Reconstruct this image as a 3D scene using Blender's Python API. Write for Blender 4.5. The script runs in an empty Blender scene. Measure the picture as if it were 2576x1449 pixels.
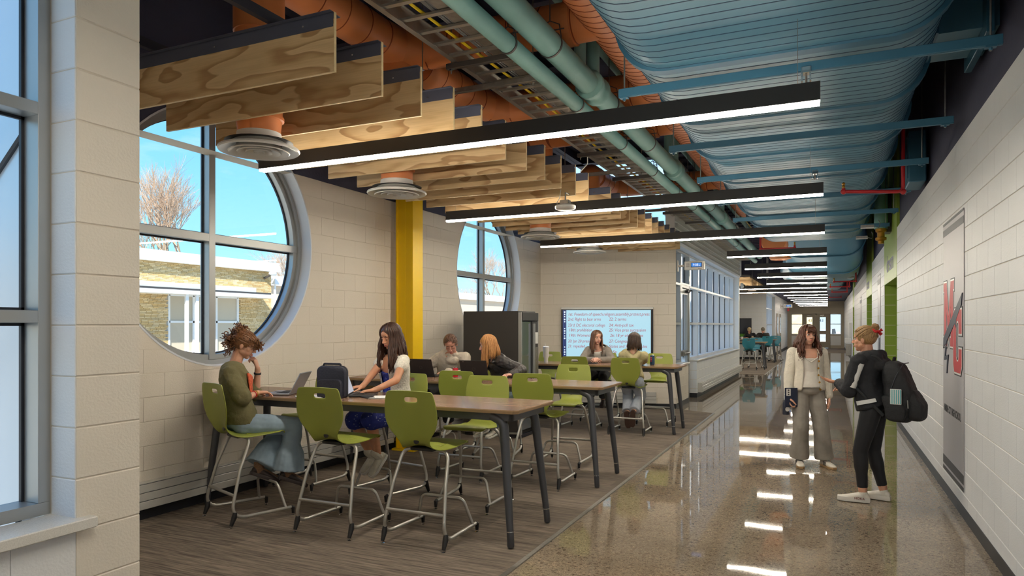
import bpy, math, random
from math import sin, cos, pi, sqrt, atan2, radians
from mathutils import Vector, Matrix
random.seed(7)
SC = bpy.context.scene
COL = SC.collection
# ------------------------------------------------------------------ camera, sky, sun, exposure
F, CX, HY, EYE = 1742.0, 1288.0, 818.0, 1.626
YAW = math.atan(795.0 / F)
S_, C_ = sin(YAW), cos(YAW)
cam_d = bpy.data.cameras.new('camera')
cam = bpy.data.objects.new('camera', cam_d); COL.objects.link(cam)
cam_d.sensor_width = 36.0; cam_d.lens = 36.0 * F / 2576.0
cam_d.shift_y = (HY - 724.5) / 2576.0
cam_d.clip_end = 500
cam.location = (0, 0, EYE); cam.rotation_euler = (pi / 2, 0, YAW)
SC.camera = cam
SC.view_settings.view_transform = 'Standard'
SC.view_settings.look = 'None'
SC.view_settings.exposure = 0.0
SC.view_settings.gamma = 1.0
SC.view_settings.use_curve_mapping = False
SC.cycles.use_denoising = True
SC.cycles.max_bounces = 7; SC.cycles.diffuse_bounces = 4; SC.cycles.glossy_bounces = 3
SC.cycles.transmission_bounces = 4; SC.cycles.transparent_max_bounces = 8
SC.cycles.caustics_reflective = False; SC.cycles.caustics_refractive = False
SC.cycles.sample_clamp_indirect = 4.0
SC.cycles.use_adaptive_sampling = True; SC.cycles.adaptive_threshold = 0.03

def nodes_of(idb):
    idb.use_nodes = True
    nt = idb.node_tree
    nt.nodes.clear()
    return nt
W = bpy.data.worlds.new('sky'); SC.world = W
nt = nodes_of(W); N = nt.nodes; L = nt.links
out = N.new('ShaderNodeOutputWorld'); bg = N.new('ShaderNodeBackground')
tc = N.new('ShaderNodeTexCoord'); sep = N.new('ShaderNodeSeparateXYZ')
L.new(tc.outputs['Generated'], sep.inputs[0])
rp = N.new('ShaderNodeValToRGB')
e = rp.color_ramp.elements
e[0].position = 0.0; e[0].color = (0.62, 0.80, 0.95, 1)
e[1].position = 0.75; e[1].color = (0.10, 0.36, 0.86, 1)
k = e.new(0.10); k.color = (0.34, 0.72, 0.97, 1)
k = e.new(0.30); k.color = (0.16, 0.52, 0.93, 1)
L.new(sep.outputs[2], rp.inputs[0])
mp = N.new('ShaderNodeMapping'); mp.inputs['Scale'].default_value = (1.6, 1.6, 5.0)
L.new(tc.outputs['Generated'], mp.inputs[0])
ns = N.new('ShaderNodeTexNoise'); ns.inputs['Scale'].default_value = 2.2; ns.inputs['Detail'].default_value = 7
L.new(mp.outputs[0], ns.inputs[0])
cr = N.new('ShaderNodeValToRGB'); cr.color_ramp.elements[0].position = 0.52; cr.color_ramp.elements[1].position = 0.80
L.new(ns.outputs[0], cr.inputs[0])
mx = N.new('ShaderNodeMixRGB'); mx.inputs[2].default_value = (0.93, 0.95, 1.0, 1)
L.new(cr.outputs[0], mx.inputs[0]); L.new(rp.outputs[0], mx.inputs[1])
L.new(mx.outputs[0], bg.inputs[0]); bg.inputs[1].default_value = 1.5
L.new(bg.outputs[0], out.inputs[0])

sun_d = bpy.data.lights.new('sun', 'SUN'); sun_d.energy = 11.0; sun_d.angle = 0.01; sun_d.color = (1.0, 0.93, 0.82)
sun = bpy.data.objects.new('sun', sun_d); COL.objects.link(sun)
sd = Vector((-0.35, 0.65, -0.67))      # travels towards the building across the court
sun.rotation_euler = sd.to_track_quat('-Z', 'Y').to_euler()

LIGHT_POWER = 74.0

# ------------------------------------------------------------------ pixel <-> place helpers (2576x1449 frame)
def onX(px, X):
    t = (px - CX) / F
    return X * (C_ + t * S_) / (t * C_ - S_)          # -> Y
def onY(px, Y):
    t = (px - CX) / F
    return Y * (t * C_ - S_) / (C_ + t * S_)          # -> X
def zof(py, X, Y):
    return EYE + (HY - py) / F * (-X * S_ + Y * C_)
def floor_pt(px, py, z=0.0):
    d = (EYE - z) * F / (py - HY); r = (px - CX) / F * d
    return (r * C_ - d * S_, r * S_ + d * C_)

# ------------------------------------------------------------------ materials
MATS = {}
def newmat(name):
    m = bpy.data.materials.new(name); nt = nodes_of(m)
    o = nt.nodes.new('ShaderNodeOutputMaterial'); b = nt.nodes.new('ShaderNodeBsdfPrincipled')
    nt.links.new(b.outputs[0], o.inputs[0]); MATS[name] = m
    return m, nt, b
def mat(name, col, rough=0.5, metal=0.0, bump=0.0, bscale=60.0, var=0.0, vscale=4.0, emit=None, es=1.0, coat=0.0, alpha=1.0, stretch=None, spec=None):
    if name in MATS: return MATS[name]
    m, nt, b = newmat(name); N = nt.nodes; L = nt.links
    b.inputs['Base Color'].default_value = (*col, 1); b.inputs['Roughness'].default_value = rough
    b.inputs['Metallic'].default_value = metal
    if spec is not None: b.inputs['Specular IOR Level'].default_value = spec
    if coat: b.inputs['Coat Weight'].default_value = coat; b.inputs['Coat Roughness'].default_value = 0.08
    if emit: b.inputs['Emission Color'].default_value = (*emit, 1); b.inputs['Emission Strength'].default_value = es
    if alpha < 1: b.inputs['Alpha'].default_value = alpha
    if bump or var:
        tc = N.new('ShaderNodeTexCoord'); mp = N.new('ShaderNodeMapping'); L.new(tc.outputs['Object'], mp.inputs[0])
        if stretch: mp.inputs['Scale'].default_value = stretch
    if bump:
        n = N.new('ShaderNodeTexNoise'); n.inputs['Scale'].default_value = bscale; n.inputs['Detail'].default_value = 3
        L.new(mp.outputs[0], n.inputs[0])
        bp = N.new('ShaderNodeBump'); bp.inputs['Strength'].default_value = bump; bp.inputs['Distance'].default_value = 0.01
        L.new(n.outputs[0], bp.inputs['Height']); L.new(bp.outputs[0], b.inputs['Normal'])
    if var:
        n = N.new('ShaderNodeTexNoise'); n.inputs['Scale'].default_value = vscale; n.inputs['Detail'].default_value = 4
        L.new(mp.outputs[0], n.inputs[0])
        r = N.new('ShaderNodeValToRGB')
        r.color_ramp.elements[0].position = 0.3; r.color_ramp.elements[1].position = 0.7
        r.color_ramp.elements[0].color = (*[max(0, c * (1 - var)) for c in col], 1)
        r.color_ramp.elements[1].color = (*[min(1, c * (1 + var)) for c in col], 1)
        L.new(n.outputs[0], r.inputs[0]); L.new(r.outputs[0], b.inputs['Base Color'])
    return m
def lin(r, g, b):
    f = lambda c: (c / 255 / 12.92) if c / 255 <= 0.04045 else ((c / 255 + 0.055) / 1.055) ** 2.4
    return (f(r), f(g), f(b))

m_block = mat('painted_block', lin(226, 217, 204), 0.5, bump=0.2, bscale=90, var=0.03, vscale=1.3)
m_block_lit = mat('painted_block_window_lit', lin(230, 231, 233), 0.5, bump=0.2, bscale=90, var=0.03, vscale=1.3)  # copy of the block paint with cool window light put into the colour
m_joint = mat('painted_joint', lin(214, 204, 188), 0.7)
m_green = mat('green_paint', lin(148, 174, 66), 0.45, bump=0.3, bscale=90, var=0.05, vscale=1.5)
m_greenj = mat('green_joint', lin(138, 162, 60), 0.6)
m_dark = mat('dark_navy_paint', lin(62, 64, 88), 0.75, bump=0.2, bscale=40, var=0.1, vscale=2)
m_base = mat('black_rubber_base', lin(34, 36, 42), 0.45)
m_alu = mat('anodised_aluminium', lin(176, 178, 178), 0.38, 0.6)
m_alu_lit = mat('aluminium_daylit', lin(214, 218, 224), 0.4)  # lighter aluminium copy, daylight on the mullions put into the colour
m_alub = mat('bright_white_reveal', lin(224, 228, 235), 0.5)
m_gask = mat('black_gasket', (0.01, 0.012, 0.02), 0.5)
m_sill = mat('speckled_sill', lin(215, 212, 206), 0.2, var=0.10, vscale=220)
m_steel = mat('galvanised_steel', lin(150, 146, 140), 0.38, 0.8, var=0.12, vscale=25)
m_strut = mat('dark_strut', lin(92, 88, 86), 0.45, 0.7)
m_tray = mat('tray_aluminium', lin(200, 196, 188), 0.33, 0.85, var=0.08, vscale=12)
m_teal = mat('teal_pipe_jacket', lin(126, 170, 165), 0.6, bump=0.15, bscale=30, var=0.06, vscale=3)
m_orange = mat('orange_duct_paint', lin(216, 132, 78), 0.5, var=0.08, vscale=2.5)
m_blue = mat('blue_duct_paint', lin(84, 134, 158), 0.42, var=0.06, vscale=1.2)
m_blued = mat('deep_blue_paint', lin(54, 104, 130), 0.45, var=0.06, vscale=2)
m_seam = mat('blue_seam', lin(22, 62, 90), 0.6)
m_oseam = mat('orange_seam', lin(140, 62, 22), 0.6)
m_red = mat('red_sprinkler_paint', lin(176, 34, 40), 0.4)
m_brass = mat('brass_fitting', lin(190, 140, 60), 0.35, 0.8)
m_yel = mat('yellow_steel_paint', lin(238, 196, 8), 0.42, var=0.03, vscale=2)
m_yelp = mat('yellow_cable', lin(235, 200, 20), 0.5)
m_black = mat('matt_black_metal', lin(42, 40, 40), 0.5)
m_fillup = mat('added_upward_glow', (1, 1, 1), 0.5, emit=(1.0, 0.93, 0.80), es=LIGHT_POWER * 0.10)  # glow for the strips added on top of the light housings
m_led = mat('lit_diffuser', (1, 1, 1), 0.5, emit=(1.0, 0.90, 0.74), es=LIGHT_POWER)
m_white = mat('white_enamel', lin(232, 230, 226), 0.35)
m_chair = mat('green_shell_plastic', lin(142, 150, 64), 0.42, bump=0.12, bscale=260, var=0.02)
m_tealchair = mat('teal_shell_plastic', lin(40, 120, 138), 0.42)
m_tube = mat('silver_tube', lin(196, 194, 188), 0.35, 0.75)
m_foot = mat('black_plastic', (0.012, 0.012, 0.014), 0.4)
m_chrome = mat('chrome', (0.85, 0.85, 0.86), 0.08, 1.0)
m_leg = mat('charcoal_leg_paint', lin(78, 80, 86), 0.35, 0.4)
m_metalpanel = mat('brushed_metal_cladding', lin(218, 224, 232), 0.32, 0.35, bump=0.1, bscale=20, stretch=(1, 1, 0.05))
m_fascia = mat('white_fascia', lin(235, 238, 242), 0.5)
m_outglass = mat('far_window_glass', lin(224, 228, 226), 0.25)
m_grass = mat('court_ground', lin(176, 172, 160), 0.9, var=0.2, vscale=0.6)
m_bark = mat('grey_bark', lin(150, 132, 112), 0.9, var=0.2, vscale=5)

def plywood():
    m, nt, b = newmat('plywood_face'); N = nt.nodes; L = nt.links
    tc = N.new('ShaderNodeTexCoord'); oi = N.new('ShaderNodeObjectInfo')
    mp = N.new('ShaderNodeMapping'); mp.inputs['Scale'].default_value = (0.9, 1.0, 3.6)
    L.new(tc.outputs['Object'], mp.inputs[0])
    mul = N.new('ShaderNodeMath'); mul.operation = 'MULTIPLY'; mul.inputs[1].default_value = 40
    L.new(oi.outputs['Random'], mul.inputs[0])
    n = N.new('ShaderNodeTexNoise'); n.noise_dimensions = '4D'; n.inputs['Scale'].default_value = 1.15
    n.inputs['Detail'].default_value = 2.5; n.inputs['Roughness'].default_value = 0.45
    L.new(mp.outputs[0], n.inputs['Vector']); L.new(mul.outputs[0], n.inputs['W'])
    m1 = N.new('ShaderNodeMath'); m1.operation = 'MULTIPLY'; m1.inputs[1].default_value = 8.0
    L.new(n.outputs[0], m1.inputs[0])
    fr = N.new('ShaderNodeMath'); fr.operation = 'FRACT'; L.new(m1.outputs[0], fr.inputs[0])
    r = N.new('ShaderNodeValToRGB'); e = r.color_ramp.elements
    a, c, d_ = lin(228, 198, 152), lin(218, 186, 138), lin(186, 148, 104)
    e[0].position = 0; e[0].color = (*a, 1); e[1].position = 1.0; e[1].color = (*a, 1)
    for p, cc in ((0.5, c), (0.78, d_), (0.90, lin(180, 144, 100)), (0.95, a)):
        q = e.new(p); q.color = (*cc, 1)
    L.new(fr.outputs[0], r.inputs[0])
    n2 = N.new('ShaderNodeTexNoise'); n2.inputs['Scale'].default_value = 60
    mp2 = N.new('ShaderNodeMapping'); mp2.inputs['Scale'].default_value = (0.06, 1, 1.5); L.new(tc.outputs['Object'], mp2.inputs[0]); L.new(mp2.outputs[0], n2.inputs[0])
    mm = N.new('ShaderNodeMixRGB'); mm.blend_type = 'MULTIPLY'; mm.inputs[0].default_value = 0.35
    r2 = N.new('ShaderNodeValToRGB'); r2.color_ramp.elements[0].color = (0.72, 0.66, 0.6, 1); r2.color_ramp.elements[0].position = .3; r2.color_ramp.elements[1].position = .6
    L.new(n2.outputs[0], r2.inputs[0]); L.new(r.outputs[0], mm.inputs[1]); L.new(r2.outputs[0], mm.inputs[2])
    L.new(mm.outputs[0], b.inputs['Base Color']); b.inputs['Roughness'].default_value = 0.5
    return m
m_ply = plywood()
m_plyedge = mat('plywood_edge', lin(222, 196, 150), 0.6, var=0.1, vscale=30)

def tabletop_mat():
    m, nt, b = newmat('walnut_laminate'); N = nt.nodes; L = nt.links
    tc = N.new('ShaderNodeTexCoord')
    mp = N.new('ShaderNodeMapping'); mp.inputs['Scale'].default_value = (0.5, 14, 1); L.new(tc.outputs['Object'], mp.inputs[0])
    n = N.new('ShaderNodeTexNoise'); n.inputs['Scale'].default_value = 3.0; n.inputs['Detail'].default_value = 6; L.new(mp.outputs[0], n.inputs[0])
    r = N.new('ShaderNodeValToRGB'); e = r.color_ramp.elements
    e[0].position = .3; e[0].color = (*lin(124, 92, 72), 1); e[1].position = .72; e[1].color = (*lin(176, 142, 116), 1)
    L.new(n.outputs[0], r.inputs[0]); L.new(r.outputs[0], b.inputs['Base Color'])
    b.inputs['Roughness'].default_value = 0.2
    return m
m_top = tabletop_mat()
m_topedge = mat('light_ply_edge_band', lin(190, 160, 124), 0.4)

def concrete():
    m, nt, b = newmat('polished_concrete'); N = nt.nodes; L = nt.links
    tc = N.new('ShaderNodeTexCoord')
    v = N.new('ShaderNodeTexVoronoi'); v.inputs['Scale'].default_value = 160; L.new(tc.outputs['Object'], v.inputs[0])
    v2 = N.new('ShaderNodeTexVoronoi'); v2.inputs['Scale'].default_value = 60; L.new(tc.outputs['Object'], v2.inputs[0])
    n = N.new('ShaderNodeTexNoise'); n.inputs['Scale'].default_value = 0.9; n.inputs['Detail'].default_value = 6; L.new(tc.outputs['Object'], n.inputs[0])
    r = N.new('ShaderNodeValToRGB'); e = r.color_ramp.elements
    e[0].position = .3; e[0].color = (*lin(122, 110, 95), 1); e[1].position = .7; e[1].color = (*lin(154, 140, 123), 1)
    L.new(n.outputs[0], r.inputs[0])
    sp = N.new('ShaderNodeSeparateColor'); L.new(v.outputs['Color'], sp.inputs[0])
    r1 = N.new('ShaderNodeValToRGB'); r1.color_ramp.interpolation = 'CONSTANT'; e = r1.color_ramp.elements
    e[0].position = 0; e[0].color = (.5, .48, .46, 1); e[1].position = .14; e[1].color = (.88, .87, .86, 1)
    k = e.new(.5); k.color = (1.05, 1.02, .98, 1); k = e.new(.84); k.color = (1.22, 1.2, 1.16, 1); k = e.new(.97); k.color = (1.6, 1.55, 1.48, 1)
    L.new(sp.outputs[0], r1.inputs[0])
    mm = N.new('ShaderNodeMixRGB'); mm.blend_type = 'MULTIPLY'; mm.inputs[0].default_value = 0.85
    L.new(r.outputs[0], mm.inputs[1]); L.new(r1.outputs[0], mm.inputs[2])
    sp2 = N.new('ShaderNodeSeparateColor'); L.new(v2.outputs['Color'], sp2.inputs[0])
    r3 = N.new('ShaderNodeValToRGB'); r3.color_ramp.interpolation = 'CONSTANT'; e = r3.color_ramp.elements
    e[0].position = 0; e[0].color = (.55, .52, .5, 1); e[1].position = .10; e[1].color = (1, 1, 1, 1)
    k = e.new(.93); k.color = (1.3, 1.26, 1.2, 1)
    L.new(sp2.outputs[0], r3.inputs[0])
    m2 = N.new('ShaderNodeMixRGB'); m2.blend_type = 'MULTIPLY'; m2.inputs[0].default_value = 0.8
    L.new(mm.outputs[0], m2.inputs[1]); L.new(r3.outputs[0], m2.inputs[2])
    L.new(m2.outputs[0], b.inputs['Base Color'])
    n4 = N.new('ShaderNodeTexNoise'); n4.inputs['Scale'].default_value = 1.6; n4.inputs['Detail'].default_value = 2; L.new(tc.outputs['Object'], n4.inputs[0])
    bp = N.new('ShaderNodeBump'); bp.inputs['Strength'].default_value = 0.05; bp.inputs['Distance'].default_value = 0.012
    L.new(n4.outputs[0], bp.inputs['Height']); L.new(bp.outputs[0], b.inputs['Normal'])
    b.inputs['Roughness'].default_value = 0.03
    b.inputs['Specular IOR Level'].default_value = 0.34
    return m
m_conc = concrete()
def carpet_mat():
    m, nt, b = newmat('carpet_pile'); N = nt.nodes; L = nt.links
    tc = N.new('ShaderNodeTexCoord')
    mp = N.new('ShaderNodeMapping'); mp.inputs['Scale'].default_value = (1.3, 26, 1); L.new(tc.outputs['Object'], mp.inputs[0])
    n = N.new('ShaderNodeTexNoise'); n.inputs['Scale'].default_value = 2.0; n.inputs['Detail'].default_value = 8; n.inputs['Roughness'].default_value = .7; L.new(mp.outputs[0], n.inputs[0])
    br = N.new('ShaderNodeTexBrick'); br.inputs['Scale'].default_value = 1.0; br.inputs['Brick Width'].default_value = 1.0; br.inputs['Row Height'].default_value = .25
    br.inputs['Color1'].default_value = (.82, .82, .82, 1); br.inputs['Color2'].default_value = (1.12, 1.1, 1.08, 1); br.inputs['Mortar'].default_value = (.9, .9, .9, 1); br.inputs['Mortar Size'].default_value = .002
    L.new(tc.outputs['Object'], br.inputs[0])
    r = N.new('ShaderNodeValToRGB'); e = r.color_ramp.elements
    e[0].position = .32; e[0].color = (*lin(72, 66, 61), 1); e[1].position = .72; e[1].color = (*lin(154, 141, 128), 1)
    L.new(n.outputs[0], r.inputs[0])
    mm = N.new('ShaderNodeMixRGB'); mm.blend_type = 'MULTIPLY'; mm.inputs[0].default_value = 1
    L.new(r.outputs[0], mm.inputs[1]); L.new(br.outputs[0], mm.inputs[2]); L.new(mm.outputs[0], b.inputs['Base Color'])
    f = N.new('ShaderNodeTexNoise'); f.inputs['Scale'].default_value = 380; L.new(tc.outputs['Object'], f.inputs[0])
    bp = N.new('ShaderNodeBump'); bp.inputs['Strength'].default_value = .5; bp.inputs['Distance'].default_value = .004
    L.new(f.outputs[0], bp.inputs['Height']); L.new(bp.outputs[0], b.inputs['Normal'])
    b.inputs['Roughness'].default_value = 0.95; b.inputs['Specular IOR Level'].default_value = .1
    return m
m_carpet = carpet_mat()
def glass_mat():
    m = bpy.data.materials.new('clear_glass'); nt = nodes_of(m); N = nt.nodes; L = nt.links
    o = N.new('ShaderNodeOutputMaterial'); t = N.new('ShaderNodeBsdfTransparent'); g = N.new('ShaderNodeBsdfGlossy'); x = N.new('ShaderNodeMixShader')
    lw = N.new('ShaderNodeLayerWeight'); lw.inputs[0].default_value = .5; pw = N.new('ShaderNodeMath'); pw.operation = 'POWER'; pw.inputs[1].default_value = 5.0
    ml = N.new('ShaderNodeMath'); ml.operation = 'MULTIPLY_ADD'; ml.inputs[1].default_value = .6; ml.inputs[2].default_value = .025
    L.new(lw.outputs['Facing'], pw.inputs[0]); L.new(pw.outputs[0], ml.inputs[0])
    g.inputs['Roughness'].default_value = .01; t.inputs[0].default_value = (.97, .985, .985, 1)
    L.new(ml.outputs[0], x.inputs[0]); L.new(t.outputs[0], x.inputs[1]); L.new(g.outputs[0], x.inputs[2]); L.new(x.outputs[0], o.inputs[0])
    return m
m_glass = glass_mat()

# ------------------------------------------------------------------ mesh builder
class MB:
    def __init__(s): s.v = []; s.f = []; s.mi = []
    def box(s, x0, x1, y0, y1, z0, z1, mi=0):
        b = len(s.v)
        s.v += [(x0, y0, z0), (x1, y0, z0), (x1, y1, z0), (x0, y1, z0), (x0, y0, z1), (x1, y0, z1), (x1, y1, z1), (x0, y1, z1)]
        for q in ((0, 3, 2, 1), (4, 5, 6, 7), (0, 1, 5, 4), (1, 2, 6, 5), (2, 3, 7, 6), (3, 0, 4, 7)):
            s.f.append(tuple(b + i for i in q)); s.mi.append(mi)
        return s
    def cbox(s, x0, x1, y0, y1, z0, z1, c=0.005, mi=0):       # box with bevelled long edges (lofted z)
        def ring(ix, z):
            return [(x0 + ix, y0 + 0, z), (x1 - ix, y0, z), (x1, y0 + ix, z), (x1, y1 - ix, z), (x1 - ix, y1, z), (x0 + ix, y1, z), (x0, y1 - ix, z), (x0, y0 + ix, z)]
        def shr(r, k):
            cx = (x0 + x1) / 2; cy = (y0 + y1) / 2
            return [(p[0] - k * (1 if p[0] > cx else -1), p[1] - k * (1 if p[1] > cy else -1), p[2]) for p in r]
        rs = [shr(ring(c, z0), c), ring(c, z0 + c), ring(c, z1 - c), shr(ring(c, z1), c)]
        s.loft(rs, closed=True, caps=True, mi=mi); return s
    def loft(s, rings, closed=True, caps=True, mi=0, wrap=False):
        b = len(s.v); n = len(rings[0])
        for r in rings: s.v += [tuple(p) for p in r]
        m = len(rings)
        for i in range(m if wrap else m - 1):
            j = (i + 1) % m
            for k in range(n if closed else n - 1):
                l = (k + 1) % n
                s.f.append((b + i * n + k, b + i * n + l, b + j * n + l, b + j * n + k)); s.mi.append(mi)
        if caps and not wrap:
            s.f.append(tuple(b + k for k in range(n - 1, -1, -1))); s.mi.append(mi)
            s.f.append(tuple(b + (m - 1) * n + k for k in range(n))); s.mi.append(mi)
        return s
    def tube(s, pts, r, n=10, mi=0, caps=True, wrap=False):
        P = [Vector(p) for p in pts]; m = len(P)
        rr = r if isinstance(r, (list, tuple)) else [r] * m
        T = []
        for i in range(m):
            a = P[(i - 1) % m] if (wrap or i > 0) else P[i]; c = P[(i + 1) % m] if (wrap or i < m - 1) else P[i]
            t = (c - a); T.append(t.normalized() if t.length > 1e-9 else Vector((0, 0, 1)))
        up = Vector((0, 0, 1)) if abs(T[0].z) < 0.9 else Vector((1, 0, 0))
        nv = T[0].cross(up).normalized(); rings = []
        for i in range(m):
            nv = (nv - T[i] * nv.dot(T[i]))
            nv = nv.normalized() if nv.length > 1e-6 else T[i].orthogonal().normalized()
            bv = T[i].cross(nv)
            rings.append([P[i] + (nv * cos(2 * pi * k / n) + bv * sin(2 * pi * k / n)) * rr[i] for k in range(n)])
        return s.loft(rings, True, caps, mi, wrap)
    def lathe(s, prof, c=(0, 0, 0), n=24, mi=0, caps=True, axis='z'):
        rings = []
        for r, z in prof:
            ring = []
            for k in range(n):
                a = 2 * pi * k / n
                if axis == 'z': ring.append((c[0] + r * cos(a), c[1] + r * sin(a), c[2] + z))
                elif axis == 'y': ring.append((c[0] + r * sin(a), c[1] + z, c[2] + r * cos(a)))
                else: ring.append((c[0] + z, c[1] + r * cos(a), c[2] + r * sin(a)))
            rings.append(ring)
        return s.loft(rings, True, caps, mi)
    def ell(s, c, rx, ry, rz, n=16, m=10, mi=0, M=None):
        rings = []
        for i in range(m + 1):
            ph = -pi / 2 + pi * (0.02 + 0.96 * i / m); ring = []
            for k in range(n):
                a = 2 * pi * k / n
                p = Vector((rx * cos(ph) * cos(a), ry * cos(ph) * sin(a), rz * sin(ph)))
                if M: p = M @ p
                ring.append(Vector(c) + p)
            rings.append(ring)
        return s.loft(rings, True, True, mi)
    def prism(s, poly, z0, z1, mi=0, f=None):      # poly: list of 2D; f maps (a,b,h)->xyz
        f = f or (lambda a, b, h: (a, b, h))
        b = len(s.v); n = len(poly)
        s.v += [f(a, c, z0) for a, c in poly] + [f(a, c, z1) for a, c in poly]
        s.f.append(tuple(b + k for k in range(n - 1, -1, -1))); s.f.append(tuple(b + n + k for k in range(n))); s.mi += [mi, mi]
        for k in range(n):
            l = (k + 1) % n
            s.f.append((b + k, b + l, b + n + l, b + n + k)); s.mi.append(mi)
        return s
    def mesh(s, name, mats=None, smooth=False):
        me = bpy.data.meshes.new(name); me.from_pydata([tuple(p) for p in s.v], [], s.f)
        for m in (mats if isinstance(mats, (list, tuple)) else [mats]):
            if m: me.materials.append(m)
        if any(s.mi): me.polygons.foreach_set('material_index', s.mi)
        if smooth:
            me.polygons.foreach_set('use_smooth', [True] * len(me.polygons))
            try: me.set_sharp_from_angle(angle=smooth if isinstance(smooth, float) else radians(40))
            except Exception: pass
        me.update(); return me
    def obj(s, name, mats=None, parent=None, smooth=False, loc=None):
        return link(name, s.mesh(name, mats, smooth), parent, loc)
def link(name, data, parent=None, loc=None):
    o = bpy.data.objects.new(name, data); COL.objects.link(o)
    if parent: o.parent = parent
    if loc: o.location = loc
    return o
def thing(name, label, cat, loc=(0, 0, 0), rz=0.0, group=None):
    o = bpy.data.objects.new(name, None); COL.objects.link(o); o.location = loc; o.rotation_euler = (0, 0, rz)
    o.empty_display_size = .1
    return tag(o, label, cat, group)
def tag(o, label, cat, group=None):
    o['label'] = label; o['category'] = cat
    if group: o['group'] = group
    return o
def struct(o): o['kind'] = 'structure'; return o
def dup(root, loc, rz=None, label=None):
    r = root.copy(); COL.objects.link(r); r.location = loc
    if rz is not None: r.rotation_euler = (0, 0, rz)
    if label: r['label'] = label
    for ch in root.children:
        c = ch.copy(); COL.objects.link(c); c.parent = r
        for g in ch.children:
            d = g.copy(); COL.objects.link(d); d.parent = c
    return r
def fillet(pts, r, seg=6):
    P = [Vector(p) for p in pts]; o = [P[0]]
    for i in range(1, len(P) - 1):
        a = (P[i - 1] - P[i]); c = (P[i + 1] - P[i]); ri = r[i - 1] if isinstance(r, (list, tuple)) else r
        la, lc = a.length, c.length; a.normalize(); c.normalize()
        ang = a.angle(c); t = min(ri / math.tan(ang / 2), la * .48, lc * .48)
        p0 = P[i] + a * t; p1 = P[i] + c * t
        for k in range(seg + 1):
            u = k / seg
            o.append(p0 * (1 - u) ** 2 + P[i] * 2 * u * (1 - u) + p1 * u * u)
    o.append(P[-1]); return o
def text(body, size, M, m, parent=None, name='lettering', ext=0.001, align='LEFT', shear=0, sx=1.0, off=0.0):
    cu = bpy.data.curves.new(name, 'FONT'); cu.body = body; cu.size = size; cu.extrude = ext; cu.align_x = align; cu.shear = shear; cu.offset = off
    cu.resolution_u = 3
    tmp = bpy.data.objects.new('tmp', cu); COL.objects.link(tmp); bpy.context.view_layer.update()
    me = bpy.data.meshes.new_from_object(tmp.evaluated_get(bpy.context.evaluated_depsgraph_get()))
    bpy.data.objects.remove(tmp); me.materials.clear(); me.materials.append(m)
    o = bpy.data.objects.new(name, me); COL.objects.link(o)
    if parent: o.parent = parent
    o.matrix_local = M @ Matrix.Diagonal((sx, 1, 1, 1)); return o
def frameM(o, x, y):   # matrix with local x,y axes and origin o
    x = Vector(x).normalized(); y = Vector(y).normalized(); z = x.cross(y)
    M = Matrix((x, y, z)).transposed().to_4x4(); M.translation = Vector(o); return M
# ------------------------------------------------------------------ the room shell
BW, BH, JT = 0.4064, 0.2032, 0.004
def strips(u0, u1, z0, z1, circ):
    """rectangle minus a circle as vertical strips (ua, za0, za1, ub, zb0, zb1)"""
    if not circ: return [(u0, z0, z1, u1, z0, z1)]
    uc, zc, R = circ
    if u1 <= uc - R or u0 >= uc + R or z0 >= zc + R or z1 <= zc - R: return [(u0, z0, z1, u1, z0, z1)]
    cuts = {u0, u1}
    n = max(2, int((u1 - u0) / 0.05))
    for k in range(n + 1): cuts.add(u0 + (u1 - u0) * k / n)
    for z in (z0, z1):
        if abs(z - zc) < R:
            h = sqrt(R * R - (z - zc) ** 2)
            for q in (uc - h, uc + h):
                if u0 < q < u1: cuts.add(q)
    for q in (uc - R, uc + R):
        if u0 < q < u1: cuts.add(q)
    cu = sorted(cuts); res = []
    hh = lambda u: sqrt(max(0, R * R - (u - uc) ** 2))
    for a, b in zip(cu, cu[1:]):
        if b - a < 1e-5: continue
        if b <= uc - R + 1e-6 or a >= uc + R - 1e-6: res.append((a, z0, z1, b, z0, z1)); continue
        la, lb = min(z1, zc - hh(a)), min(z1, zc - hh(b))
        if la > z0 + 1e-4 or lb > z0 + 1e-4: res.append((a, z0, max(z0, la), b, z0, max(z0, lb)))
        ha, hb = max(z0, zc + hh(a)), max(z0, zc + hh(b))
        if ha < z1 - 1e-4 or hb < z1 - 1e-4: res.append((a, min(z1, ha), z1, b, min(z1, hb), z1))
    return res
def put_strips(mb, st, y0, y1=None, mi=0):
    for a, za0, za1, b, zb0, zb1 in st:
        i = len(mb.v)
        mb.v += [(a, y0, za0), (b, y0, zb0), (b, y0, zb1), (a, y0, za1)]
        mb.f.append((i, i + 1, i + 2, i + 3)); mb.mi.append(mi)
        if y1 is not None:
            mb.v += [(a, y1, za0), (b, y1, zb0), (b, y1, zb1), (a, y1, za1)]
            mb.f.append((i + 7, i + 6, i + 5, i + 4)); mb.mi.append(mi)
            for p, q in ((0, 1), (1, 2), (2, 3), (3, 0)):
                mb.f.append((i + q, i + p, i + p + 4, i + q + 4)); mb.mi.append(mi)
def block_mb(w, h, mb=None, ox=0, oz=0, dep=0.006, c=0.0032):
    mb = mb or MB(); b = len(mb.v)
    for k, y in ((0, dep), (0, 0.0022), (c, -0.001)):
        q = k * .3
        mb.v += [(ox + q, y, oz + k), (ox + w - q, y, oz + k), (ox + w - q, y, oz + h - k), (ox + q, y, oz + h - k)]
    for r in range(2):
        for k in range(4):
            l = (k + 1) % 4
            mb.f.append((b + r * 4 + k, b + r * 4 + l, b + r * 4 + 4 + l, b + r * 4 + 4 + k)); mb.mi.append(0)
    mb.f.append((b + 8, b + 9, b + 10, b + 11)); mb.mi.append(0)
    return mb
BM = {}
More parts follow.
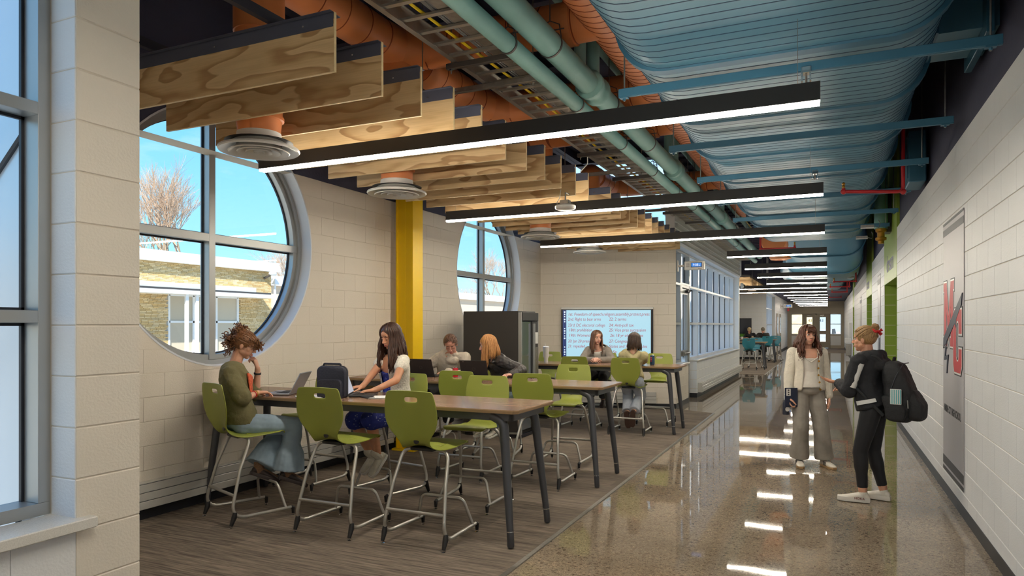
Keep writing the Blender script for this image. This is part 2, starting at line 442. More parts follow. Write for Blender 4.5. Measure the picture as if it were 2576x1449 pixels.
def wall(name, loc, ang, length, z1=3.25, z0=0.0, thick=0.2, circles=(), mb_=None, mj=None, dark_to=0, limit=300, phase=0.0, base=True, bond=True, dep=0.008):
    mb_ = mb_ or m_block; mj = mj or m_joint
    M = Matrix.Translation(Vector((loc[0], loc[1], 0))) @ Matrix.Rotation(ang, 4, 'Z')
    s = MB(); segs = []
    us = [0] + [(circles[i][0] + circles[i + 1][0]) / 2 for i in range(len(circles) - 1)] + [length]
    cs = list(circles) or [None]
    for i, c in enumerate(cs):
        put_strips(s, strips(us[i], us[i + 1], z0, z1, c), 0.0035); put_strips(s, strips(us[i], us[i + 1], z0, z1, c), thick)
    s.box(0, 0.001, 0.006, thick, z0, z1); s.box(length - 0.001, length, 0.006, thick, z0, z1); s.box(0, length, .006, thick, z1 - .001, z1)
    w = struct(s.obj(name, mj)); w.matrix_world = M
    if dark_to:
        d = MB()
        for i, c in enumerate(cs): put_strips(d, strips(us[i], us[i + 1], z1, dark_to, c), 0.0, thick)
        d.obj('dark_upper_band', m_dark, w)
    if base:
        MB().box(0, length, -0.006, 0.0, 0, 0.1).obj('rubber_base', m_base, w)
    items = []; rows = int(round((z1 - z0) / BH))
    for r in range(rows):
        za = z0 + r * BH; off = -(((r % 2) * 0.5 if bond else 0) * BW) - phase
        zb = min(z1, za + BH)
        u = off
        while u < length:
            a, b = max(0, u), min(length, u + BW)
            if b - a > 0.03:
                cc = None
                for c in circles:
                    if abs((a + b) / 2 - c[0]) < c[2] + BW: cc = c
                items.append((a + JT / 5, b - JT / 5, za + JT / 2, zb - JT / 2, cc))
            u += BW
    cam_l = M.inverted() @ Vector((0, 0, EYE))
    items.sort(key=lambda t: (Vector(((t[0] + t[1]) / 2, 0, (t[2] + t[3]) / 2)) - cam_l).length)
    rest = MB(); n = 0
    for a, b, za, zb, cc in items:
        hit = cc and not (b <= cc[0] - cc[2] or a >= cc[0] + cc[2]) and strips(a, b, za, zb, cc) != [(a, za, zb, b, za, zb)]
        if hit:
            if ((a < cc[0] < b) or max(abs(a - cc[0]), abs(b - cc[0])) < cc[2]) and all(sqrt((u - cc[0]) ** 2 + (z - cc[1]) ** 2) < cc[2] for u in (a, b) for z in (za, zb)): continue
            q = MB(); put_strips(q, strips(a, b, za, zb, cc), 0.0, 0.008)
            if not q.f: continue
            if n < limit: q.obj('block', mb_, w); n += 1
            else:
                k0 = len(rest.v); rest.v += q.v; rest.f += [tuple(i + k0 for i in f) for f in q.f]; rest.mi += q.mi
        elif n < limit:
            key = (round(b - a, 3), round(zb - za, 3), mb_.name)
            if key not in BM: BM[key] = block_mb(b - a, zb - za, dep=dep).mesh('block', mb_)
            link('block', BM[key], w, (a, 0, za)); n += 1
        else: block_mb(b - a, zb - za, rest, a, za)
    if rest.f:
        o = rest.obj('far_blocks', mb_, w); o['kind'] = 'stuff'
    return w

XL, XM, XR, ZD = -5.2, -2.68, 1.04, 4.9
# floor, carpets, ceiling
fl = MB().box(-2.9, 3.0, -9, 54.2, -0.2, 0.0); fl.box(-5.4, -2.9, 1.8, 13.6, -.2, 0); fl.box(-5.4, -2.9, 24.1, 35.2, -.2, 0); struct(fl.obj('floor', m_conc))
struct(MB().prism([(XL, 2.05), (-1.93, 2.05), (-1.93, 13.16), (XM, 13.52), (XL, 12.76)], 0, 0.006).obj('floor_carpet', m_carpet))
struct(MB().prism([(XL, 24.05), (-1.9, 24.05), (-1.9, 35.1), (XM, 35.1), (XL, 34.3)], 0, 0.006).obj('floor_carpet', m_carpet))
struct(MB().prism([(-1.0, 44.5), (1.04, 44.5), (1.04, 53.5), (-1.0, 53.5)], 0, 0.006).obj('floor_entrance_mat', m_carpet))
s = MB(); s.box(-1.93, -1.895, 2.05, 13.16, 0, 0.009); s.box(-1.9, -1.865, 24.05, 35.1, 0, 0.009)
struct(s.obj('trim_1', m_steel))
s = MB()
for y in (4.1, 8.2, 12.3, 16.4, 20.5, 24.6): s.box(-1.86, XR, y, y + .004, 0, .0006)
struct(s.obj('trim_2', mat('saw_cut', lin(70, 62, 54), .6)))
# dark deck with ribs, beams and joists overhead
s = MB(); s.box(-2.9, 3.2, -9, 54.2, ZD, ZD + .2); s.box(-5.4, -2.9, 1.8, 13.6, ZD, ZD + .2); s.box(-5.4, -2.9, 24.1, 35.2, ZD, ZD + .2)
for i in range(60):
    y = -2 + i * .6; s.box(-5.35 if (2.2 < y < 12.7 or 24.3 < y < 34) else -2.85, 1.03, y, y + .12, ZD - .05, ZD)
ce = struct(s.obj('ceiling', m_dark))
s = MB(); s.box(-5.2, XR, 24.4, 54, 3.55, 3.6)
def beam(y0, y1, x, z, h=.3, name='steel_beam', ax='y'):
    b = MB()
    if ax == 'y':
        b.box(x - .09, x + .09, y0, y1, z, z + .012); b.box(x - .09, x + .09, y0, y1, z + h - .012, z + h); b.box(x - .005, x + .005, y0, y1, z, z + h)
    else:
        b.box(y0, y1, x - .09, x + .09, z, z + .012); b.box(y0, y1, x - .09, x + .09, z + h - .012, z + h); b.box(y0, y1, x - .005, x + .005, z, z + h)
    return b.obj(name, m_dark, ce)
for y in (2.3, 7.7, 12.5): beam(-5.2, XR, y, 4.66, .24, ax='x')
for x in (-4.3, -3.2): beam(2.0, 13.4, x, 4.66, .2)

# alcove one: left wall with two round windows
C1, C2, ZC, RC = (4.83, 2.46), (10.56, 2.46), 2.46, 1.22
w_left = wall('wall_left', (XL, 2.05), pi / 2, 12.9 - 2.05, circles=[(C1[0] - 2.05, ZC, RC), (C2[0] - 2.05, ZC, RC)], dark_to=ZD, phase=.1)
ang17 = atan2(13.53 - 12.76, XM - XL); Lb = sqrt((XM - XL) ** 2 + .77 ** 2)
w_back = wall('wall_back', (XL, 12.76), ang17, Lb, dark_to=3.3, phase=.15)
# near pier and the wall behind it (painted block inside, metal cladding outside)
wall('wall_pier', (XM - .02, 1.772), pi / 2, 0.278, dark_to=ZD, phase=0, base=False, bond=False)
wall('wall_pier', (XM - .17, 1.77), 0, 0.148, dark_to=ZD, base=False, phase=0, bond=False, mb_=m_block_lit, thick=.05)  # jamb side of the pier in the window-lit copy of its paint
nw = struct(MB().box(XL - .2, XM - .03, 1.80, 2.04, 0, ZD).obj('wall_near_return', m_block))
cl = MB().box(XL - .3, XM - .36, 1.76, 1.80, -0.5, ZD + .4)
cl.obj('metal_cladding', m_metalpanel, nw)
MB().tube([(-3.25, 1.755, 0.0), (-2.98, 1.755, 1.05)], .012, 6).obj('diagonal_line', m_gask, nw)  # dark diagonal lines across the cladding
MB().tube([(-3.45, 1.755, 2.05), (-3.0, 1.755, 2.42)], .012, 6).obj('diagonal_line', m_gask, nw)
# knee wall and sill below the nearest window
wall('wall_left_front', (XM - .02, -8), pi / 2, 8 + 1.77, z1=0.813, limit=60, base=True, phase=.02, mb_=m_block_lit)
struct(MB().cbox(XM - .17, XM + .03, -8, 1.83, 0.822, 0.865, .004).obj('sill_1', m_sill))
# dark band over that window wall
struct(MB().box(XM - .2, XM, -8, 1.78, 3.3, ZD).obj('wall_left_upper', m_dark))

def glazing(name, X, y0, y1, muls, trans, zb, zt, fw=.05, depth=.12, kind='structure', glass=True, mt=None):
    """storefront frame in a plane of constant X, room side +X"""
    mt = mt or m_alu
    f = MB(); f.box(X - depth, X, y0, y1, zb, zb + fw); f.box(X - depth, X, y0, y1, zt - fw, zt)
    w = f.obj(name, mt); struct(w)
    for y in [y0 + fw / 2] + list(muls) + [y1 - fw / 2]:
        m = MB().cbox(X - depth, X, y - fw / 2, y + fw / 2, zb + fw, zt - fw, .002); m.obj('mullion', mt, w)
        MB().box(X - depth + .014, X - depth + .03, y - fw / 2 - .012, y + fw / 2 + .012, zb + fw, zt - fw).obj('gasket', m_gask, w)
    for z in trans:
        MB().cbox(X - depth, X + .001, y0 + fw, y1 - fw, z - fw / 2, z + fw / 2, .002).obj('transom', mt, w)
        MB().box(X - depth + .014, X - depth + .03, y0 + fw, y1 - fw, z - fw / 2 - .012, z + fw / 2 + .012).obj('gasket', m_gask, w)
    ys = [y0] + list(muls) + [y1]; zs = [zb] + list(trans) + [zt]
    for a, b in zip(ys, ys[1:]):
        for c, d in zip(zs, zs[1:]):
            if glass: MB().box(X - depth + .018, X - depth + .026, a + fw / 2, b - fw / 2, c + fw / 2, d - fw / 2).obj('pane', m_glass, w)
    return w
glazing('window_1', -2.86, -7.9, 1.775, [-6.6, -5.3, -4.0, -2.7, -1.4, -.1], [1.66, 2.49], .865, 3.3)

# window wall beyond the alcove: knee walls, sills, door, tall window, ribbed header
wall('wall_left_middle', (XM, 13.55), pi / 2, 1.30, z1=.813, limit=20, mb_=m_block, phase=.1)
wall('wall_left_middle', (XM, 15.86), pi / 2, 8.0, z1=.813, limit=100, mb_=m_block_lit)
wall('wall_left_middle', (XM - .2, 15.86), 0, .2, z1=.813, limit=20, mb_=m_block_lit, thick=.1, phase=.1)
struct(MB().cbox(XM - .2, XM + .03, 13.5, 14.87, .813, .85, .004).obj('sill_2', m_sill))
struct(MB().cbox(XM - .2, XM + .03, 15.84, 23.9, .813, .85, .004).obj('sill_3', m_sill))
glazing('window_2', -2.84, 13.5, 14.85, [14.2], [1.66, 2.49], .85, 3.2)
glazing('window_3', -2.84, 14.85, 15.85, [], [], 2.49, 3.2)
glazing('window_4', -2.84, 15.85, 23.86, [15.85 + 1.1443 * k for k in range(1, 7)], [1.66, 2.49], .85, 3.2, depth=.16, mt=m_alu_lit)
# glazed door
d = MB(); X = -2.86
d.box(X - .05, X, 14.9, 14.99, .02, 2.44); d.box(X - .05, X, 15.71, 15.8, .02, 2.44); d.box(X - .05, X, 14.99, 15.71, .02, .27); d.box(X - .05, X, 14.99, 15.71, 2.3, 2.44); d.box(X - .05, X, 14.99, 15.71, .95, 1.08)
door = struct(d.obj('door_1', m_alu))
MB().box(X - .03, X - .02, 14.99, 15.71, .27, 2.3).obj('pane', m_glass, door)
b = MB(); b.cbox(X, X + .05, 15.0, 15.1, .97, 1.06, .004); b.cbox(X, X + .05, 15.62, 15.74, .97, 1.06, .004); b.tube([(X + .06, 15.02, 1.02), (X + .06, 15.72, 1.02)], .02, 8)
b.obj('panic_bar', m_steel, door)
b = MB(); b.cbox(X, X + .06, 15.45, 15.72, 2.34, 2.4, .004); b.tube([(X + .06, 15.6, 2.36), (X + .16, 15.3, 2.37), (X + .03, 15.0, 2.42)], .01, 6); b.obj('door_closer', m_black, door)
fr = MB(); fr.box(X - .06, X + .02, 14.84, 14.9, 0, 2.5); fr.box(X - .06, X + .02, 15.8, 15.86, 0, 2.5); fr.box(X - .06, X + .02, 14.84, 15.86, 2.44, 2.5)
struct(fr.obj('door_frame', m_alu))
# head trim, ribbed metal header
struct(MB().cbox(XM - .22, XM + .02, 13.5, 24.1, 3.2, 3.27, .004).obj('trim_3', m_alub))
hd = struct(MB().box(XM - .2, XM - .02, 13.5, 24.1, 3.27, ZD).obj('wall_header', m_white))
m_rib = mat('ribbed_steel_liner', lin(196, 196, 192), .4, .3)
for k in range(13):
    z = 3.275 + k * .125
    b = MB(); prof = [(XM - .02, z), (XM + .035, z + .02), (XM + .035, z + .07), (XM - .02, z + .09)]
    b.loft([[(p[0], y, p[1]) for p in prof] for y in (13.5, 24.0)], True, True)
    b.obj('rib', m_rib, hd)
e = MB(); e.box(XM - .05, XM + .06, 24.0, 24.1, 3.25, ZD); e.obj('edge_trim', m_alub, hd)
struct(MB().box(XM - .2, XM, 23.86, 24.12, 0, 3.27).obj('wall_pier_far', m_block_lit))

# alcove two
wall('wall_left_far', (XL, 24.12), pi / 2, 10.2, dark_to=ZD, limit=0, mb_=m_block_lit)
a2 = atan2(.8, XM - XL)
wall('wall_back_far', (XL, 34.3), a2, sqrt((XM - XL) ** 2 + .64), dark_to=ZD, limit=60, mb_=m_block_lit)
struct(MB().box(XL - .2, XM - .05, 24.12, 24.3, 0, ZD).obj('wall_far_return', m_block_lit))
wall('wall_left_end', (XM, 35.15), pi / 2, 5.9, z1=.813, limit=0, mb_=m_block_lit)
struct(MB().box(XM - .2, XM + .03, 35.1, 41.1, .813, .85).obj('sill_4', m_sill))
glazing('window_5', -2.84, 35.15, 41.05, [35.15 + .84 * k for k in range(1, 7)], [1.66, 2.49], .85, 3.2, depth=.16, mt=m_alu_lit)
struct(MB().box(XM - .2, XM, 35.1, 54, 3.2, ZD).obj('wall_left_end_upper', m_block_lit))
struct(MB().box(XM, XR, 36.5, 54, 3.32, 3.42).obj('ceiling_lower', m_dark)); struct(MB().box(XM, XR, 36.4, 36.5, 3.32, ZD).obj('ceiling_drop_face', m_dark))
we = wall('wall_left_end', (XM, 41.1), pi / 2, 12.9, limit=0, mb_=m_block_lit)
m_dframe = mat('taupe_frame_paint', lin(150, 138, 118), .5)
for y in (42.3, 45.0):
    d = MB(); d.box(XM + .001, XM + .03, y, y + 1.0, 0, 2.3); dd = struct(d.obj('door_2', m_dframe))
    MB().box(XM + .03, XM + .035, y + .15, y + .85, .3, 2.1).obj('pane', mat('dim_door_glass', lin(70, 80, 85), .15), dd)
    MB().cbox(XM + .03, XM + .09, y + .05, y + .1, .95, 1.15, .003).obj('door_handle', m_steel, dd)

# end wall with entrance doors
YE = 54.0
bz = 2.44
def ex(px): return onY(px, YE)
xs = [XM, ex(1990), ex(2020), ex(2053), ex(2087), ex(2117), ex(2133)]
m_end = mat('beige_end_wall', lin(186, 174, 152), .6)
s = MB(); s.box(XM - .2, XR + .4, YE, YE + .2, bz, ZD); s.box(XM - .2, xs[1], YE, YE + .2, 0, bz); s.box(xs[5], XR + .4, YE, YE + .2, 0, bz)
s.box(xs[1], xs[2], YE, YE + .2, 0, .95); s.box(xs[4], xs[5], YE, YE + .2, 0, .95)
ew = struct(s.obj('wall_end', m_end))
for x0, x1 in ((xs[1], xs[2]), (xs[4], xs[5])):
    f = MB(); f.box(x0, x0 + .06, YE - .03, YE + .1, .95, bz); f.box(x1 - .06, x1, YE - .03, YE + .1, .95, bz); f.box(x0, x1, YE - .03, YE + .1, .95, 1.01); f.box(x0, x1, YE - .03, YE + .1, bz - .06, bz); f.box(x0, x1, YE - .03, YE + .1, 1.68, 1.73)
    w = struct(f.obj('window_6', m_alu)); MB().box(x0, x1, YE + .03, YE + .04, .95, bz).obj('pane', m_glass, w)
    MB().cbox(x0 + .04, x1 - .04, YE - .04, YE - .001, .2, .88, .004).obj('heater_panel', m_white, w)
for i, (x0, x1) in enumerate(((xs[2], xs[3]), (xs[3], xs[4]))):
    a, c = x0 + .06, x1 - .06; w_ = c - a; gx0, gx1 = a + w_ * .25, a + w_ * .75
    d = MB(); y0, y1 = YE - .03, YE + .03
    d.box(a, gx0, y0, y1, .02, 2.38); d.box(gx1, c, y0, y1, .02, 2.38)
    for z0, z1 in ((.02, .45), (.98, 1.22), (2.2, 2.38)): d.box(gx0, gx1, y0, y1, z0, z1)
    dd = struct(d.obj('door_4', m_dframe)); MB().box(gx0, gx1, YE, YE + .01, .45, 2.2).obj('pane', m_glass, dd)
    MB().cbox(a + .2, c - .3, y0 - .06, y0, 2.28, 2.34, .004).obj('door_closer', m_steel, dd)
    text('43', .28, frameM(((gx1 if i else gx0 + .5) - .42, YE - .012, 1.86), (1, 0, 0) , (0, 0, 1)), m_gask, dd)
f = MB()
for x in (xs[2], xs[3], xs[4]): f.box(x - .06, x + .06, YE - .04, YE + .1, 0, bz)
f.box(xs[2], xs[4], YE - .04, YE + .1, 2.38, bz); struct(f.obj('door_frame', m_dframe))
p = struct(MB().box(xs[6] - .05, XR, 46.0, 46.2, 1.55, ZD).obj('wall_stub', m_end))
MB().box(xs[6] - .05, XR, 46.0, 46.2, 0.1, 1.55).obj('green_lower', m_green, p); MB().box(xs[6] - .05, XR, 45.99, 46.2, 0, .1).obj('rubber_base', m_base, p)
bulk = MB().box(xs[6] - .2, XR, 43.0, 45.9, 2.75, 3.3); struct(bulk.obj('ceiling_plywood_bulkhead', m_ply))

# right wall with green portals
wall('wall_right', (XR, 13.1), -pi / 2, 22, z1=3.25, dark_to=0, mb_=m_block_lit, phase=.12)
wall('wall_right', (XR, 20.3), -pi / 2, 4.4, mb_=m_block_lit, limit=176)
wall('wall_right', (XR, 33.6), -pi / 2, 10.6, mb_=m_block_lit, limit=120)
wall('wall_right', (XR, 54.0), -pi / 2, 18.4, mb_=m_block_lit, limit=0)
struct(MB().box(XR + .04, XR + .24, -9, 54, 3.25, ZD).obj('wall_right_upper', m_dark))
for i, (ya, yb) in enumerate(((13.1, 15.9), (20.3, 23.0), (33.6, 35.6))):
    hdx = MB().box(XR - .004, XR + .22, ya + .0, yb - .0, 2.43, ZD); h = struct(hdx.obj('wall_portal_header', m_green))
    wall('wall_portal', (XR + .005, yb), 0, 1.2, z1=2.4384, mb_=m_green, mj=m_greenj, limit=60, thick=.2)
    struct(MB().box(XR, XR + 1.2, ya - .2, ya - .001, 0, 2.43).obj('wall_portal', m_green))
    struct(MB().box(XR + 1.2, XR + 1.3, ya - .2, yb + .2, 0, 2.43).obj('wall_portal_back', m_green))
    struct(MB().box(XR + .22, XR + 1.3, ya, yb, 2.43, 2.5).obj('ceiling_portal', m_green))
    wd = ('dream', 'success', 'explore')[i]
    if i < 2: text(wd, (.44, .42)[i], frameM((XR - .006, (15.25, 22.9)[i], (2.64, 2.66)[i]), (0, -1, 0), (0, 0, 1)), mat('navy_vinyl', lin(28, 34, 74), .5), h, sx=(1.35, 1.12)[i], off=.008)

# round window reveals and frames
def ring(mb, r0, r1, xa, xb, n=72):
    rings = []
    for k in range(n):
        a = 2 * pi * k / n; c, s = cos(a), sin(a)
        rings.append([(xa, r0 * c, r0 * s), (xb, r0 * c, r0 * s), (xb, r1 * c, r1 * s), (xa, r1 * c, r1 * s)])
    return mb.loft(rings, True, False, wrap=True)
for i, (yc, zc) in enumerate((C1, C2)):
    rv = ring(MB(), RC - .012, RC + .004, XL + .003, XL - .16).obj('window_%d' % (7 + i), m_alub, None, radians(30), (0, yc, zc)); struct(rv)
    ring(MB(), RC - .055, RC - .011, XL - .13, XL - .26).obj('outer_frame', m_alu, rv, radians(30))
    ring(MB(), RC - .105, RC - .055, XL - .16, XL - .25).obj('glazing_frame', m_alu, rv, radians(30))
    ring(MB(), RC - .117, RC - .10, XL - .225, XL - .245).obj('gasket', m_gask, rv)
    Rg = RC - .06
    for mn, bx in (('mullion', (XL - .27, XL - .15, -.037, .037, -Rg, Rg)), ('transom', (XL - .27, XL - .152, -Rg, Rg, -.037, .037))):
        MB().cbox(*bx, .002).obj(mn, m_alu, rv)
    for a, b in ((-1, 0), (0, 0), (0, -1), (-1, -1)):
        g = [(0, 0)] + [((Rg - .03) * cos(pi / 2 * k / 12), (Rg - .03) * sin(pi / 2 * k / 12)) for k in range(13)]
        sx_, sz_ = (1 if a == 0 else -1), (1 if b == 0 else -1)
        MB().prism([(sx_ * p[0], sz_ * p[1]) for p in g], 0, .006, f=lambda p, q, h: (XL - .238 - h, p, q)).obj('pane', m_glass, rv)
        gk = MB(); gk.box(XL - .24, XL - .226, *sorted((sx_ * .037, sx_ * .052)), *sorted((sz_ * .03, sz_ * (Rg - .04)))); gk.box(XL - .24, XL - .226, *sorted((sx_ * .03, sx_ * (Rg - .04))), *sorted((sz_ * .037, sz_ * .052))); gk.obj('gasket', m_gask, rv)
# yellow steel column between the round windows
yc = 7.68
s = MB(); s.box(-5.11, -5.085, yc - .12, yc + .12, 0, ZD); s.box(-4.875, -4.85, yc - .12, yc + .12, 0, ZD); s.box(-5.085, -4.875, yc - .1, yc - .085, 0, ZD); s.box(-5.085, -4.875, yc + .085, yc + .1, 0, ZD)
s.box(-5.0, -4.975, yc - .104, yc - .1, .1, ZD)
struct(s.obj('column', m_yel))
struct(MB().cbox(-5.15, -4.81, yc - .16, yc + .16, 0, .03).obj('column_base_plate', m_yel))
# door closers of unseen ends: corridor closed behind the camera
struct(MB().box(-2.9, 3, -9.2, -9, 0, ZD).obj('wall_behind', m_block_lit))
# ------------------------------------------------------------------ overhead: ducts, tray, pipes, baffles, lights
def oval(xc0, xc1, zc, r, n=14):
    P = []
    for k in range(n + 1): a = -pi / 2 + pi * k / n; P.append((xc1 + r * cos(a), zc + r * sin(a)))
    for k in range(n + 1): a = pi / 2 + pi * k / n; P.append((xc0 + r * cos(a), zc + r * sin(a)))
    return P
Zb = EYE
def ring_scale(P, k):
    cx = sum(p[0] for p in P) / len(P); cz = sum(p[1] for p in P) / len(P)
    o = []
    for x, z in P:
        dx, dz = x - cx, z - cz; L = sqrt(dx * dx + dz * dz)
        o.append((x + dx / L * k, z + dz / L * k))
    return o
def ribbed_duct(name, P, y0, y1, m, ms, label, pitch=.105, ringsY=(), xs=0):
    t = thing(name, label, 'duct')
    mb = MB(); rings = []; mi = []
    y = y0; Pr = ring_scale(P, .003)
    while y < y1:
        for dy, Q in ((0, P), (.002, Pr), (.010, Pr), (.012, P)): rings.append([(q[0], y + dy, q[1]) for q in Q])
        y += pitch
    mb.loft(rings, True, True)
    n = len(P)
    for i in range(len(rings) - 1):
        if i % 4 in (0, 1, 2):
            for k in range(n): mb.mi[i * n + k] = 1
    mb.obj('duct_wall', [m, ms], t, radians(16))
    for y in ringsY:
        f = MB(); Q = ring_scale(P, .035)
        f.loft([[(q[0], y - .05, q[1]) for q in P], [(q[0], y - .045, q[1]) for q in Q], [(q[0], y + .045, q[1]) for q in Q], [(q[0], y + .05, q[1]) for q in P]], True, False)
        f.obj('flange', m_blued, t, radians(30))
    return t
ribbed_duct('oval_duct', oval(-.997, .344, EYE + 2.12, .35), -1.0, 15.7, m_blue, m_seam, 'huge blue ribbed flat-oval duct along the corridor ceiling', ringsY=(3.3, 4.83, 6.25, 7.65, 9.05, 10.45, 11.85, 13.25, 14.6))
ribbed_duct('oval_duct', oval(-.9, .35, EYE + 1.95, .28), 24.0, 36.3, m_blue, m_seam, 'far blue flat-oval duct above the distant end of the corridor', pitch=.4, ringsY=(24.2, 27, 30, 33))
# boxy transition / elbow beyond the big duct
t = thing('duct_elbow', 'smooth blue duct elbow dropping between the two long ducts', 'duct')
X0, X1 = -.75, .36
rings = []
for k in range(9):
    a = pi / 2 * k / 8; yy = 20.6 - 2.6 * sin(a) * .6; zz = EYE + 2.5 - 1.1 * (1 - cos(a))
for k, (y, z0, z1) in enumerate(((16.2, 4.25, 4.8), (17.2, 4.2, 4.8), (18.2, 3.75, 4.6), (19.0, 3.35, 4.3), (20.2, 3.0, 3.9), (24.1, 3.0, 3.75))):
    zc = (z0 + z1) / 2; r = (z1 - z0) / 2
    rings.append([(q[0], y, q[1]) for q in oval(X0 - (.4 if y > 23 else 0) + r * .3, X1 + (.15 if y > 23 else 0), zc, r)])
MB().loft(rings, True, True).obj('elbow_wall', m_blue, t, radians(25))
for y, z0, z1 in ((18.2, 3.75, 4.6), (19.0, 3.35, 4.3), (20.2, 3.0, 3.9)):
    r = (z1 - z0) / 2; P = oval(X0 + r * .3, X1, (z0 + z1) / 2, r); Q = ring_scale(P, .03)
    MB().loft([[(q[0], y - .03, q[1]) for q in P], [(q[0], y - .02, q[1]) for q in Q], [(q[0], y + .02, q[1]) for q in Q], [(q[0], y + .03, q[1]) for q in P]], True, False).obj('flange', m_blued, t)
# branch box duct to the right wall
t = thing('branch_duct', 'flat blue rectangular duct branching off to the right wall', 'duct')
b = MB(); b.box(.5, 1.25, 5.75, 6.35, 3.70, 4.15); b.obj('duct_box', m_blue, t)
MB().cbox(.98, 1.03, 5.62, 6.48, 3.62, 4.2).obj('wall_flange', m_blued, t)
MB().box(.66, .7, 5.6, 6.5, 3.655, 3.70).obj('support_strut', m_blued, t)
t = thing('wall_box', 'dark blue metal box high on the right wall behind the red pipe', 'box')
MB().cbox(.86, 1.04, 9.3, 9.9, 3.3, 3.9, .01).obj('casing', m_blued, t)
MB().cbox(.85, .86, 9.36, 9.84, 3.36, 3.84, .002).obj('cover', m_blued, t)

# unistrut hangers under the blue duct
def strut_hanger(y, label, xa=-1.39, xb=.94, z=EYE + 1.72, first=False):
    t = thing('duct_hanger', label, 'hanger', group='blue strut hangers under the big duct')
    s = MB(); s.cbox(xa, xb, y - .02, y + .02, z - .06, z + .0, .003); s.box(xa, xb, y - .008, y + .008, z - .062, z - .058)
    s.obj('strut', m_blued, t)
    for x in (xa + .04, xb - .06):
        MB().tube([(x, y, z - .09), (x, y, ZD)], .006, 6).obj('rod', m_steel, t)
        b = MB(); b.box(x - .03, x + .03, y - .022, y + .022, z - .07, z - .06); b.tube([(x, y, z - .085), (x, y, z - .068)], .011, 6); b.obj('nut', m_blued, t)
    return t
for i, y in enumerate((4.93, 6.69, 8.24, 9.9, 11.6, 13.2)):
    strut_hanger(y, ('nearest blue strut hanger crossing under the big duct', 'second blue strut hanger from the camera under the big duct', 'third blue strut hanger from the camera under the big duct', 'blue strut hanger beside the drop of the red pipe', 'blue strut hanger above the third light bar', 'farthest blue strut hanger near the end of the big duct')[i])

# orange ductwork
m_oseamd = m_oseam
def spiral_tube(t, pts, r, pitch=.12, n=30, nm='duct_run'):
    P = [Vector(p) for p in pts]
    cum = [0]
    for a, b in zip(P, P[1:]): cum.append(cum[-1] + (b - a).length)
    def at(s):
        for i in range(len(P) - 1):
            if s <= cum[i + 1] or i == len(P) - 2:
                u = (s - cum[i]) / max(1e-9, cum[i + 1] - cum[i]); return P[i].lerp(P[i + 1], u)
    st, rr, mi = [], [], []
    s = 0
    while s < cum[-1]:
        for ds, q in ((0, 0), (.003, .0035), (.009, .0035), (.012, 0)):
            if s + ds <= cum[-1]: st.append(at(s + ds)); rr.append(r + q); mi.append(0 if ds == .012 else 1)
        s += pitch
    mb = MB(); mb.tube(st, rr, n)
    for i in range(len(st) - 1):
        if mi[i]:
            for k in range(n): mb.mi[i * n + k] = 1
    return mb.obj(nm, [m_orange, m_oseam], t, radians(16))
t = thing('main_orange_duct', 'long orange spiral duct running beside the big blue duct', 'duct')
spiral_tube(t, [(-1.676, -1, 4.35), (-1.676, 16.5, 4.35)], .28, .11, 32, 'spiral_run')
def collar(t, x, y, z, r, ax='x', w=.03):
    MB().lathe([(r, -w), (r + .02, -w), (r + .02, w), (r, w)], (x, y, z), 24, axis=ax, caps=False).obj('collar', m_orange, t)
BR = [(5.75, -3.78, 3.835), (7.68, -3.80, 5.64), (9.02, -3.80, 9.32), (13.0, -3.80, 11.6)]
lab = ['orange branch duct nearest the camera turning down to the first diffuser', 'second orange branch duct feeding the diffuser by the yellow column', 'third orange branch duct feeding the diffuser under the far baffles', 'farthest orange branch duct feeding the diffuser by the back wall']
for i, (yb, xd, yd) in enumerate(BR):
    t = thing('orange_branch_duct', lab[i], 'duct', group='orange branch ducts')
    zb = 4.28
    pts = [(-1.70, yb, zb), (xd, yb, zb), (xd, yd, zb), (xd, yd, 3.0)]
    if abs(yd - yb) < .5: pts = [(-1.70, yb, zb), (xd, yb, zb), (xd, yd, zb - .01), (xd, yd, 3.0)]
    path = fillet(pts[:3] , .38, 8)
    spiral_tube(t, path[:-1] + [Vector((xd, yd + (.25 if yd < yb else -.25) * (abs(yd - yb) > .5), zb))], .18, .3, 30)
    el = fillet([(xd, yd + (.25 if yd < yb else -.25), zb), (xd, yd, zb), (xd, yd, 3.75)], .2, 8)
    MB().tube(el, .18, 30).obj('elbow', m_orange, t, radians(40))
    MB().lathe([(.178, 3.8), (.165, 3.72), (.165, 3.15), (.175, 3.145), (.175, 3.12), (.16, 3.115), (.152, 3.05), (.152, 2.98)], (xd, yd, 0), 26).obj('drop', m_orange, t, radians(40))
    collar(t, -2.05, yb, zb, .18); collar(t, -3.1, yb, zb, .18)
    MB().box(-2.6, -2.58, yb - .2, yb + .2, zb - .19, zb - .185).obj('hanger_strap', m_steel, t)
# round diffusers
dl = ['round white ceiling diffuser nearest the camera, in front of the round window', 'second round white diffuser, above the yellow column', 'third round white diffuser, above the third light bar', 'farthest round white diffuser, just below the third light bar']
d0 = None
for i, (yb, xd, yd) in enumerate(BR):
    if d0 is None:
        t = d0 = thing('round_diffuser', dl[0], 'diffuser', (xd, yd, 2.885), 0, 'round diffusers under the baffles')
        MB().lathe([(.155, .14), (.16, .1), (.19, .07), (.255, .035), (.282, .03), (.287, .018), (.28, .008), (.255, .012), (.16, .06), (.155, .14)], (0, 0, 0), 40, caps=False).obj('outer_cone', m_white, t, radians(50))
        for r in (.215, .155, .095, .04):
            MB().lathe([(r * .62, .06), (r * .9, .018), (r, .004), (r * .97, -.002), (r * .86, .008), (r * .58, .05)], (0, 0, 0), 32, caps=False).obj('inner_cone', m_white, t, radians(50))
        MB().lathe([(.24, .075), (.001, .08)], (0, 0, 0), 24, caps=False).obj('throat', m_black, t)
    else: dup(d0, (xd, yd, 2.885), 0, dl[i])

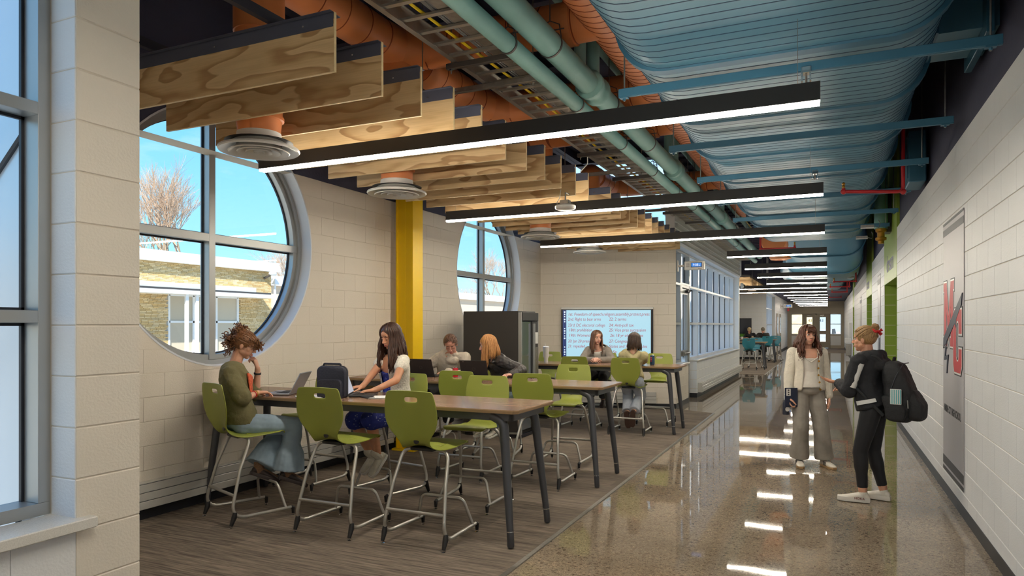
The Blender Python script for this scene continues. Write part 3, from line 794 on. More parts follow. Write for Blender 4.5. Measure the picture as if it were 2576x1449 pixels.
# plywood baffles
XB0, XB1, PB = -4.465, -2.547, 0.0
b0 = None
def ordn(n): return ['nearest', 'second', 'third', 'fourth', 'fifth', 'sixth', 'seventh', 'eighth', 'ninth', 'tenth', 'eleventh', 'twelfth', 'thirteenth', 'fourteenth', 'fifteenth', 'sixteenth', 'seventeenth', 'eighteenth', 'nineteenth', 'twentieth', 'twenty-first', 'farthest'][n]
cnt = 0
for n in range(23):
    if n == 11: continue
    y = 3.15 + .457 * n
    lb = '%s plywood ceiling baffle board counting back from the camera' % ordn(cnt)
    if b0 is None:
        t = b0 = thing('ceiling_baffle', lb, 'baffle', (XB0, y, 3.063), 0, 'plywood baffles over the study alcove')
        Lx = XB1 - XB0
        mb = MB(); mb.box(0, Lx, 0, .019, .004, .30); mb.box(0, Lx, .0, .019, 0, .004, 1); mb.box(Lx, Lx + .003, 0, .019, 0, .34, 1)
        mb.obj('board', [m_ply, m_plyedge], t)
        mb = MB(); mb.box(0, Lx - .004, -.004, 0, .257, .335); mb.box(0, Lx - .004, -.004, .024, .333, .339); mb.box(0, Lx - .004, -.03, .0, .337, .341)
        mb.box(0, Lx - .01, .019, .07, .334, .339)
        mb.obj('steel_cap', mat('dark_blue_channel', lin(84, 88, 106), .5, .2), t)
        for x in (.3, 1.0, 1.7): MB().lathe([(.006, -.003), (.006, 0)], (x, -.004, .29), 8, axis='y').obj('screw', m_chrome, t)
    else: dup(b0, (XB0, y, 3.063), 0, lb); 
    cnt += 1
# long dark channels the baffles hang from
for x in (-4.0, -3.0):
    o = MB().box(x - .02, x + .02, 2.2, 13.3, 3.41, 3.47).obj('baffle_rail', mat('dark_channel', lin(48, 48, 60), .55))
    tag(o, ('dark channel over the left ends of the plywood baffles' if x < -3.5 else 'dark channel over the right half of the plywood baffles'), 'rail', 'dark channels above the baffles')
# alcove two: short run of baffles
b2 = None
for k in range(16):
    y = 26.2 + k * .5
    lb = 'far plywood baffle number %s from the front of the distant alcove' % ['one', 'two', 'three', 'four', 'five', 'six', 'seven', 'eight', 'nine', 'ten', 'eleven', 'twelve', 'thirteen', 'fourteen', 'fifteen', 'sixteen'][k]
    if b2 is None:
        t = b2 = thing('ceiling_baffle', lb, 'baffle', (XB0, y, 3.063), 0, 'plywood baffles over the distant alcove')
        MB().box(0, Lx, 0, .019, 0, .30).obj('board', m_ply, t); MB().box(0, Lx, -.004, .024, .3, .38).obj('steel_cap', m_black, t)
    else: dup(b2, (XB0, y, 3.063), 0, lb)

# linear lights
ZL = EYE + 1.26
def make_light(x0, x1, label, group, top=ZD):
    t = thing('linear_light', label, 'light', (0, 0, 0), 0, group)
    mb = MB(); h = .125; w = .068
    mb.box(x0, x1, 0, w, .018, h); mb.obj('housing', m_black, t)
    MB().box(x0 + .004, x1 - .004, .004, w - .004, 0.0, .018).obj('lens', m_led, t)
    MB().box(x0 + .01, x1 - .01, .01, w - .01, h - .004, h + .0003).obj('added_glow_strip', m_fillup, t)  # unseen glowing strip added on top to brighten ducts and deck
    for x in (x0 + .12, x1 - .12): MB().tube([(x, w / 2, h), (x, w / 2, top - ZL)], .0015, 4).obj('cable', m_steel, t)
    return t
lt = {}
names = {0: 'nearest long light bar crossing the top of the view', 1: 'second long light bar, in front of the far baffles', 2: 'third long light bar, above the writing screen wall', 3: 'first short light bar, beyond the three long ones', 4: 'second short light bar over the corridor', 5: 'third short light bar over the corridor', 6: 'fourth short light bar over the corridor',
         7: 'long light bar at the front of the distant alcove', 8: 'second long light bar of the distant alcove'}
for k in range(-3, 16):
    y = 4.33 + 3.05 * k - .0375
    long_ = k in (0, 1, 2, 7, 8, -2, -3, -1)
    if k < 0: x0, x1 = (-1.8, -.04)  # unseen bars behind the camera, added as fill light
    else: x0, x1 = ((-4.24, -.04) if long_ else (-1.72, -.02))
    key = (x0, y > 36.4)
    lb = names.get(k, (('nearest', 'middle', 'farthest')[-k - 1] + ' unseen light bar added as fill over the corridor behind the camera' if k < 0 else 'distant short light bar, %s beyond the far alcove' % ['first', 'second', 'third', 'fourth', 'fifth', 'sixth', 'last'][max(0, k - 9)]))
    if key not in lt: lt[key] = make_light(x0, x1, lb, 'linear lights hung across the corridor', 3.32 if y > 36.4 else ZD); lt[key].location = (0, y, ZL)
    else: dup(lt[key], (0, y, ZL), 0, lb)

# clamps holding light cables under struts
for i, y in enumerate((4.93, 8.24)):
    t = thing('strut_clamp', ('silver clamp under the nearest blue strut, holding the light cable', 'small silver clamp under the third blue strut')[i], 'clamp', (-.13, y, EYE + 1.645))
    b = MB(); b.cbox(-.03, .03, -.03, .03, 0, .045, .004); b.box(-.03, -.02, -.03, .03, -.05, 0); b.box(.02, .03, -.03, .03, -.05, 0); b.obj('bracket', m_chrome, t)
    MB().tube([(0, 0, -.06), (0, 0, 0)], .008, 6).obj('bolt', m_steel, t)

# ladder tray
TX0, TX1, TZ = -2.72, -2.25, 3.75
t = thing('cable_tray', 'silver ladder cable tray running beside the green pipes', 'cable tray')
for x, sg in ((TX0, 1), (TX1, -1)):
    b = MB(); b.box(x - .004, x + .004, -1, 24, TZ - .01, TZ + .11); b.box(x - .022, x + .022, -1, 24, TZ - .016, TZ - .01); b.box(x - .022, x + .022, -1, 24, TZ + .11, TZ + .116); b.obj('side_rail', m_tray, t)
rg = MB().box(TX0, TX1, -.02, .02, 0, .018).mesh('rung', m_tray)
y = .2
while y < 23.9: link('rung', rg, t, (0, y, TZ)); y += .229
b = MB(); b.box(TX1 - .16, TX1 - .01, -1, 24, TZ + .02, TZ + .024); b.obj('cover_strip', m_steel, t)
for x, r in ((TX0 + .19, .008),):
    tag(MB().tube([(x + .02 * sin(yy * 1.3), yy, TZ + .032) for yy in [k * .5 for k in range(48)]], .011, 6).obj('yellow_cable', m_yelp), 'yellow cable lying along the ladder tray', 'cable')
o = MB()
for k in range(5): o.tube([(TX0 + .26 + .018 * k + .006 * sin(yy + k), yy, TZ + .03) for yy in [j * .6 for j in range(40)]], .007, 5)
tag(o.obj('cable_bundle', mat('grey_cable', lin(120, 120, 118), .5)), 'bundle of thin grey cables lying in the ladder tray', 'cables')['kind'] = 'stuff'
# label on tray rail
lbm = m_white
MB().box(TX1 + .005, TX1 + .007, 3.58, 3.75, TZ + .01, TZ + .085).obj('label_plate', lbm, t)
text('DANGER', .028, frameM((TX1 + .008, 3.6, TZ + .05), (0, 1, 0), (0, 0, 1)), m_red, t)
MB().box(TX1 + .005, TX1 + .007, 3.82, 3.93, TZ + .01, TZ + .06).obj('label_plate', lbm, t)
for i, (y, xa, xb, mm) in enumerate(((4.87, -2.80, -2.16, m_strut), (8.07, -2.80, -2.16, m_strut), (9.6, -2.80, -2.16, m_strut), (12.9, -2.80, -2.16, m_strut), (14.3, -2.80, -2.16, m_strut), (5.4, -3.4, -2.22, m_steel), (9.15, -3.4, -2.22, m_steel), (12.5, -3.4, -2.22, m_steel))):
    lbl = ['dark strut under the cable tray nearest the camera', 'dark strut under the tray above the second light bar', 'dark strut under the tray just beyond the second light bar', 'dark strut under the tray near the ribbed header', 'farthest dark strut under the cable tray', 'bright steel strut from the fourth baffle to the tray', 'bright steel strut behind the middle baffles', 'bright steel strut behind the far baffles'][i]
    t = thing('tray_strut', lbl, 'strut', group='struts under the cable tray')
    MB().cbox(xa, xb, y - .02, y + .02, TZ - .065, TZ - .02, .003).obj('strut', mm, t)
    for x in (xa + .04, xb - .05):
        MB().tube([(x, y, TZ - .1), (x, y, ZD)], .005, 6).obj('rod', m_steel, t)
        MB().lathe([(.016, TZ - .075), (.016, TZ - .065)], (x, y, 0), 6).obj('nut', m_chrome, t)

# green-blue insulated pipes with clevis hangers
def pipe(name, label, x, z, r, y0, y1, hangers=(), tees=(), m=None):
    t = thing(name, label, 'pipe'); m = m or m_teal
    MB().tube([(x, y0, z), (x, y1, z)], r, 20).obj('pipe_run', m, t, radians(40))
    for y in hangers:
        b = MB(); rings = []
        for k in range(25):
            a = 2 * pi * k / 24
            rings.append([(x + (r + q) * cos(a), y + dy, z + (r + q) * sin(a)) for q, dy in ((.001, -.012), (.007, -.012), (.007, .012), (.001, .012))])
        b.loft(rings, True, False); b.tube([(x + r + .005, y, z), (x + r * .8, y, z + r * 1.5), (x, y, z + r * 1.9), (x - r * .8, y, z + r * 1.5), (x - r - .005, y, z)], .005, 6)
        b.tube([(x, y, z + r * 1.85), (x, y, ZD)], .005, 6); b.tube([(x - r * 1.2, y, z + r * 1.1), (x + r * 1.2, y, z + r * 1.1)], .005, 6)
        b.obj('clevis_hanger', m_strut, t, radians(40))
    for y in tees:
        b = MB(); b.lathe([(r, -.16), (r * 1.35, -.13), (r * 1.35, -.07), (r * 1.15, -.04), (r * 1.15, .04), (r * 1.35, .07), (r * 1.35, .13), (r, .16)], (x, y, z), 20, axis='y', caps=False)
        b.obj('tee_fitting', m, t, radians(40))
        MB().tube([(x, y, z), (x, y, ZD)], r * .62, 14).obj('riser', m, t, radians(40))
        MB().tube([(x - .02, y - .32, z + .02), (x - .02, y - .32, ZD)], r * .55, 14).obj('riser', m, t, radians(40))
    return t
pipe('insulated_pipe', 'thin green-blue insulated pipe next to the cable tray', -2.165, EYE + 2.09, .068, -1, 23.9, [4.67 + 1.55 * k for k in range(-1, 10)])
pipe('insulated_pipe', 'thick green-blue insulated pipe with tee fittings', -2.03, EYE + 2.25, .10, -1, 23.9, [5.18 + 1.65 * k for k in range(-1, 9)], (6.3, 10.1, 15.0))
pipe('insulated_pipe', 'high green-blue pipe seen between the orange ducts', -1.95, 4.74, .04, -1, 23, [3, 6.5, 9.7, 12.5])
pipe('insulated_pipe', 'highest green-blue pipe close under the dark deck', -2.3, 4.7, .06, -1, 23, [3.5, 7.2, 10.9])
pipe('yellow_pipe', 'thin yellow pipe above the orange ducts', -2.15, 4.62, .016, -1, 23, m=m_yelp)
# red sprinkler drops
def red(pts, label, head=True):
    t = thing('sprinkler_pipe', label, 'pipe', group='red sprinkler pipes')
    MB().tube(fillet(pts, .06, 5), .021, 10).obj('pipe_run', m_red, t, radians(40))
    for p in pts[1:-1]:
        MB().ell(p, .034, .034, .034, 10, 6).obj('elbow', m_red, t, True)
    p = pts[-1]
    b = MB(); b.lathe([(.012, 0), (.018, .02), (.012, .04), (.022, .055), (.008, .07)], p, 10); b.obj('sprinkler_head', m_brass, t)
    return t
yy = 9.0
red([(onY(2272, yy), yy, ZD), (onY(2272, yy), yy, zof(482, onY(2272, yy), yy)), (onY(2122, yy), yy, zof(482, onY(2122, yy), yy)), (onY(2122, yy), yy, zof(474, onY(2122, yy), yy))], 'red sprinkler pipe dropping beside the big duct at right')
for i, (yy, xa, xb, py, top) in enumerate(((22.0, 2153, 2098, 709, 620), (26.0, 2137, 2089, 722, 700), (30, 2131, 2093, 735, 715), (44, 2116, 2087, 748, 742))):
    red([(onY(xa, yy), yy, ZD), (onY(xa, yy), yy, zof(py, 0, yy)), (onY(xb, yy), yy, zof(py, 0, yy)), (onY(xb, yy), yy, zof(py - 3, 0, yy))], ['tall red sprinkler drop beyond the blue elbow', 'short red sprinkler drop in the distance, third from the end', 'short red sprinkler drop in the distance, second from the end', 'farthest red sprinkler drop, near the entrance'][i])
yy = 15.5
red([(onY(1913, yy), yy, ZD), (onY(1913, yy), yy, zof(627, onY(1913, yy), yy)), (onY(1999, yy), yy, zof(624, onY(1999, yy), yy)), (onY(1999, yy), yy, zof(617, onY(1999, yy), yy))], 'red sprinkler pipe left of centre above the short light bars')
# green riser with brass cap on the right wall
t = thing('riser_pipe', 'green-blue vertical riser ending in a brass valve at the right wall', 'pipe')
yy = 14.0; xc = .86
MB().tube([(xc, yy, 3.35), (xc, yy, ZD)], .11, 18).obj('pipe_run', m_teal, t, True)
MB().lathe([(.09, 3.35), (.09, 3.3), (.06, 3.28), (.06, 3.2), (.09, 3.19), (.09, 3.15), (.05, 3.13), (.05, 3.08)], (xc, yy, 0), 16).obj('brass_valve', m_brass, t, radians(40))
MB().cbox(.93, 1.04, 14.1, 14.5, 3.3, 4.1, .01).obj('grey_box', m_strut, t)
# small strut-mounted sensors
for i, (px, py, yy) in enumerate(((2182, 571, 11.6), (2168, 598, 13.2), (2140, 698, 22.5))):
    x = onY(px, yy); z = zof(py, x, yy)
    t = thing('control_box', ['small silver control box at the right end of the fifth strut', 'small silver control box at the right end of the farthest strut', 'tiny silver control box above the distant red pipes'][i], 'box', (x, yy, z))
    MB().cbox(-.09, .09, -.03, .03, -.015, .03, .004).obj('casing', m_steel, t); MB().box(-.09, .09, -.035, .035, -.022, -.012).obj('cover', m_white, t)
    MB().tube([(.09, 0, 0), (.15, 0, -.02), (.17, .02, .05), (.15, .05, .1)], .006, 6).obj('whip', m_steel, t, True)
# orange cap end and more
t = thing('orange_stub_duct', 'orange duct end seen above the short light bars', 'duct', (onY(1948, 16.8), 16.6, zof(632, 0, 16.8) + .25))
MB().lathe([(.001, 0), (.25, 0), (.27, .02), (.27, .8)], (0, 0, 0), 28, axis='y').obj('end_plate', m_orange, t, radians(40))
t = thing('orange_drop_duct', 'orange duct piece hanging behind the fifth light bar', 'duct', (onY(1972, 19.5), 19.5, 3.35))
MB().lathe([(.33, 0), (.36, .05), (.36, 1.2)], (0, 0, 0), 28).obj('drop', m_orange, t, radians(40))
# wireless access point hanging at the baffle edge
t = thing('access_point', 'white round wireless access point hanging at the second light bar', 'access point', (-2.62, 7.15, 2.92))
MB().lathe([(.001, -.03), (.09, -.03), (.112, -.015), (.115, .01), (.10, .025), (.001, .028)], (0, 0, 0), 32).obj('disc', m_white, t, radians(50))
MB().cbox(-.05, .05, -.04, .04, .028, .075, .003).obj('mount_box', m_steel, t); MB().tube([(0, 0, .07), (0, 0, .16), (0, .11, .16)], .008, 6).obj('bracket', m_steel, t)
MB().tube([(-.09, 0, .02), (-.1, 0, .06), (-.07, 0, .1), (-.06, .02, .2)], .004, 6).obj('lead', m_white, t, True)
t = thing('access_point', 'small white ceiling device in the distant alcove', 'access point', (onY(1892, 27), 27, zof(731, onY(1892, 27), 27)))
MB().lathe([(.001, -.02), (.14, -.02), (.15, .01), (.001, .03)], (0, 0, 0), 20).obj('disc', m_white, t, radians(50)); MB().cbox(-.04, .04, -.04, .04, .03, .1).obj('mount_box', m_steel, t); MB().tube([(0, 0, .09), (0, 0, 1.9)], .006, 6).obj('hanger_rod', m_steel, t)
t = thing('loop_cable', 'white cable drooping behind the eighth plywood baffle', 'cable', (0, 0, 0)); yv = 7.4
MB().tube(fillet([(onY(1478, yv), yv, zof(395, onY(1478, yv), yv)), (onY(1478, yv), yv, zof(412, onY(1478, yv), yv)), (onY(1460, yv), yv, zof(432, onY(1460, yv), yv))], .05, 5), .006, 6).obj('cable_run', m_white, t, True)
# white round camera on the far pier
t = thing('dome_camera', 'small white dome camera on the edge of the far pier', 'camera', (XM + .06, 23.9, 2.93))
MB().lathe([(.001, 0), (.09, 0), (.09, .05), (.06, .09), (.001, .1)], (0, 0, 0), 20, axis='x').obj('housing', m_white, t, True); MB().ell((.1, 0, 0), .04, .04, .04, 12, 8).obj('dome', m_black, t, True)
# ------------------------------------------------------------------ radiators
def radiator(M, L, label, nm='finned_radiator', cap=True):
    t = thing(nm, label, 'radiator'); t.matrix_world = M
    for k in range(3):
        z = .112 + k * .069
        MB().cbox(0, L, -.10, -.004, z, z + .064, .003).obj('panel', m_rad, t)
    MB().box(0, L, -.085, -.004, .105, .316).obj('inner_body', m_gask, t)
    MB().cbox(0, L, -.075, -.001, .314, .322, .002).obj('top_grille', m_rad, t)
    for x in (-.003, L): MB().box(x, x + .004, -.10, -.001, .108, .322).obj('end_cap', m_rad, t)
    return t
m_rad = mat('radiator_enamel', lin(205, 203, 198), .35, .25)
def MZ(x, y, a): return Matrix.Translation((x, y, 0)) @ Matrix.Rotation(a, 4, 'Z')
radiator(MZ(XL, 2.1, pi / 2), 5.4, 'long low louvred radiator on the left wall under the near round window')
radiator(MZ(XL, 8.0, pi / 2), 4.4, 'low radiator on the left wall beyond the yellow column')
radiator(MZ(XL, 12.76, ang17) @ Matrix.Translation((.5, 0, 0)), 1.75, 'short low radiator under the writing screen')
radiator(MZ(XM, 16.0, pi / 2), 7.9, 'long low radiator under the tall corridor windows')
t = thing('radiator_pipe', 'white pipe stub at the foot of the yellow column', 'pipe'); MB().tube([(XL + .06, 7.45, .2), (XL + .06, 8.05, .2)], .03, 12).obj('pipe_run', m_white, t, True); MB().tube([(XL + .06, 7.5, .2), (XL + .06, 7.54, .2)], .042, 12).obj('coupling', m_white, t, True)

# ------------------------------------------------------------------ tables
TH = 1.01
def make_table(x0, y0, L, Wd, label, top=None):
    t = thing('study_table', label, 'table', (x0, y0, 0), 0, 'tall study tables')
    o = (.012, .06)
    def outline(off, z): 
        c = .035
        return [(p[0], p[1], z) for p in [(x, y) for x, y in ((off + c, off), (L - off - c, off), (L - off, off + c), (L - off, Wd - off - c), (L - off - c, Wd - off), (off + c, Wd - off), (off, Wd - off - c), (off, off + c))]]
    MB().loft([outline(.02, TH - .028), outline(.004, TH - .012), outline(0, TH - .006), outline(0, TH)], True, True).obj('tabletop', [m_top], t)
    MB().loft([outline(.016, TH - .03), outline(.002, TH - .0125), outline(-.0012, TH - .0065), outline(-.0012, TH - .0012)], True, True).obj('edge_band', m_topedge, t)
    b = MB(); i = .07; h0, h1 = TH - .09, TH - .03
    b.box(i, L - i, i, i + .03, h0, h1); b.box(i, L - i, Wd - i - .03, Wd - i, h0, h1); b.box(i, i + .03, i, Wd - i, h0, h1); b.box(L - i - .03, L - i, i, Wd - i, h0, h1)
    b.obj('apron', m_leg, t)
    for sx, sy in ((0, 0), (1, 0), (0, 1), (1, 1)):
        xt = (L - .15) if sx else .15; yt = (Wd - .09) if sy else .09
        xb_ = (L - .06) if sx else .06; yb_ = (Wd - .02) if sy else .02
        pts = [(xt + (-.10 if sx else .10), yt, TH - .055), (xt, yt, TH - .10), (xt + (xb_ - xt) * .12, yt + (yb_ - yt) * .12, TH - .2), (xt + (xb_ - xt) * .9, yt + (yb_ - yt) * .9, .13)]
        pts = fillet(pts, .08, 5)
        MB().tube(pts, [.036] * (len(pts) - 1) + [.026], 12).obj('leg', m_leg, t, radians(35))
        p, q = Vector(pts[-1]), Vector((xb_, yb_, 0.012))
        MB().tube([p, p.lerp(q, .05)], .0275, 12).obj('leg_ring', m_chrome, t, radians(35))
        MB().tube([p.lerp(q, .05), p.lerp(q, .9), q], [.026, .026, .02], 12).obj('leg_foot', m_leg, t, radians(35))
    return t
tb = make_table(-5.18, 4.54, 3.15, .76, 'tall walnut-topped table nearest the camera')
dup(tb, (-5.18, 6.60, 0), 0, 'tall walnut-topped table in the middle row, with two black laptops')
dup(tb, (-5.16, 10.28, 0), 0, 'tall walnut-topped table farthest back, before the writing screen')
dup(tb, (-5.18, 26.63, 0), 0, 'front table of the distant alcove')
dup(tb, (-5.18, 31.9, 0), 0, 'rear table of the distant alcove')

# ------------------------------------------------------------------ stool chairs
def shell_mesh(m):
    prof = [(.235, .700), (.225, .722), (.18, .733), (.10, .733), (0, .728), (-.09, .728), (-.15, .738), (-.195, .765), (-.222, .81), (-.24, .87), (-.255, .94), (-.268, 1.01), (-.28, 1.08), (-.287, 1.13), (-.29, 1.15)]
    hw = [.185, .205, .215, .218, .212, .185, .150, .128, .145, .195, .222, .224, .214, .200, .185]
    cv = [0, .0, .012, .016, .02, .026, .03, .03, .03, .028, .026, .022, .02, .018, .015]
    # resample
    def rs(a, n):
        o = []
        for i in range(n):
            u = i / (n - 1) * (len(a) - 1); k = min(int(u), len(a) - 2); f = u - k
            if isinstance(a[0], tuple): 
                p0, p1, p2, p3 = a[max(0, k - 1)], a[k], a[k + 1], a[min(len(a) - 1, k + 2)]
                o.append(tuple(.5 * (2 * p1[j] + (p2[j] - p0[j]) * f + (2 * p0[j] - 5 * p1[j] + 4 * p2[j] - p3[j]) * f * f + (3 * p1[j] - p0[j] - 3 * p2[j] + p3[j]) * f ** 3) for j in (0, 1)))
            else:
                p0, p1, p2, p3 = a[max(0, k - 1)], a[k], a[k + 1], a[min(len(a) - 1, k + 2)]
                o.append(.5 * (2 * p1 + (p2 - p0) * f + (2 * p0 - 5 * p1 + 4 * p2 - p3) * f * f + (3 * p1 - p0 - 3 * p2 + p3) * f ** 3))
        return o
    NV, NU = 57, 25
    P, H, Cc = rs(prof, NV), rs(hw, NV), rs(cv, NV)
    H[-1] *= .93; H[-2] *= .975; H[0] *= .93
    grid = []
    for i in range(NV):
        a = P[max(0, i - 1)]; b = P[min(NV - 1, i + 1)]; tx, tz = b[0] - a[0], b[1] - a[1]; l = sqrt(tx * tx + tz * tz); nx, nz = -tz / l, tx / l   # normal points to the sitter side
        row = []
        for j in range(NU):
            u = -1 + 2 * j / (NU - 1); x = u * H[i]
            q = Cc[i] * (1 - cos(u * pi / 2)) * 1.0
            row.append([x, P[i][0] - nx * 0 + (-nx) * (-q), P[i][1] + nz * (-q) * -1 if False else P[i][1] + nz * q * -1 * -1])
            row[-1][1] = P[i][0] + (nx * q if i < 0 else nx * q); row[-1][2] = P[i][1] + nz * q
            if i < 8: row[-1][2] = P[i][1] - q * .8 * (1 if i < 4 else .3)
        grid.append(row)
    # handle hole: stadium in (x, z) near top
    zc_, hx, hz = 1.085, .055, .017
    def sd(x, z): 
        dx = max(abs(x) - (hx - hz), 0); dz = (z - zc_) + (.0 if True else 0); return sqrt(dx * dx + dz * dz) - hz
    keep = []; 
    for i in range(NV - 1):
        for j in range(NU - 1):
            cx = (grid[i][j][0] + grid[i + 1][j + 1][0]) / 2; cz = (grid[i][j][2] + grid[i + 1][j + 1][2]) / 2
            if i > 40 and sd(cx, cz) < .002: continue
            keep.append((i, j))
    ks = set(keep)
    for i in range(41, NV - 1):
        for j in range(1, NU - 1):
            nb = [(i - 1, j - 1), (i - 1, j), (i, j - 1), (i, j)]
            m_ = sum(n in ks for n in nb)
            if 0 < m_ < 4:
                x, y, z = grid[i][j]
                for _ in range(6):
                    s0 = sd(x, z); e = 1e-4; gx = (sd(x + e, z) - s0) / e; gz = (sd(x, z + e) - s0) / e; g = gx * gx + gz * gz + 1e-9
                    x -= s0 * gx / g; z -= s0 * gz / g
                grid[i][j][0] = x; grid[i][j][2] = z
    vs = [tuple(p) for r in grid for p in r]; fs = [(i * NU + j, i * NU + j + 1, (i + 1) * NU + j + 1, (i + 1) * NU + j) for i, j in keep]
    me = bpy.data.meshes.new('shell'); me.from_pydata(vs, [], fs)
    me.polygons.foreach_set('use_smooth', [True] * len(fs)); me.materials.append(m)
    o = bpy.data.objects.new('tmp', me); COL.objects.link(o)
    md = o.modifiers.new('s', 'SOLIDIFY'); md.thickness = .009; md.offset = 0
    md = o.modifiers.new('w', 'SUBSURF'); md.levels = 1; md.render_levels = 1
    bpy.context.view_layer.update()
    me2 = bpy.data.meshes.new_from_object(o.evaluated_get(bpy.context.evaluated_depsgraph_get()))
    bpy.data.objects.remove(o); me2.name = 'shell'; return me2
def make_chair(label, m, group):
    t = thing('stool_chair', label, 'chair', (0, 0, 0), 0, group)
    link('shell', shell_mesh(m), t)
    # rim under the seat
    MB().cbox(-.10, .10, -.14, -.06, .688, .714, .006).obj('mount_block', m_foot, t); MB().cbox(-.10, .10, .06, .13, .69, .716, .006).obj('mount_block', m_foot, t)
    b = MB(); b.cbox(-.13, .13, -.07, .17, .712, .728, .006); b.obj('seat_rib', m, t)
    MB().lathe([(.001, 0), (.022, 0), (.022, .004)], (0, -.2115, .772), 16, axis='y').obj('round_plug', m_foot, t)
    R = .0135
    pts = [(-.245, .27, .075), (-.265, -.27, .075), (-.225, -.17, .45), (-.195, -.07, .69), (.195, -.07, .69), (.225, -.17, .45), (.265, -.27, .075), (.245, .27, .075)]
    MB().tube(fillet(pts, [.11, .0001, .085, .085, .0001, .11], 6), R, 12).obj('sled_frame', m_tube, t, radians(50))
    pts = [(-.246, .215, .08), (-.185, .17, .285), (.185, .17, .285), (.246, .215, .08)]
    MB().tube(fillet(pts, .07, 6), .0115, 10).obj('footrest', m_tube, t, radians(50))
    MB().tube([(-.245, -.228, .255), (.245, -.228, .255)], .0125, 10).obj('crossbar', m_tube, t, radians(50))
    for x, y, bx in ((-.247, .275, 0), (.247, .275, 0), (-.262, -.24, 1), (.262, -.24, 1)):
        b = MB()
        if bx: b.tube([(x, y + .012, .125), (x, y + .004, .085), (x, y - .022, .02)], [.017, .022, .014], 10)
        else: b.tube([(x, y - .012, .075), (x, y + .008, .07), (x, y + .008, .02)], [.0165, .018, .012], 10)
        b.obj('glide_boot', m_foot, t, radians(50))
        MB().lathe([(.005, .025), (.005, .01), (.016, .007), (.016, .0065)], (x, y + (-.022 if bx else .008), 0), 10).obj('glide', m_chrome, t)
    return t
G = 'green stool chairs around the study tables'
ch = make_chair('green stool chair holding the student in the olive shirt', m_chair, G)
ch.location = (-4.49, 4.43, 0); ch.rotation_euler = (0, 0, radians(-20))
pl = [
    (-3.545, 4.50, 0, 'empty green stool chair seen from behind, middle one of the near row'),
    (-2.755, 4.55, 0, 'empty green stool chair seen from behind, rightmost at the nearest table'),
    (-4.80, 5.60, 178, 'empty green stool chair facing the camera behind the silver laptop'),
    (-3.84, 5.58, 168, 'green stool chair holding the student in the white lace vest'),
    (-2.92, 5.58, 183, 'empty green stool chair facing the camera at the right of the nearest table'),
    (-3.52, 6.62, 0, 'empty green stool chair seen from behind, left of the middle row'),
    (-2.66, 6.60, 0, 'empty green stool chair seen from behind, right end of the middle table'),
    (-2.80, 7.66, 182, 'empty green stool chair facing the camera at the right of the middle table'),
    (-4.42, 7.72, 180, 'green stool chair holding the student in the pale hoodie with a laptop'),
    (-3.72, 7.72, 195, 'green stool chair holding the red-haired student'),
    (-3.52, 10.30, 0, 'empty green stool chair seen from behind at the farthest table'),
    (-2.70, 10.20, 0, 'green stool chair holding the student seen from behind'),
    (-4.56, 11.35, 180, 'empty green stool chair facing the camera behind the white tumbler'),
    (-3.52, 11.30, 180, 'green stool chair holding the student in the grey fleece'),
    (-2.58, 11.35, 180, 'empty green stool chair facing the camera behind the blue can'),
]
for x, y, r, lb in pl: dup(ch, (x, y, 0), radians(r), lb)
tch = make_chair('teal stool chair in front, turned away, in the distant alcove', m_tealchair, 'teal stool chairs in the distant alcove')
tch.location = (-2.6, 26.5, 0)
for x, y, r, lb in ((-2.5, 27.75, 180, 'pale teal stool chair facing us behind the front distant table'), (-3.3, 26.5, 0, 'teal stool chair half hidden by the far pier'), (-2.4, 31.75, 8, 'teal stool chair seen from behind at the rear distant table'), (-2.15, 33.2, 180, 'teal stool chair at the far right of the distant alcove'), (-3.26, 33.1, 188, 'teal stool chair under the distant student in the tan cap'), (-2.66, 33.15, 178, 'teal stool chair under the distant student in the grey cap')):
    dup(tch, (x, y, 0), radians(r), lb)

# ------------------------------------------------------------------ writing screen on the back wall
Mw = MZ(XL, 12.76, ang17)
def back_u(px):          # along the back wall for a picture column
    t_ = (px - CX) / F; c, s = cos(ang17), sin(ang17)
    return ((-XL) * (C_ + t_ * S_) - 12.76 * (S_ - t_ * C_)) / (c * (C_ + t_ * S_) + s * (S_ - t_ * C_))
u0, u1 = back_u(1412.5), back_u(1642.5)
t = thing('writing_screen', 'wide bright interactive screen covered in red handwriting on the back wall', 'screen'); t.matrix_world = Mw
zb_, zt_ = .985, 1.965
MB().cbox(u0, u1, -.075, -.012, zb_, zt_, .005).obj('frame', m_gask, t)
MB().cbox(u0 - .005, u1 + .005, -.085, -.01, zt_ - .03, zt_ + .015, .006).obj('top_bar', m_white, t)
MB().cbox(u0 - .005, u1 + .005, -.085, -.01, zb_ - .06, zb_, .006).obj('bottom_bar', m_white, t)
m_scr = mat('lit_screen', (0, 0, 0), .3, emit=lin(178, 222, 238), es=1.0)
sx0, sx1, sz0, sz1 = u0 + .03, u1 - .045, zb_ + .03, zt_ - .045
MB().box(sx0 + .07, sx1, -.078, -.0755, sz0, sz1).obj('screen_area', m_scr, t)
MB().box(sx0, sx0 + .07, -.078, -.0755, sz0, sz1).obj('toolbar', mat('lit_toolbar', (0, 0, 0), .3, emit=lin(40, 58, 110), es=1.0), t)
m_icon = mat('lit_icon', (0, 0, 0), .3, emit=lin(225, 240, 250), es=1.0)
for k, f in enumerate((.04, .09, .14, .20, .25, .40, .45, .50, .56, .61, .80, .86, .91, .96)):
    MB().lathe([(.001, 0), (.013 if k % 3 else .017, 0), (.013 if k % 3 else .017, .002)], (sx0 + .037, -.08, sz1 - f * (sz1 - sz0)), 12, axis='y').obj('icon', m_icon, t)
m_ink = mat('red_ink', (0, 0, 0), .5, emit=lin(168, 56, 78), es=1.0)
H = sz1 - sz0
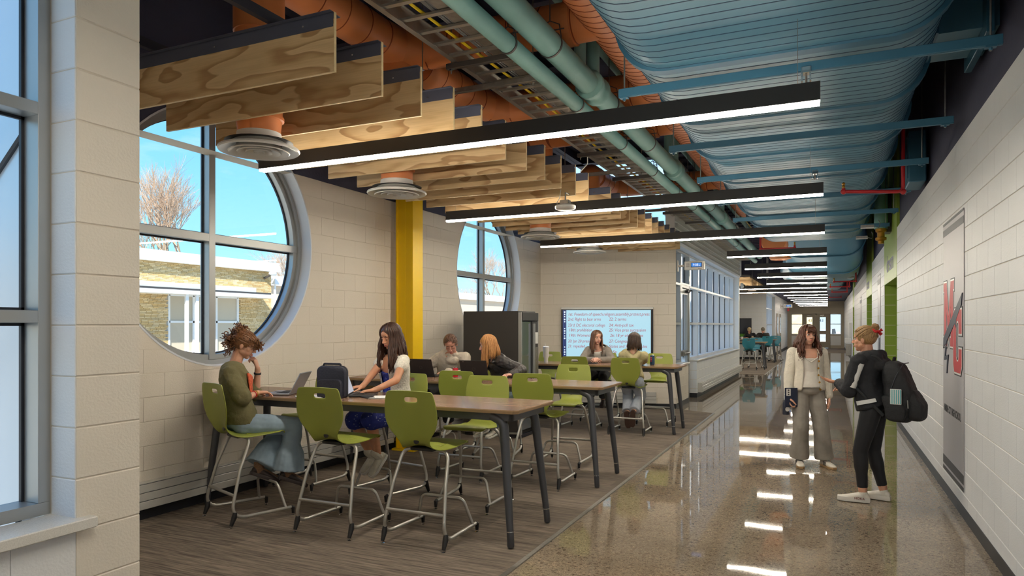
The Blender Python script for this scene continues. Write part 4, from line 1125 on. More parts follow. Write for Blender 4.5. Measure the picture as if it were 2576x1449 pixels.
rows = [(.065, '1st: Freedom of speech,religoin,assembly,protest,press', None), (.17, '2nd: Right to bear arms', '22: 2 terms'), (.30, '23rd: DC electoral college', '24: Anti-poll tax'), (.405, ' 18th: prohibition', '25: Vice pres succession'), (.52, ' 19th: Womens rights', ' 26: 18 yr olds to vote'), (.645, '20: Jan 20 president', '27: Congress'), (.755, '21: repealed', 'States and Senators rules')]
for f, a, b in rows:
    z = sz1 - (f + .055) * H
    if b is None:
        o = text(a, .086, frameM((sx0 + .10, -.0795, z), (1, 0, 0), (0, 0, 1)), m_ink, t, 'handwriting', .0005, sx=.83, shear=.12)
    else:
        text(a, .082, frameM((sx0 + .10, -.0795, z), (1, 0, 0), (0, 0, 1)), m_ink, t, 'handwriting', .0005, sx=.82, shear=.12)
        text(b, .082, frameM((sx0 + .90, -.0795, z), (1, 0, 0), (0, 0, 1)), m_ink, t, 'handwriting', .0005, sx=.88, shear=.12)
text('Se', .082, frameM((sx0 + .97, -.0795, sz1 - .93 * H), (1, 0, 0), (0, 0, 1)), m_ink, t, 'handwriting', .0005, shear=.12)
# dark screen of the distant alcove
t = thing('dark_screen', 'switched-off black screen on the distant alcove wall', 'screen'); t.matrix_world = MZ(XL, 34.3, a2)
MB().cbox(.55, 1.95, -.08, -.01, .85, 1.96, .006).obj('frame', m_black, t); MB().box(.58, 1.92, -.083, -.08, .88, 1.93).obj('screen_area', mat('off_screen', lin(44, 48, 58), .15), t)

# ------------------------------------------------------------------ clocks
def clock(x, y, z, sc, label, w=.385):
    t = thing('wall_clock', label, 'clock', (x, y, z)); 
    MB().cbox(0, w, -.03, .03, -.085, .085, .01).obj('case', m_white, t)
    MB().box(.015, w - .015, -.033, -.03, -.07, .07).obj('face_plate', m_white, t)
    MB().box(.125, w - .05, -.036, -.033, -.035, .055).obj('display_bezel', m_gask, t)
    MB().box(.135, w - .06, -.038, -.036, -.025, .045).obj('display', mat('lit_blue_display', (0, 0, 0), .3, emit=lin(40, 130, 220), es=1.0), t)
    text('9:08', .07, frameM((.165, -.039, -.014), (1, 0, 0), (0, 0, 1)), m_icon, t, 'digits', .0004, sx=.85)
    text('33', .03, frameM((.272, -.039, -.014), (1, 0, 0), (0, 0, 1)), m_icon, t, 'digits', .0004)
    for k in range(6): MB().box(.035, .10, -.035, -.033, -.03 + k * .013, -.024 + k * .013).obj('speaker_slot', m_strut, t)
    MB().box(.26, .33, -.035, -.033, -.06, -.052).obj('name_strip', m_black, t)
    MB().cbox(-.12, .0, -.02, .02, -.02, .02, .004).obj('arm', m_steel, t); MB().cbox(-.14, -.12, -.04, .04, -.11, .11, .004).obj('bracket', m_steel, t)
    return t
clock(-2.53, 13.6, 2.775, 1, 'white wall clock with a blue display reading 9:08 at the alcove corner')
xk = onY(1971, 36.5); clock(xk, 36.5, zof(770, xk, 36.5), 1, 'distant white clock with a blue display', w=.40)
t = thing('alarm_strobe', 'small dark red alarm device under the distant clock', 'alarm', (onY(1983, 40), 40, zof(777, 0, 40)))
MB().cbox(-.05, .05, -.03, .03, -.1, .06, .005).obj('casing', m_red, t)

# ------------------------------------------------------------------ tall black cabinet
cx0, cx1, cy0, cy1, cz = -4.91, -3.97, 9.02, 9.66, 1.83
t = thing('tall_cabinet', 'tall black vending cooler with a glass door standing beside the middle table', 'cabinet', (cx0, cy0, 0))
w_, d_ = cx1 - cx0, cy1 - cy0
MB().cbox(0, w_ - .05, 0, d_, .06, cz, .006).obj('body', mat('cooler_black', lin(50, 48, 48), .55, bump=.2, bscale=300), t)
b = MB(); b.cbox(w_ - .05, w_, .0, .03, .06, cz - .02, .003); b.cbox(w_ - .05, w_, d_ - .03, d_, .06, cz - .02, .003); b.obj('door_frame', m_alu, t)
MB().cbox(w_ - .05, w_ + .01, .03, d_ - .03, cz - .14, cz - .02, .004).obj('header_panel', m_black, t)
MB().cbox(w_ - .05, w_ - .01, .03, d_ * .6, .12, cz - .15, .004).obj('glass_door', mat('cooler_glass', lin(90, 98, 106), .03, .0, coat=1.0, spec=1.0), t)
MB().cbox(w_ - .05, w_ + .005, d_ * .6, d_ - .03, .12, cz - .15, .004).obj('control_column', m_black, t)
MB().cbox(w_ + .005, w_ + .04, d_ * .62, d_ * .66, .3, cz - .18, .004).obj('handle', m_alu, t)
MB().cbox(w_ + .005, w_ + .02, d_ * .75, d_ * .9, 1.35, 1.52, .003).obj('label_plate', m_white, t)
MB().cbox(w_ + .005, w_ + .025, d_ * .74, d_ * .9, .75, 1.3, .003).obj('payment_panel', m_steel, t)
MB().box(0.02, w_ - .02, .02, d_ - .02, 0.015, .06).obj('plinth', m_gask, t)

# ------------------------------------------------------------------ banner on the right wall
yA, yB, zA, zB = 7.97, 6.84, .225, 2.61
bw = yA - yB
m_ban = mat('grey_banner_vinyl', lin(182, 180, 184), .45); m_bblk = mat('banner_black', lin(42, 42, 46), .5); m_bred = mat('banner_red', lin(196, 44, 48), .5); m_bnav = mat('banner_navy', lin(44, 48, 66), .5)
t = thing('wall_banner', 'tall grey banner with a red MC logo on the right wall', 'banner'); t.matrix_world = frameM((XR - .004, yA, 0), (0, -1, 0), (0, 0, 1)) @ Matrix.Rotation(-pi / 2, 4, 'X') @ Matrix.Rotation(pi / 2, 4, 'X')
# local: x along the banner (left to right as read), y up, z towards the room
def flat(poly, z0, z1, nm, m): return MB().prism(poly, z0, z1).obj(nm, m, t)
def rect(a, b, c, d): return [(a, c), (b, c), (b, d), (a, d)]
flat(rect(0, bw, zA, zB), -.001, .003, 'sheet', m_ban)
for a, b in ((2.588, zB), (2.485, 2.547), (.285, .365), (zA, .262)): flat(rect(0, bw, a, b), .003, .0045, 'stripe', m_bblk)
def offset_poly(P, d):
    A = sum(P[i][0] * P[(i + 1) % len(P)][1] - P[(i + 1) % len(P)][0] * P[i][1] for i in range(len(P)))
    sg = 1 if A > 0 else -1; o = []
    for i in range(len(P)):
        a, b, c = P[i - 1], P[i], P[(i + 1) % len(P)]
        u = ((b[0] - a[0]), (b[1] - a[1])); v = ((c[0] - b[0]), (c[1] - b[1])); lu, lv = sqrt(u[0] ** 2 + u[1] ** 2), sqrt(v[0] ** 2 + v[1] ** 2)
        n1 = (u[1] / lu * sg, -u[0] / lu * sg); n2 = (v[1] / lv * sg, -v[0] / lv * sg); k = 1 + n1[0] * n2[0] + n1[1] * n2[1]; k = max(k, .35)
        o.append((b[0] + d * (n1[0] + n2[0]) / k, b[1] + d * (n1[1] + n2[1]) / k))
    return o
MG = [(0, 1), (.30, 1), (.5, .45), (.70, 1), (1, 1), (1, .87), (.94, .87), (.94, .13), (1, .13), (1, 0), (.66, 0), (.66, .13), (.72, .13), (.72, .62), (.5, .08), (.28, .62), (.28, .13), (.34, .13), (.34, 0), (0, 0), (0, .13), (.06, .13), (.06, .87), (0, .87)]
CG = [(.12, 1), (.62, 1), (.70, .94), (.70, 1), (1, 1), (1, .62), (.66, .62), (.66, .76), (.60, .82), (.42, .82), (.34, .76), (.34, .24), (.42, .18), (.60, .18), (.66, .24), (.66, .38), (1, .38), (1, .12), (.86, 0), (.12, 0), (0, .12), (0, .88)]
for G_, dx, dz, sx, sz, z_ in ((MG, .045, 1.43, .60, .60, 0), (CG, .64, 1.21, .42, .55, .0025)):
    P = [(dx + x * sx, dz + z * sz) for x, z in G_]
    for gr, lay, m in ((.026, .0045, m_bblk), (.015, .0055, m_white), (0, .0065, m_bred)): flat(offset_poly(P, gr), .003, lay + z_, 'logo_letter', m)
flat([(.04, 1.40), (.06, 1.50), (1.09, 1.90), (1.05, 1.80), (.80, 1.68), (.78, 1.60), (.72, 1.64)], .003, .0105, 'slash_mark', m_bnav)
flat([(.22, 1.50), (.28, 1.50), (.17, 1.33), (.36, 1.35), (.27, 1.17), (.24, 1.17), (.28, 1.305), (.10, 1.29)], .003, .0106, 'slash_tail', m_bnav)
text('MARINE CITY HIGH SCHOOL', .095, Matrix.Translation((.07, .80, .004)), m_bblk, t, 'lettering', .0005, sx=.74, off=.002)
# smaller posters on the right wall further on
for i, (ya, yb, za, zb2) in enumerate(((17.9, 16.95, .3, 2.75), (27.6, 26.2, .3, 2.6))):
    p = thing('wall_poster', ('narrow grey poster with dark bands beyond the green portal', 'distant pale poster with a red mark on the right wall')[i], 'poster')
    p.matrix_world = frameM((XR - .004, ya, 0), (0, -1, 0), (0, 0, 1)); w2 = ya - yb
    MB().prism(rect(0, w2, za, zb2), 0, .004).obj('sheet', m_ban, p)
    for a, b in ((zb2 - .22, zb2 - .1), (zb2 - .03, zb2)): MB().prism(rect(0, w2, a, b), .004, .005).obj('stripe', m_bnav, p)
    for a, b, c, d, mm in ((.1, .35, 1.3, 1.75, m_outglass), (.4, .8, .9, 1.35, m_bnav), (.15, .4, .6, .9, m_bred), (.1, .3, 1.75, 1.85, m_chair)): MB().prism(rect(a, b, c, d), .004, .0055).obj('picture_patch', mm, p)
for i, (yy, zz) in enumerate(((25.0, 1.45), (19.6, 1.3))):
    p = thing('room_sign', ('tiny dark room sign on the distant right wall', 'small red-edged room sign beside the second green portal')[i], 'sign', (XR, yy, zz)); MB().cbox(-.015, -.001, -.07, .07, -.1, .1, .003).obj('plate', (m_bnav, m_bred)[i], p)
p = thing('drinking_fountain', 'white drinking fountain on the right wall near the entrance', 'fountain', (XR, 37.5, 0))
MB().cbox(-.30, -.001, -.25, .25, .75, 1.0, .02).obj('basin', m_white, p); MB().cbox(-.12, -.001, -.25, .25, 1.0, 1.75, .01).obj('back_panel', m_white, p); MB().cbox(-.25, -.001, -.2, .2, .15, .7, .01).obj('cooler_box', m_steel, p)

# ------------------------------------------------------------------ things on the tables
def laptop(x, y, rz, label, body, lid, screen, open_deg=105, w=.30, d=.21, logo=False, scr_on=True):
    t = thing('laptop', label, 'laptop', (x, y, TH), rz)
    MB().cbox(-w / 2, w / 2, 0, d, .003, .018, .003).obj('base', body, t)
    MB().box(-w / 2 + .025, w / 2 - .025, .085, d - .02, .018, .0195).obj('keyboard', m_gask, t); k = MB()
    for r in range(5):
        for c in range(13): k.box(-w / 2 + .03 + c * .0186, -w / 2 + .045 + c * .0186, .09 + r * .0185, .105 + r * .0185, .0195, .0215)
    ko = k.obj('keys', m_black, t); ko['kind'] = 'stuff'
    MB().box(-.05, .05, .015, .07, .018, .0188).obj('touchpad', m_strut, t)
    a = radians(open_deg); M = Matrix.Translation((0, d, .016)) @ Matrix.Rotation(radians(open_deg - 90) * -1 , 4, 'X')
    o = MB().cbox(-w / 2, w / 2, .0, .008, 0, d * .98, .003).obj('lid', lid, t); o.matrix_local = M
    o = MB().box(-w / 2 + .012, w / 2 - .012, -.001, .0, .014, d * .98 - .012).obj('screen', screen, t); o.matrix_local = M
    if logo:
        o = MB().lathe([(.016, 0), (.019, 0), (.019, .0006), (.016, .0006)], (0, .0082, d * .5), 24, axis='y', caps=False).obj('round_logo', m_strut, t); o.matrix_local = M
        o = MB().box(.11, .125, .008, .0086, d * .9, d * .92).obj('corner_badge', m_steel, t); o.matrix_local = M
    return t
m_lap = mat('laptop_black', lin(36, 37, 42), .45); m_lapg = mat('laptop_silver', lin(170, 176, 186), .35, .5)
m_scron = mat('lit_document', (0, 0, 0), .3, emit=lin(196, 202, 214), es=.8)
laptop(-4.54, 4.76, radians(-68), 'open silver laptop in front of the student in the olive shirt', m_lapg, m_lapg, m_scron, 118)
laptop(-3.60, 5.02, radians(118), 'open black laptop hidden behind the dark bag', m_lap, m_lap, m_scron, 110)
laptop(-4.40, 7.30, radians(180), 'black laptop with a round logo in front of the pale hoodie', m_lap, m_lap, m_scron, 112, w=.33, d=.22, logo=True)
laptop(-3.71, 7.28, radians(186), 'black laptop with a round logo in front of the red-haired student', m_lap, m_lap, m_scron, 112, w=.33, d=.22, logo=True)
# laptop sleeve bag standing on the near table
t = thing('laptop_bag', 'dark navy laptop bag standing upright on the nearest table', 'bag', (-3.85, 4.74, TH), radians(10))
m_bag = mat('dark_nylon', lin(38, 42, 58), .6, bump=.3, bscale=60)
def rr(w, h, r, n=5):
    P = []
    for cx, cz, a0 in ((w / 2 - r, h - r, 0), (-w / 2 + r, h - r, pi / 2), (-w / 2 + r * .4, r * .4, pi), (w / 2 - r * .4, r * .4, 3 * pi / 2)):
        q = r if a0 < 3 and cz > r else r * .4
        for k in range(n + 1): a = a0 + pi / 2 * k / n; P.append((cx + q * cos(a), cz + q * sin(a)))
    return P
def slab(P, ys, m, nm, par, grow=.006):
    rings = []
    for i, y in enumerate(ys):
        k = 1 - (.05 if i in (0, len(ys) - 1) else 0)
        rings.append([(p[0] * k, y, p[1] * k + (1 - k) * .1) for p in P])
    return MB().loft(rings, True, True).obj(nm, m, par, radians(50))
slab(rr(.27, .268, .05), (-.03, -.02, .03, .04), m_bag, 'body', t)
slab(rr(.23, .155, .04), (-.06, -.05, -.03, -.028), m_bag, 'front_pocket', t)
MB().tube(fillet([(-.08, 0, .26), (-.08, 0, .285), (.08, 0, .285), (.08, 0, .26)], .02, 4), .009, 8).obj('handle', m_bag, t, True)
MB().box(-.03, .05, -.0625, -.06, .03, .07).obj('label_patch', m_white, t); MB().box(-.026, -.01, -.063, -.0625, .035, .055).obj('label_mark', m_bred, t)
MB().tube([(p[0] * 1.005, .005, p[1] * 1.005) for p in rr(.27, .268, .05)], .004, 6, wrap=True, caps=False).obj('zip', m_gask, t)
m_paper = mat('white_paper', lin(240, 240, 240), .7)
def papers(x, y, rz, label, w=.21, d=.28, n=3, nm='notebook', th=.006):
    t = thing(nm, label, 'paper', (x, y, TH), rz)
    for k in range(n):
        o = MB().box(-w / 2, w / 2, -d / 2, d / 2, .001 + k * th / n, .001 + (k + 1) * th / n).obj('sheet', m_paper, t); o.rotation_euler = (0, 0, .05 * (k - 1))
    return t
papers(-3.42, 4.92, radians(-60), 'open white notebook in front of the lace vest student')
papers(-4.02, 4.70, radians(-40), 'white sheets under the silver laptop', n=2)
papers(-4.85, 7.15, radians(-20), 'white sheets at the left of the middle table', n=2, w=.25)
t = thing('phone', 'dark phone lying by the open notebook', 'phone', (-3.56, 4.84, TH + .001), radians(60)); MB().cbox(-.037, .037, -.075, .075, 0, .009, .003).obj('case', m_black, t); MB().box(-.033, .033, -.07, .07, .009, .0095).obj('screen', m_gask, t)
def can(x, y, label, m, h=.122, r=.033, dots=None):
    t = thing('drink_can', label, 'can', (x, y, TH))
    MB().lathe([(.001, .001), (r * .8, .001), (r * .95, .01)], (0, 0, 0), 20).obj('base', m_chrome, t, True)
    MB().lathe([(r * .95, .01), (r, .02), (r, h - .018), (r * .85, h - .006)], (0, 0, 0), 24, caps=False).obj('wrap', m, t, True)
    MB().lathe([(r * .85, h - .006), (r * .85, h), (r * .8, h - .002), (.001, h - .002)], (0, 0, 0), 20).obj('lid', m_chrome, t)
    return t
c = can(-3.98, 7.12, 'red and white drink can beside the red-haired student', mat('red_can', lin(206, 28, 44), .3))
MB().lathe([(.0334, .05), (.0334, .09)], (0, 0, 0), 24, caps=False).obj('pale_band', mat('can_band', lin(225, 120, 130), .3), c)
xx = onZ = None
c = can(-2.45, 10.55, 'tall dark blue can with red dots on the farthest table', mat('blue_can', lin(24, 60, 92), .3), .158, .036)
for k in range(3): MB().ell((-.01, -.036, .065 + k * .026), .011, .004, .011, 10, 6).obj('red_dot', m_bred, c)
t = thing('tumbler', 'tall white tumbler with a handle and straw on the farthest table', 'tumbler', (-4.23, 10.62, TH))
MB().lathe([(.001, .001), (.032, .001), (.034, .07), (.047, .1), (.05, .25), (.001, .25)], (0, 0, 0), 24).obj('cup', m_white, t, radians(40))
MB().lathe([(.052, .245), (.052, .262), (.04, .27), (.001, .272)], (0, 0, 0), 24).obj('lid', m_alub, t); MB().tube([(-.01, 0, .26), (-.02, 0, .33)], .005, 8).obj('straw', m_white, t)
t = thing('phone', 'small phone lying in front of the grey fleece student', 'phone', (-3.42, 10.62, TH + .001), radians(80)); MB().cbox(-.037, .037, -.075, .075, 0, .009, .003).obj('case', m_black, t); MB().box(-.033, .033, -.07, .07, .009, .0095).obj('screen', m_gask, t)
t = thing('pen', 'green pen lying near the blue can', 'pen', (-2.68, 10.50, TH + .006), radians(70)); MB().tube([(-.06, 0, 0), (.06, 0, 0)], .005, 6).obj('barrel', mat('green_pen', lin(90, 200, 80), .4), t); MB().tube([(.06, 0, 0), (.075, 0, 0)], [.005, .001], 6).obj('tip', m_black, t)
# potted plant etc. in distant alcove
t = thing('potted_plant', 'small potted grass plant on the distant table', 'plant', (onY(1866, 32.2), 32.2, TH)); MB().lathe([(.001, 0), (.05, 0), (.07, .1), (.001, .1)], (0, 0, 0), 16).obj('pot', m_white, t)
b = MB()
for k in range(90):
    a = random.random() * 6.28; r = random.random() * .11; b.tube([(.03 * cos(a), .03 * sin(a), .09), (r * cos(a), r * sin(a), .17), (1.5 * r * cos(a), 1.5 * r * sin(a), .2 + .05 * random.random())], [.006, .005, .001], 3)
o = b.obj('grass_blades', mat('plant_green', lin(90, 150, 50), .6), t); o['kind'] = 'stuff'
t = thing('takeaway_cup', 'beige cup on the distant table', 'cup', (onY(1893, 32.2), 32.2, TH)); MB().lathe([(.001, 0), (.03, 0), (.04, .12), (.001, .12)], (0, 0, 0), 14).obj('cup', mat('kraft', lin(200, 170, 120), .6), t); MB().lathe([(.042, .12), (.042, .135), (.001, .135)], (0, 0, 0), 14).obj('lid', m_white, t)
# ------------------------------------------------------------------ outdoors
struct(MB().box(-150, -5.5, -80, 160, -.35, -.15).obj('ground', m_grass))
struct(MB().box(-60, 60, 54.4, 200, -.35, -.1).obj('ground', m_grass))
XO = -22.0
def oy(px): return onX(px, XO)
def oz(px, py): return zof(py, XO, onX(px, XO))
m_brick = mat('tan_brick', lin(222, 196, 150), .8, var=.18, vscale=2.2); m_brick2 = mat('ochre_brick', lin(208, 176, 122), .8, var=.15, vscale=2); m_mort = mat('brick_mortar', lin(196, 186, 168), .9)
m_stone = mat('grey_ledge_stone', lin(150, 146, 140), .9, var=.2, vscale=3)
bl = thing('brick_building', 'low tan brick building with a white fascia seen through the near round window', 'building')
y0_, y1_ = 5.0, oy(682); 
ztop, zf = 4.33, 3.93
yw0, yw1 = oy(425), oy(598)          # window bay
MB().box(XO - 6, XO - .03, y0_, y1_, -.2, zf).obj('backing_wall', m_mort, bl)
MB().box(XO - .1, XO - .02, y0_ - 30, y0_, -.2, zf).obj('backing_wall', m_mort, bl)
for k in range(3): MB().box(XO - .4, XO + .25 - .05 * k, y0_ - 8, y1_ + .35, zf + k * .135, zf + .128 + k * .135).obj('fascia_board', m_fascia, bl)
MB().box(XO - 6.5, XO - .3, y0_ - 8, y1_ + .3, ztop - .05, ztop).obj('roof', m_outglass, bl)
# bricks
bk = []
z = -.15; r = 0; zc0 = 2.75
while z < zf - .02:
    y = y0_ - (r % 3) * .13
    while y < y1_:
        L_ = .19 + .10 * random.random()
        if not (yw0 - .05 < y + L_ / 2 < yw1 + .05 and z < 2.95) : bk.append((y, min(L_ - .012, y1_ - y), z))
        y += L_
    z += .052; r += 1
cy_ = oy(530); bk.sort(key=lambda b: -(b[2] > 3.0) * 5 - (b[0] > yw1) * 4 + abs(b[0] - cy_) * .1)
rest = MB(); MB_ = {}
for i, (y, l, z) in enumerate(bk):
    if i < 300:
        key = (round(l, 2), i % 2)
        if key not in MB_: MB_[key] = MB().box(0, .045, 0, key[0], 0, .044).mesh('brick', (m_brick, m_brick2)[i % 2])
        link('brick', MB_[key], bl, (XO - .035, y, z))
    else: rest.box(XO - .035, XO + .01, y, y + l, z, z + .044, i % 2)
o = rest.obj('more_bricks', [m_brick, m_brick2], bl); o['kind'] = 'stuff'
# canopy
cz0, cz1 = 2.75, 3.02
MB().box(XO, XO + .9, y0_ - 8, oy(655), cz0, cz0 + .14).obj('canopy', m_fascia, bl); MB().box(XO, XO + .75, y0_ - 8, oy(648), cz0 + .14, cz0 + .22).obj('canopy_top', m_strut, bl)
MB().box(XO, XO + .45, y0_ - 8, oy(624), cz0 + .22, cz0 + .42).obj('canopy_upstand', m_outglass, bl)
# window bay
ys = [yw0 + (yw1 - yw0) * k / 3 for k in range(4)]; zs_ = [.55, 1.75, 2.75]
for a, b in zip(ys, ys[1:]):
    for c, d in zip(zs_, zs_[1:]): MB().box(XO - .06, XO - .04, a + .04, b - .04, c + .04, d - .04).obj('window_pane', m_outglass, bl)
b = MB()
for y in ys: b.box(XO - .08, XO + .02, y - .04, y + .04, .5, 2.8)
for z in zs_: b.box(XO - .08, XO + .02, yw0, yw1, z - .04, z + .04)
b.obj('window_frame', m_fascia, bl)
for px in (430, 456): MB().box(XO + .7, XO + .78, oy(px), oy(px) + .12, -.2, cz0).obj('post', m_fascia, bl)
b = MB(); yd = oy(688); MB().tube([(XO + .08, yd, -.1), (XO + .08, yd, 3.4)], .05, 10).obj('downpipe', m_fascia, bl); MB().cbox(XO + .02, XO + .22, yd - .14, yd + .14, 3.4, 3.65).obj('rain_hopper', m_fascia, bl)
# planter of grey stone below
pb = thing('stone_planter', 'low grey stone planter wall across the court', 'planter', (XO + 4.5, 4, 0))
MB().box(-.3, .0, 0, 13, -.2, .42).obj('core', m_stone, pb); MB().box(-.36, .06, -.05, 13.05, .42, .5).obj('coping', m_outglass, pb)
sm = [MB().box(0, .05, 0, l, 0, .07).mesh('stone', m_stone) for l in (.35, .5, .28)]
for r in range(7):
    y = -.1 * (r % 3); k = r
    while y < 12.8: link('stone', sm[k % 3], pb, (.0, y, -.14 + r * .08)); y += (.37, .52, .30)[k % 3]; k += 1
# security floodlight on building
t = thing('security_camera', 'white security camera on the corner of the brick building', 'camera', (XO + .3, oy(668), 3.78))
MB().ell((.1, 0, .05), .12, .2, .09, 14, 8).obj('housing', m_fascia, t, True); MB().tube([(-.28, -.1, -.15), (0, 0, 0)], .05, 8).obj('arm', m_strut, t)
# second, paler building further along
b2_ = thing('pale_building', 'pale flat-roofed building behind, seen at the right of the near round window', 'building')
MB().box(XO - 9, XO - 2, y1_ + .3, 70, -.2, 3.5).obj('wall', mat('pale_render', lin(226, 204, 182), .8), b2_)
MB().box(XO - 9.2, XO - 1.8, y1_ + .3, 70.2, 3.5, 3.95).obj('fascia', m_fascia, b2_)
for k in range(12):
    y = 27 + k * 3.1
    MB().box(XO - 2.02, XO - 1.97, y, y + 1.9, 1.1, 2.4).obj('window_frame', m_fascia, b2_)
    for j in range(3): MB().box(XO - 1.97, XO - 1.95, y + .08 + j * .6, y + .62 + j * .6, 1.2, 2.3).obj('window_pane', m_outglass, b2_)
MB().box(XO - 6, XO - 4, 44, 47, 3.95, 4.5).obj('roof_unit', m_strut, b2_)
# bare trees
def tree(x, y, h, label, seed, spread=.55, levels=6, twigc=None, nb=3):
    R = random.Random(seed); t = thing('bare_tree', label, 'tree', (x, y, -.2), 0, 'bare winter trees beyond the court')
    trunk, tw = MB(), MB()
    def grow(p, d, L, r, lv):
        q = p + d * L; mid = p.lerp(q, .5) + Vector((R.uniform(-1, 1), R.uniform(-1, 1), R.uniform(-.3, .3))) * L * .06
        (trunk if lv > levels - 3 else tw).tube([p, mid, q], [r, r * .85, r * .7], 6 if lv > levels - 3 else 3)
        if lv == 0: return
        n = nb if lv > 1 else 4
        for k in range(n):
            ax = Vector((R.uniform(-1, 1), R.uniform(-1, 1), R.uniform(-.25, .6))).normalized()
            nd = (d + ax * spread * R.uniform(.6, 1.2) + Vector((0, 0, .12))).normalized()
            grow(p.lerp(q, R.uniform(.6, 1.0) if k else 1), nd, L * R.uniform(.68, .88), r * .60, lv - 1)
    grow(Vector((0, 0, 0)), Vector((R.uniform(-.08, .08), R.uniform(-.08, .08), 1)), h * .22, h * .011, levels)
    trunk.obj('trunk', m_bark, t, True); o = tw.obj('twigs', twigc or m_bark, t); o['kind'] = 'stuff'; return t
m_twig = mat('pale_twigs', lin(176, 150, 128), .9)
def tpx(px, X): return onX(px, X)
tree(-46, tpx(455, -46), 19, 'tall bare tree filling the upper left pane of the near round window', 3, twigc=m_twig)
tree(-50, tpx(395, -50), 17, 'bare tree at the left edge of the near round window', 5, twigc=m_twig)
tree(-60, tpx(690, -60), 15, 'bushy bare tree at the right edge of the near round window', 8, .75, twigc=m_twig)
tree(-70, tpx(640, -70), 13, 'low bare tree behind the fascia, right of the window bars', 9, .75, twigc=m_twig)
tree(-48, tpx(1245, -48) , 17, 'bare tree in the right panes of the far round window', 12, .7, twigc=m_twig)
tree(-70, tpx(1185, -70), 13, 'small bare tree in the left pane of the far round window', 14, .7, twigc=m_twig)
tree(-64, tpx(500, -64), 12, 'low bare tree showing above the brick building', 17, .8, twigc=m_twig)
# outside the far entrance: lawn trees and a parked car
for i, (x, y, h) in enumerate(((2.9, 66, 9), (-5.2, 72, 8))): tree(x, y, h, ('bare tree outside the right sidelight of the entrance', 'bare tree outside the left sidelight of the entrance')[i], 30 + i, levels=5, twigc=m_twig)
t = thing('parked_car', 'silver car parked outside the entrance doors', 'car', (-.4, 64, 0), radians(80))
P = [(-2.1, .35), (-2.15, .7), (-1.5, .85), (-.9, 1.35), (.6, 1.4), (1.2, .92), (2.0, .8), (2.15, .5), (2.1, .35)]
MB().prism(P, -.85, .85, f=lambda a, b, h: (a, h, b)).obj('body', mat('car_paint', lin(200, 205, 210), .2, .5), t); MB().prism([(-.85, .9), (-.75, 1.3), (.55, 1.33), (1.0, .92)], -.86, .86, f=lambda a, b, h: (a, h, b)).obj('window', m_gask, t)
for x in (-1.35, 1.35):
    for y in (-.8, .8): MB().lathe([(.33, -.1), (.33, .1)], (x, y, .33), 18, axis='y').obj('wheel', m_foot, t)
t = thing('brick_house', 'sunlit tan building outside the entrance doors', 'building', (-9, 80, 0)); MB().box(0, 8, 0, 6, -.2, 6).obj('wall', m_brick, t); MB().box(1, 2.4, -.05, 0, 1, 2.6).obj('window', m_outglass, t); MB().box(-.4, 8.4, -.4, 6.4, 6, 6.5).obj('roof', m_fascia, t)
# ------------------------------------------------------------------ people
V = Vector
TEX = {}
def clouds(s):
    if s not in TEX:
        t = bpy.data.textures.new('folds', 'CLOUDS'); t.noise_scale = s; t.noise_depth = 2; TEX[s] = t
    return TEX[s]
def remesh(mb, vox, it=4, disp=0, ds=.08, mats=None, name='m'):
    me = mb.mesh(name, mats); o = bpy.data.objects.new('tmp', me); COL.objects.link(o)
    m = o.modifiers.new('r', 'REMESH'); m.mode = 'VOXEL'; m.voxel_size = vox; m.use_smooth_shade = True
    if it: m = o.modifiers.new('s', 'SMOOTH'); m.factor = .5; m.iterations = it
    if disp: m = o.modifiers.new('d', 'DISPLACE'); m.texture = clouds(ds); m.strength = disp; m.mid_level = .5; m.texture_coords = 'LOCAL'
    bpy.context.view_layer.update()
    r = bpy.data.meshes.new_from_object(o.evaluated_get(bpy.context.evaluated_depsgraph_get()))
    bpy.data.objects.remove(o)
    r.materials.clear()
    for q in (mats if isinstance(mats, (list, tuple)) else [mats]):
        if q: r.materials.append(q)
    return r
def join(ms, name, m):
    vs, fs = [], []
    for me in ms:
        b = len(vs); vs += [v.co[:] for v in me.vertices]; fs += [tuple(b + i for i in p.vertices) for p in me.polygons]
    r = bpy.data.meshes.new(name); r.from_pydata(vs, [], fs); r.polygons.foreach_set('use_smooth', [True] * len(fs)); r.materials.append(m); return r
def capsule(mb, a, b, ra, rb, n=12, sq=1.0, nrm=None):
    a, b = V(a), V(b); d = (b - a); L_ = d.length
    if L_ < 1e-5: mb.ell(a, ra, ra, ra, n, 8); return
    d.normalize(); u = (V(nrm) - d * V(nrm).dot(d)).normalized() if nrm is not None else d.orthogonal().normalized(); w = d.cross(u)
    rings = []
    for k in range(4): an = -pi / 2 + pi / 2 * (k + .15) / 4.0; rings.append((a + d * ra * sin(an), ra * cos(an)))
    rings.append((a, ra)); rings.append((b, rb))
    for k in range(4): an = pi / 2 * (k + .85) / 4.0; rings.append((b + d * rb * sin(an), rb * cos(an)))
    mb.loft([[c + (u * cos(2 * pi * j / n) * sq + w * sin(2 * pi * j / n)) * r for j in range(n)] for c, r in rings], True, True)
def chain(mb, pts, rs, n=12):
    for i in range(len(pts) - 1): capsule(mb, pts[i], pts[i + 1], rs[i], rs[i + 1], n)
def ik(a, c, l1, l2, hint):
    a, c = V(a), V(c); d = c - a; L_ = min(d.length, (l1 + l2) * .998); dn = d.normalized()
    x = (l1 * l1 - l2 * l2 + L_ * L_) / (2 * L_); h = sqrt(max(0, l1 * l1 - x * x))
    hp = V(hint) - dn * V(hint).dot(dn); hp.normalize()
    return a + dn * x + hp * h, a + dn * L_
SKIN = {}
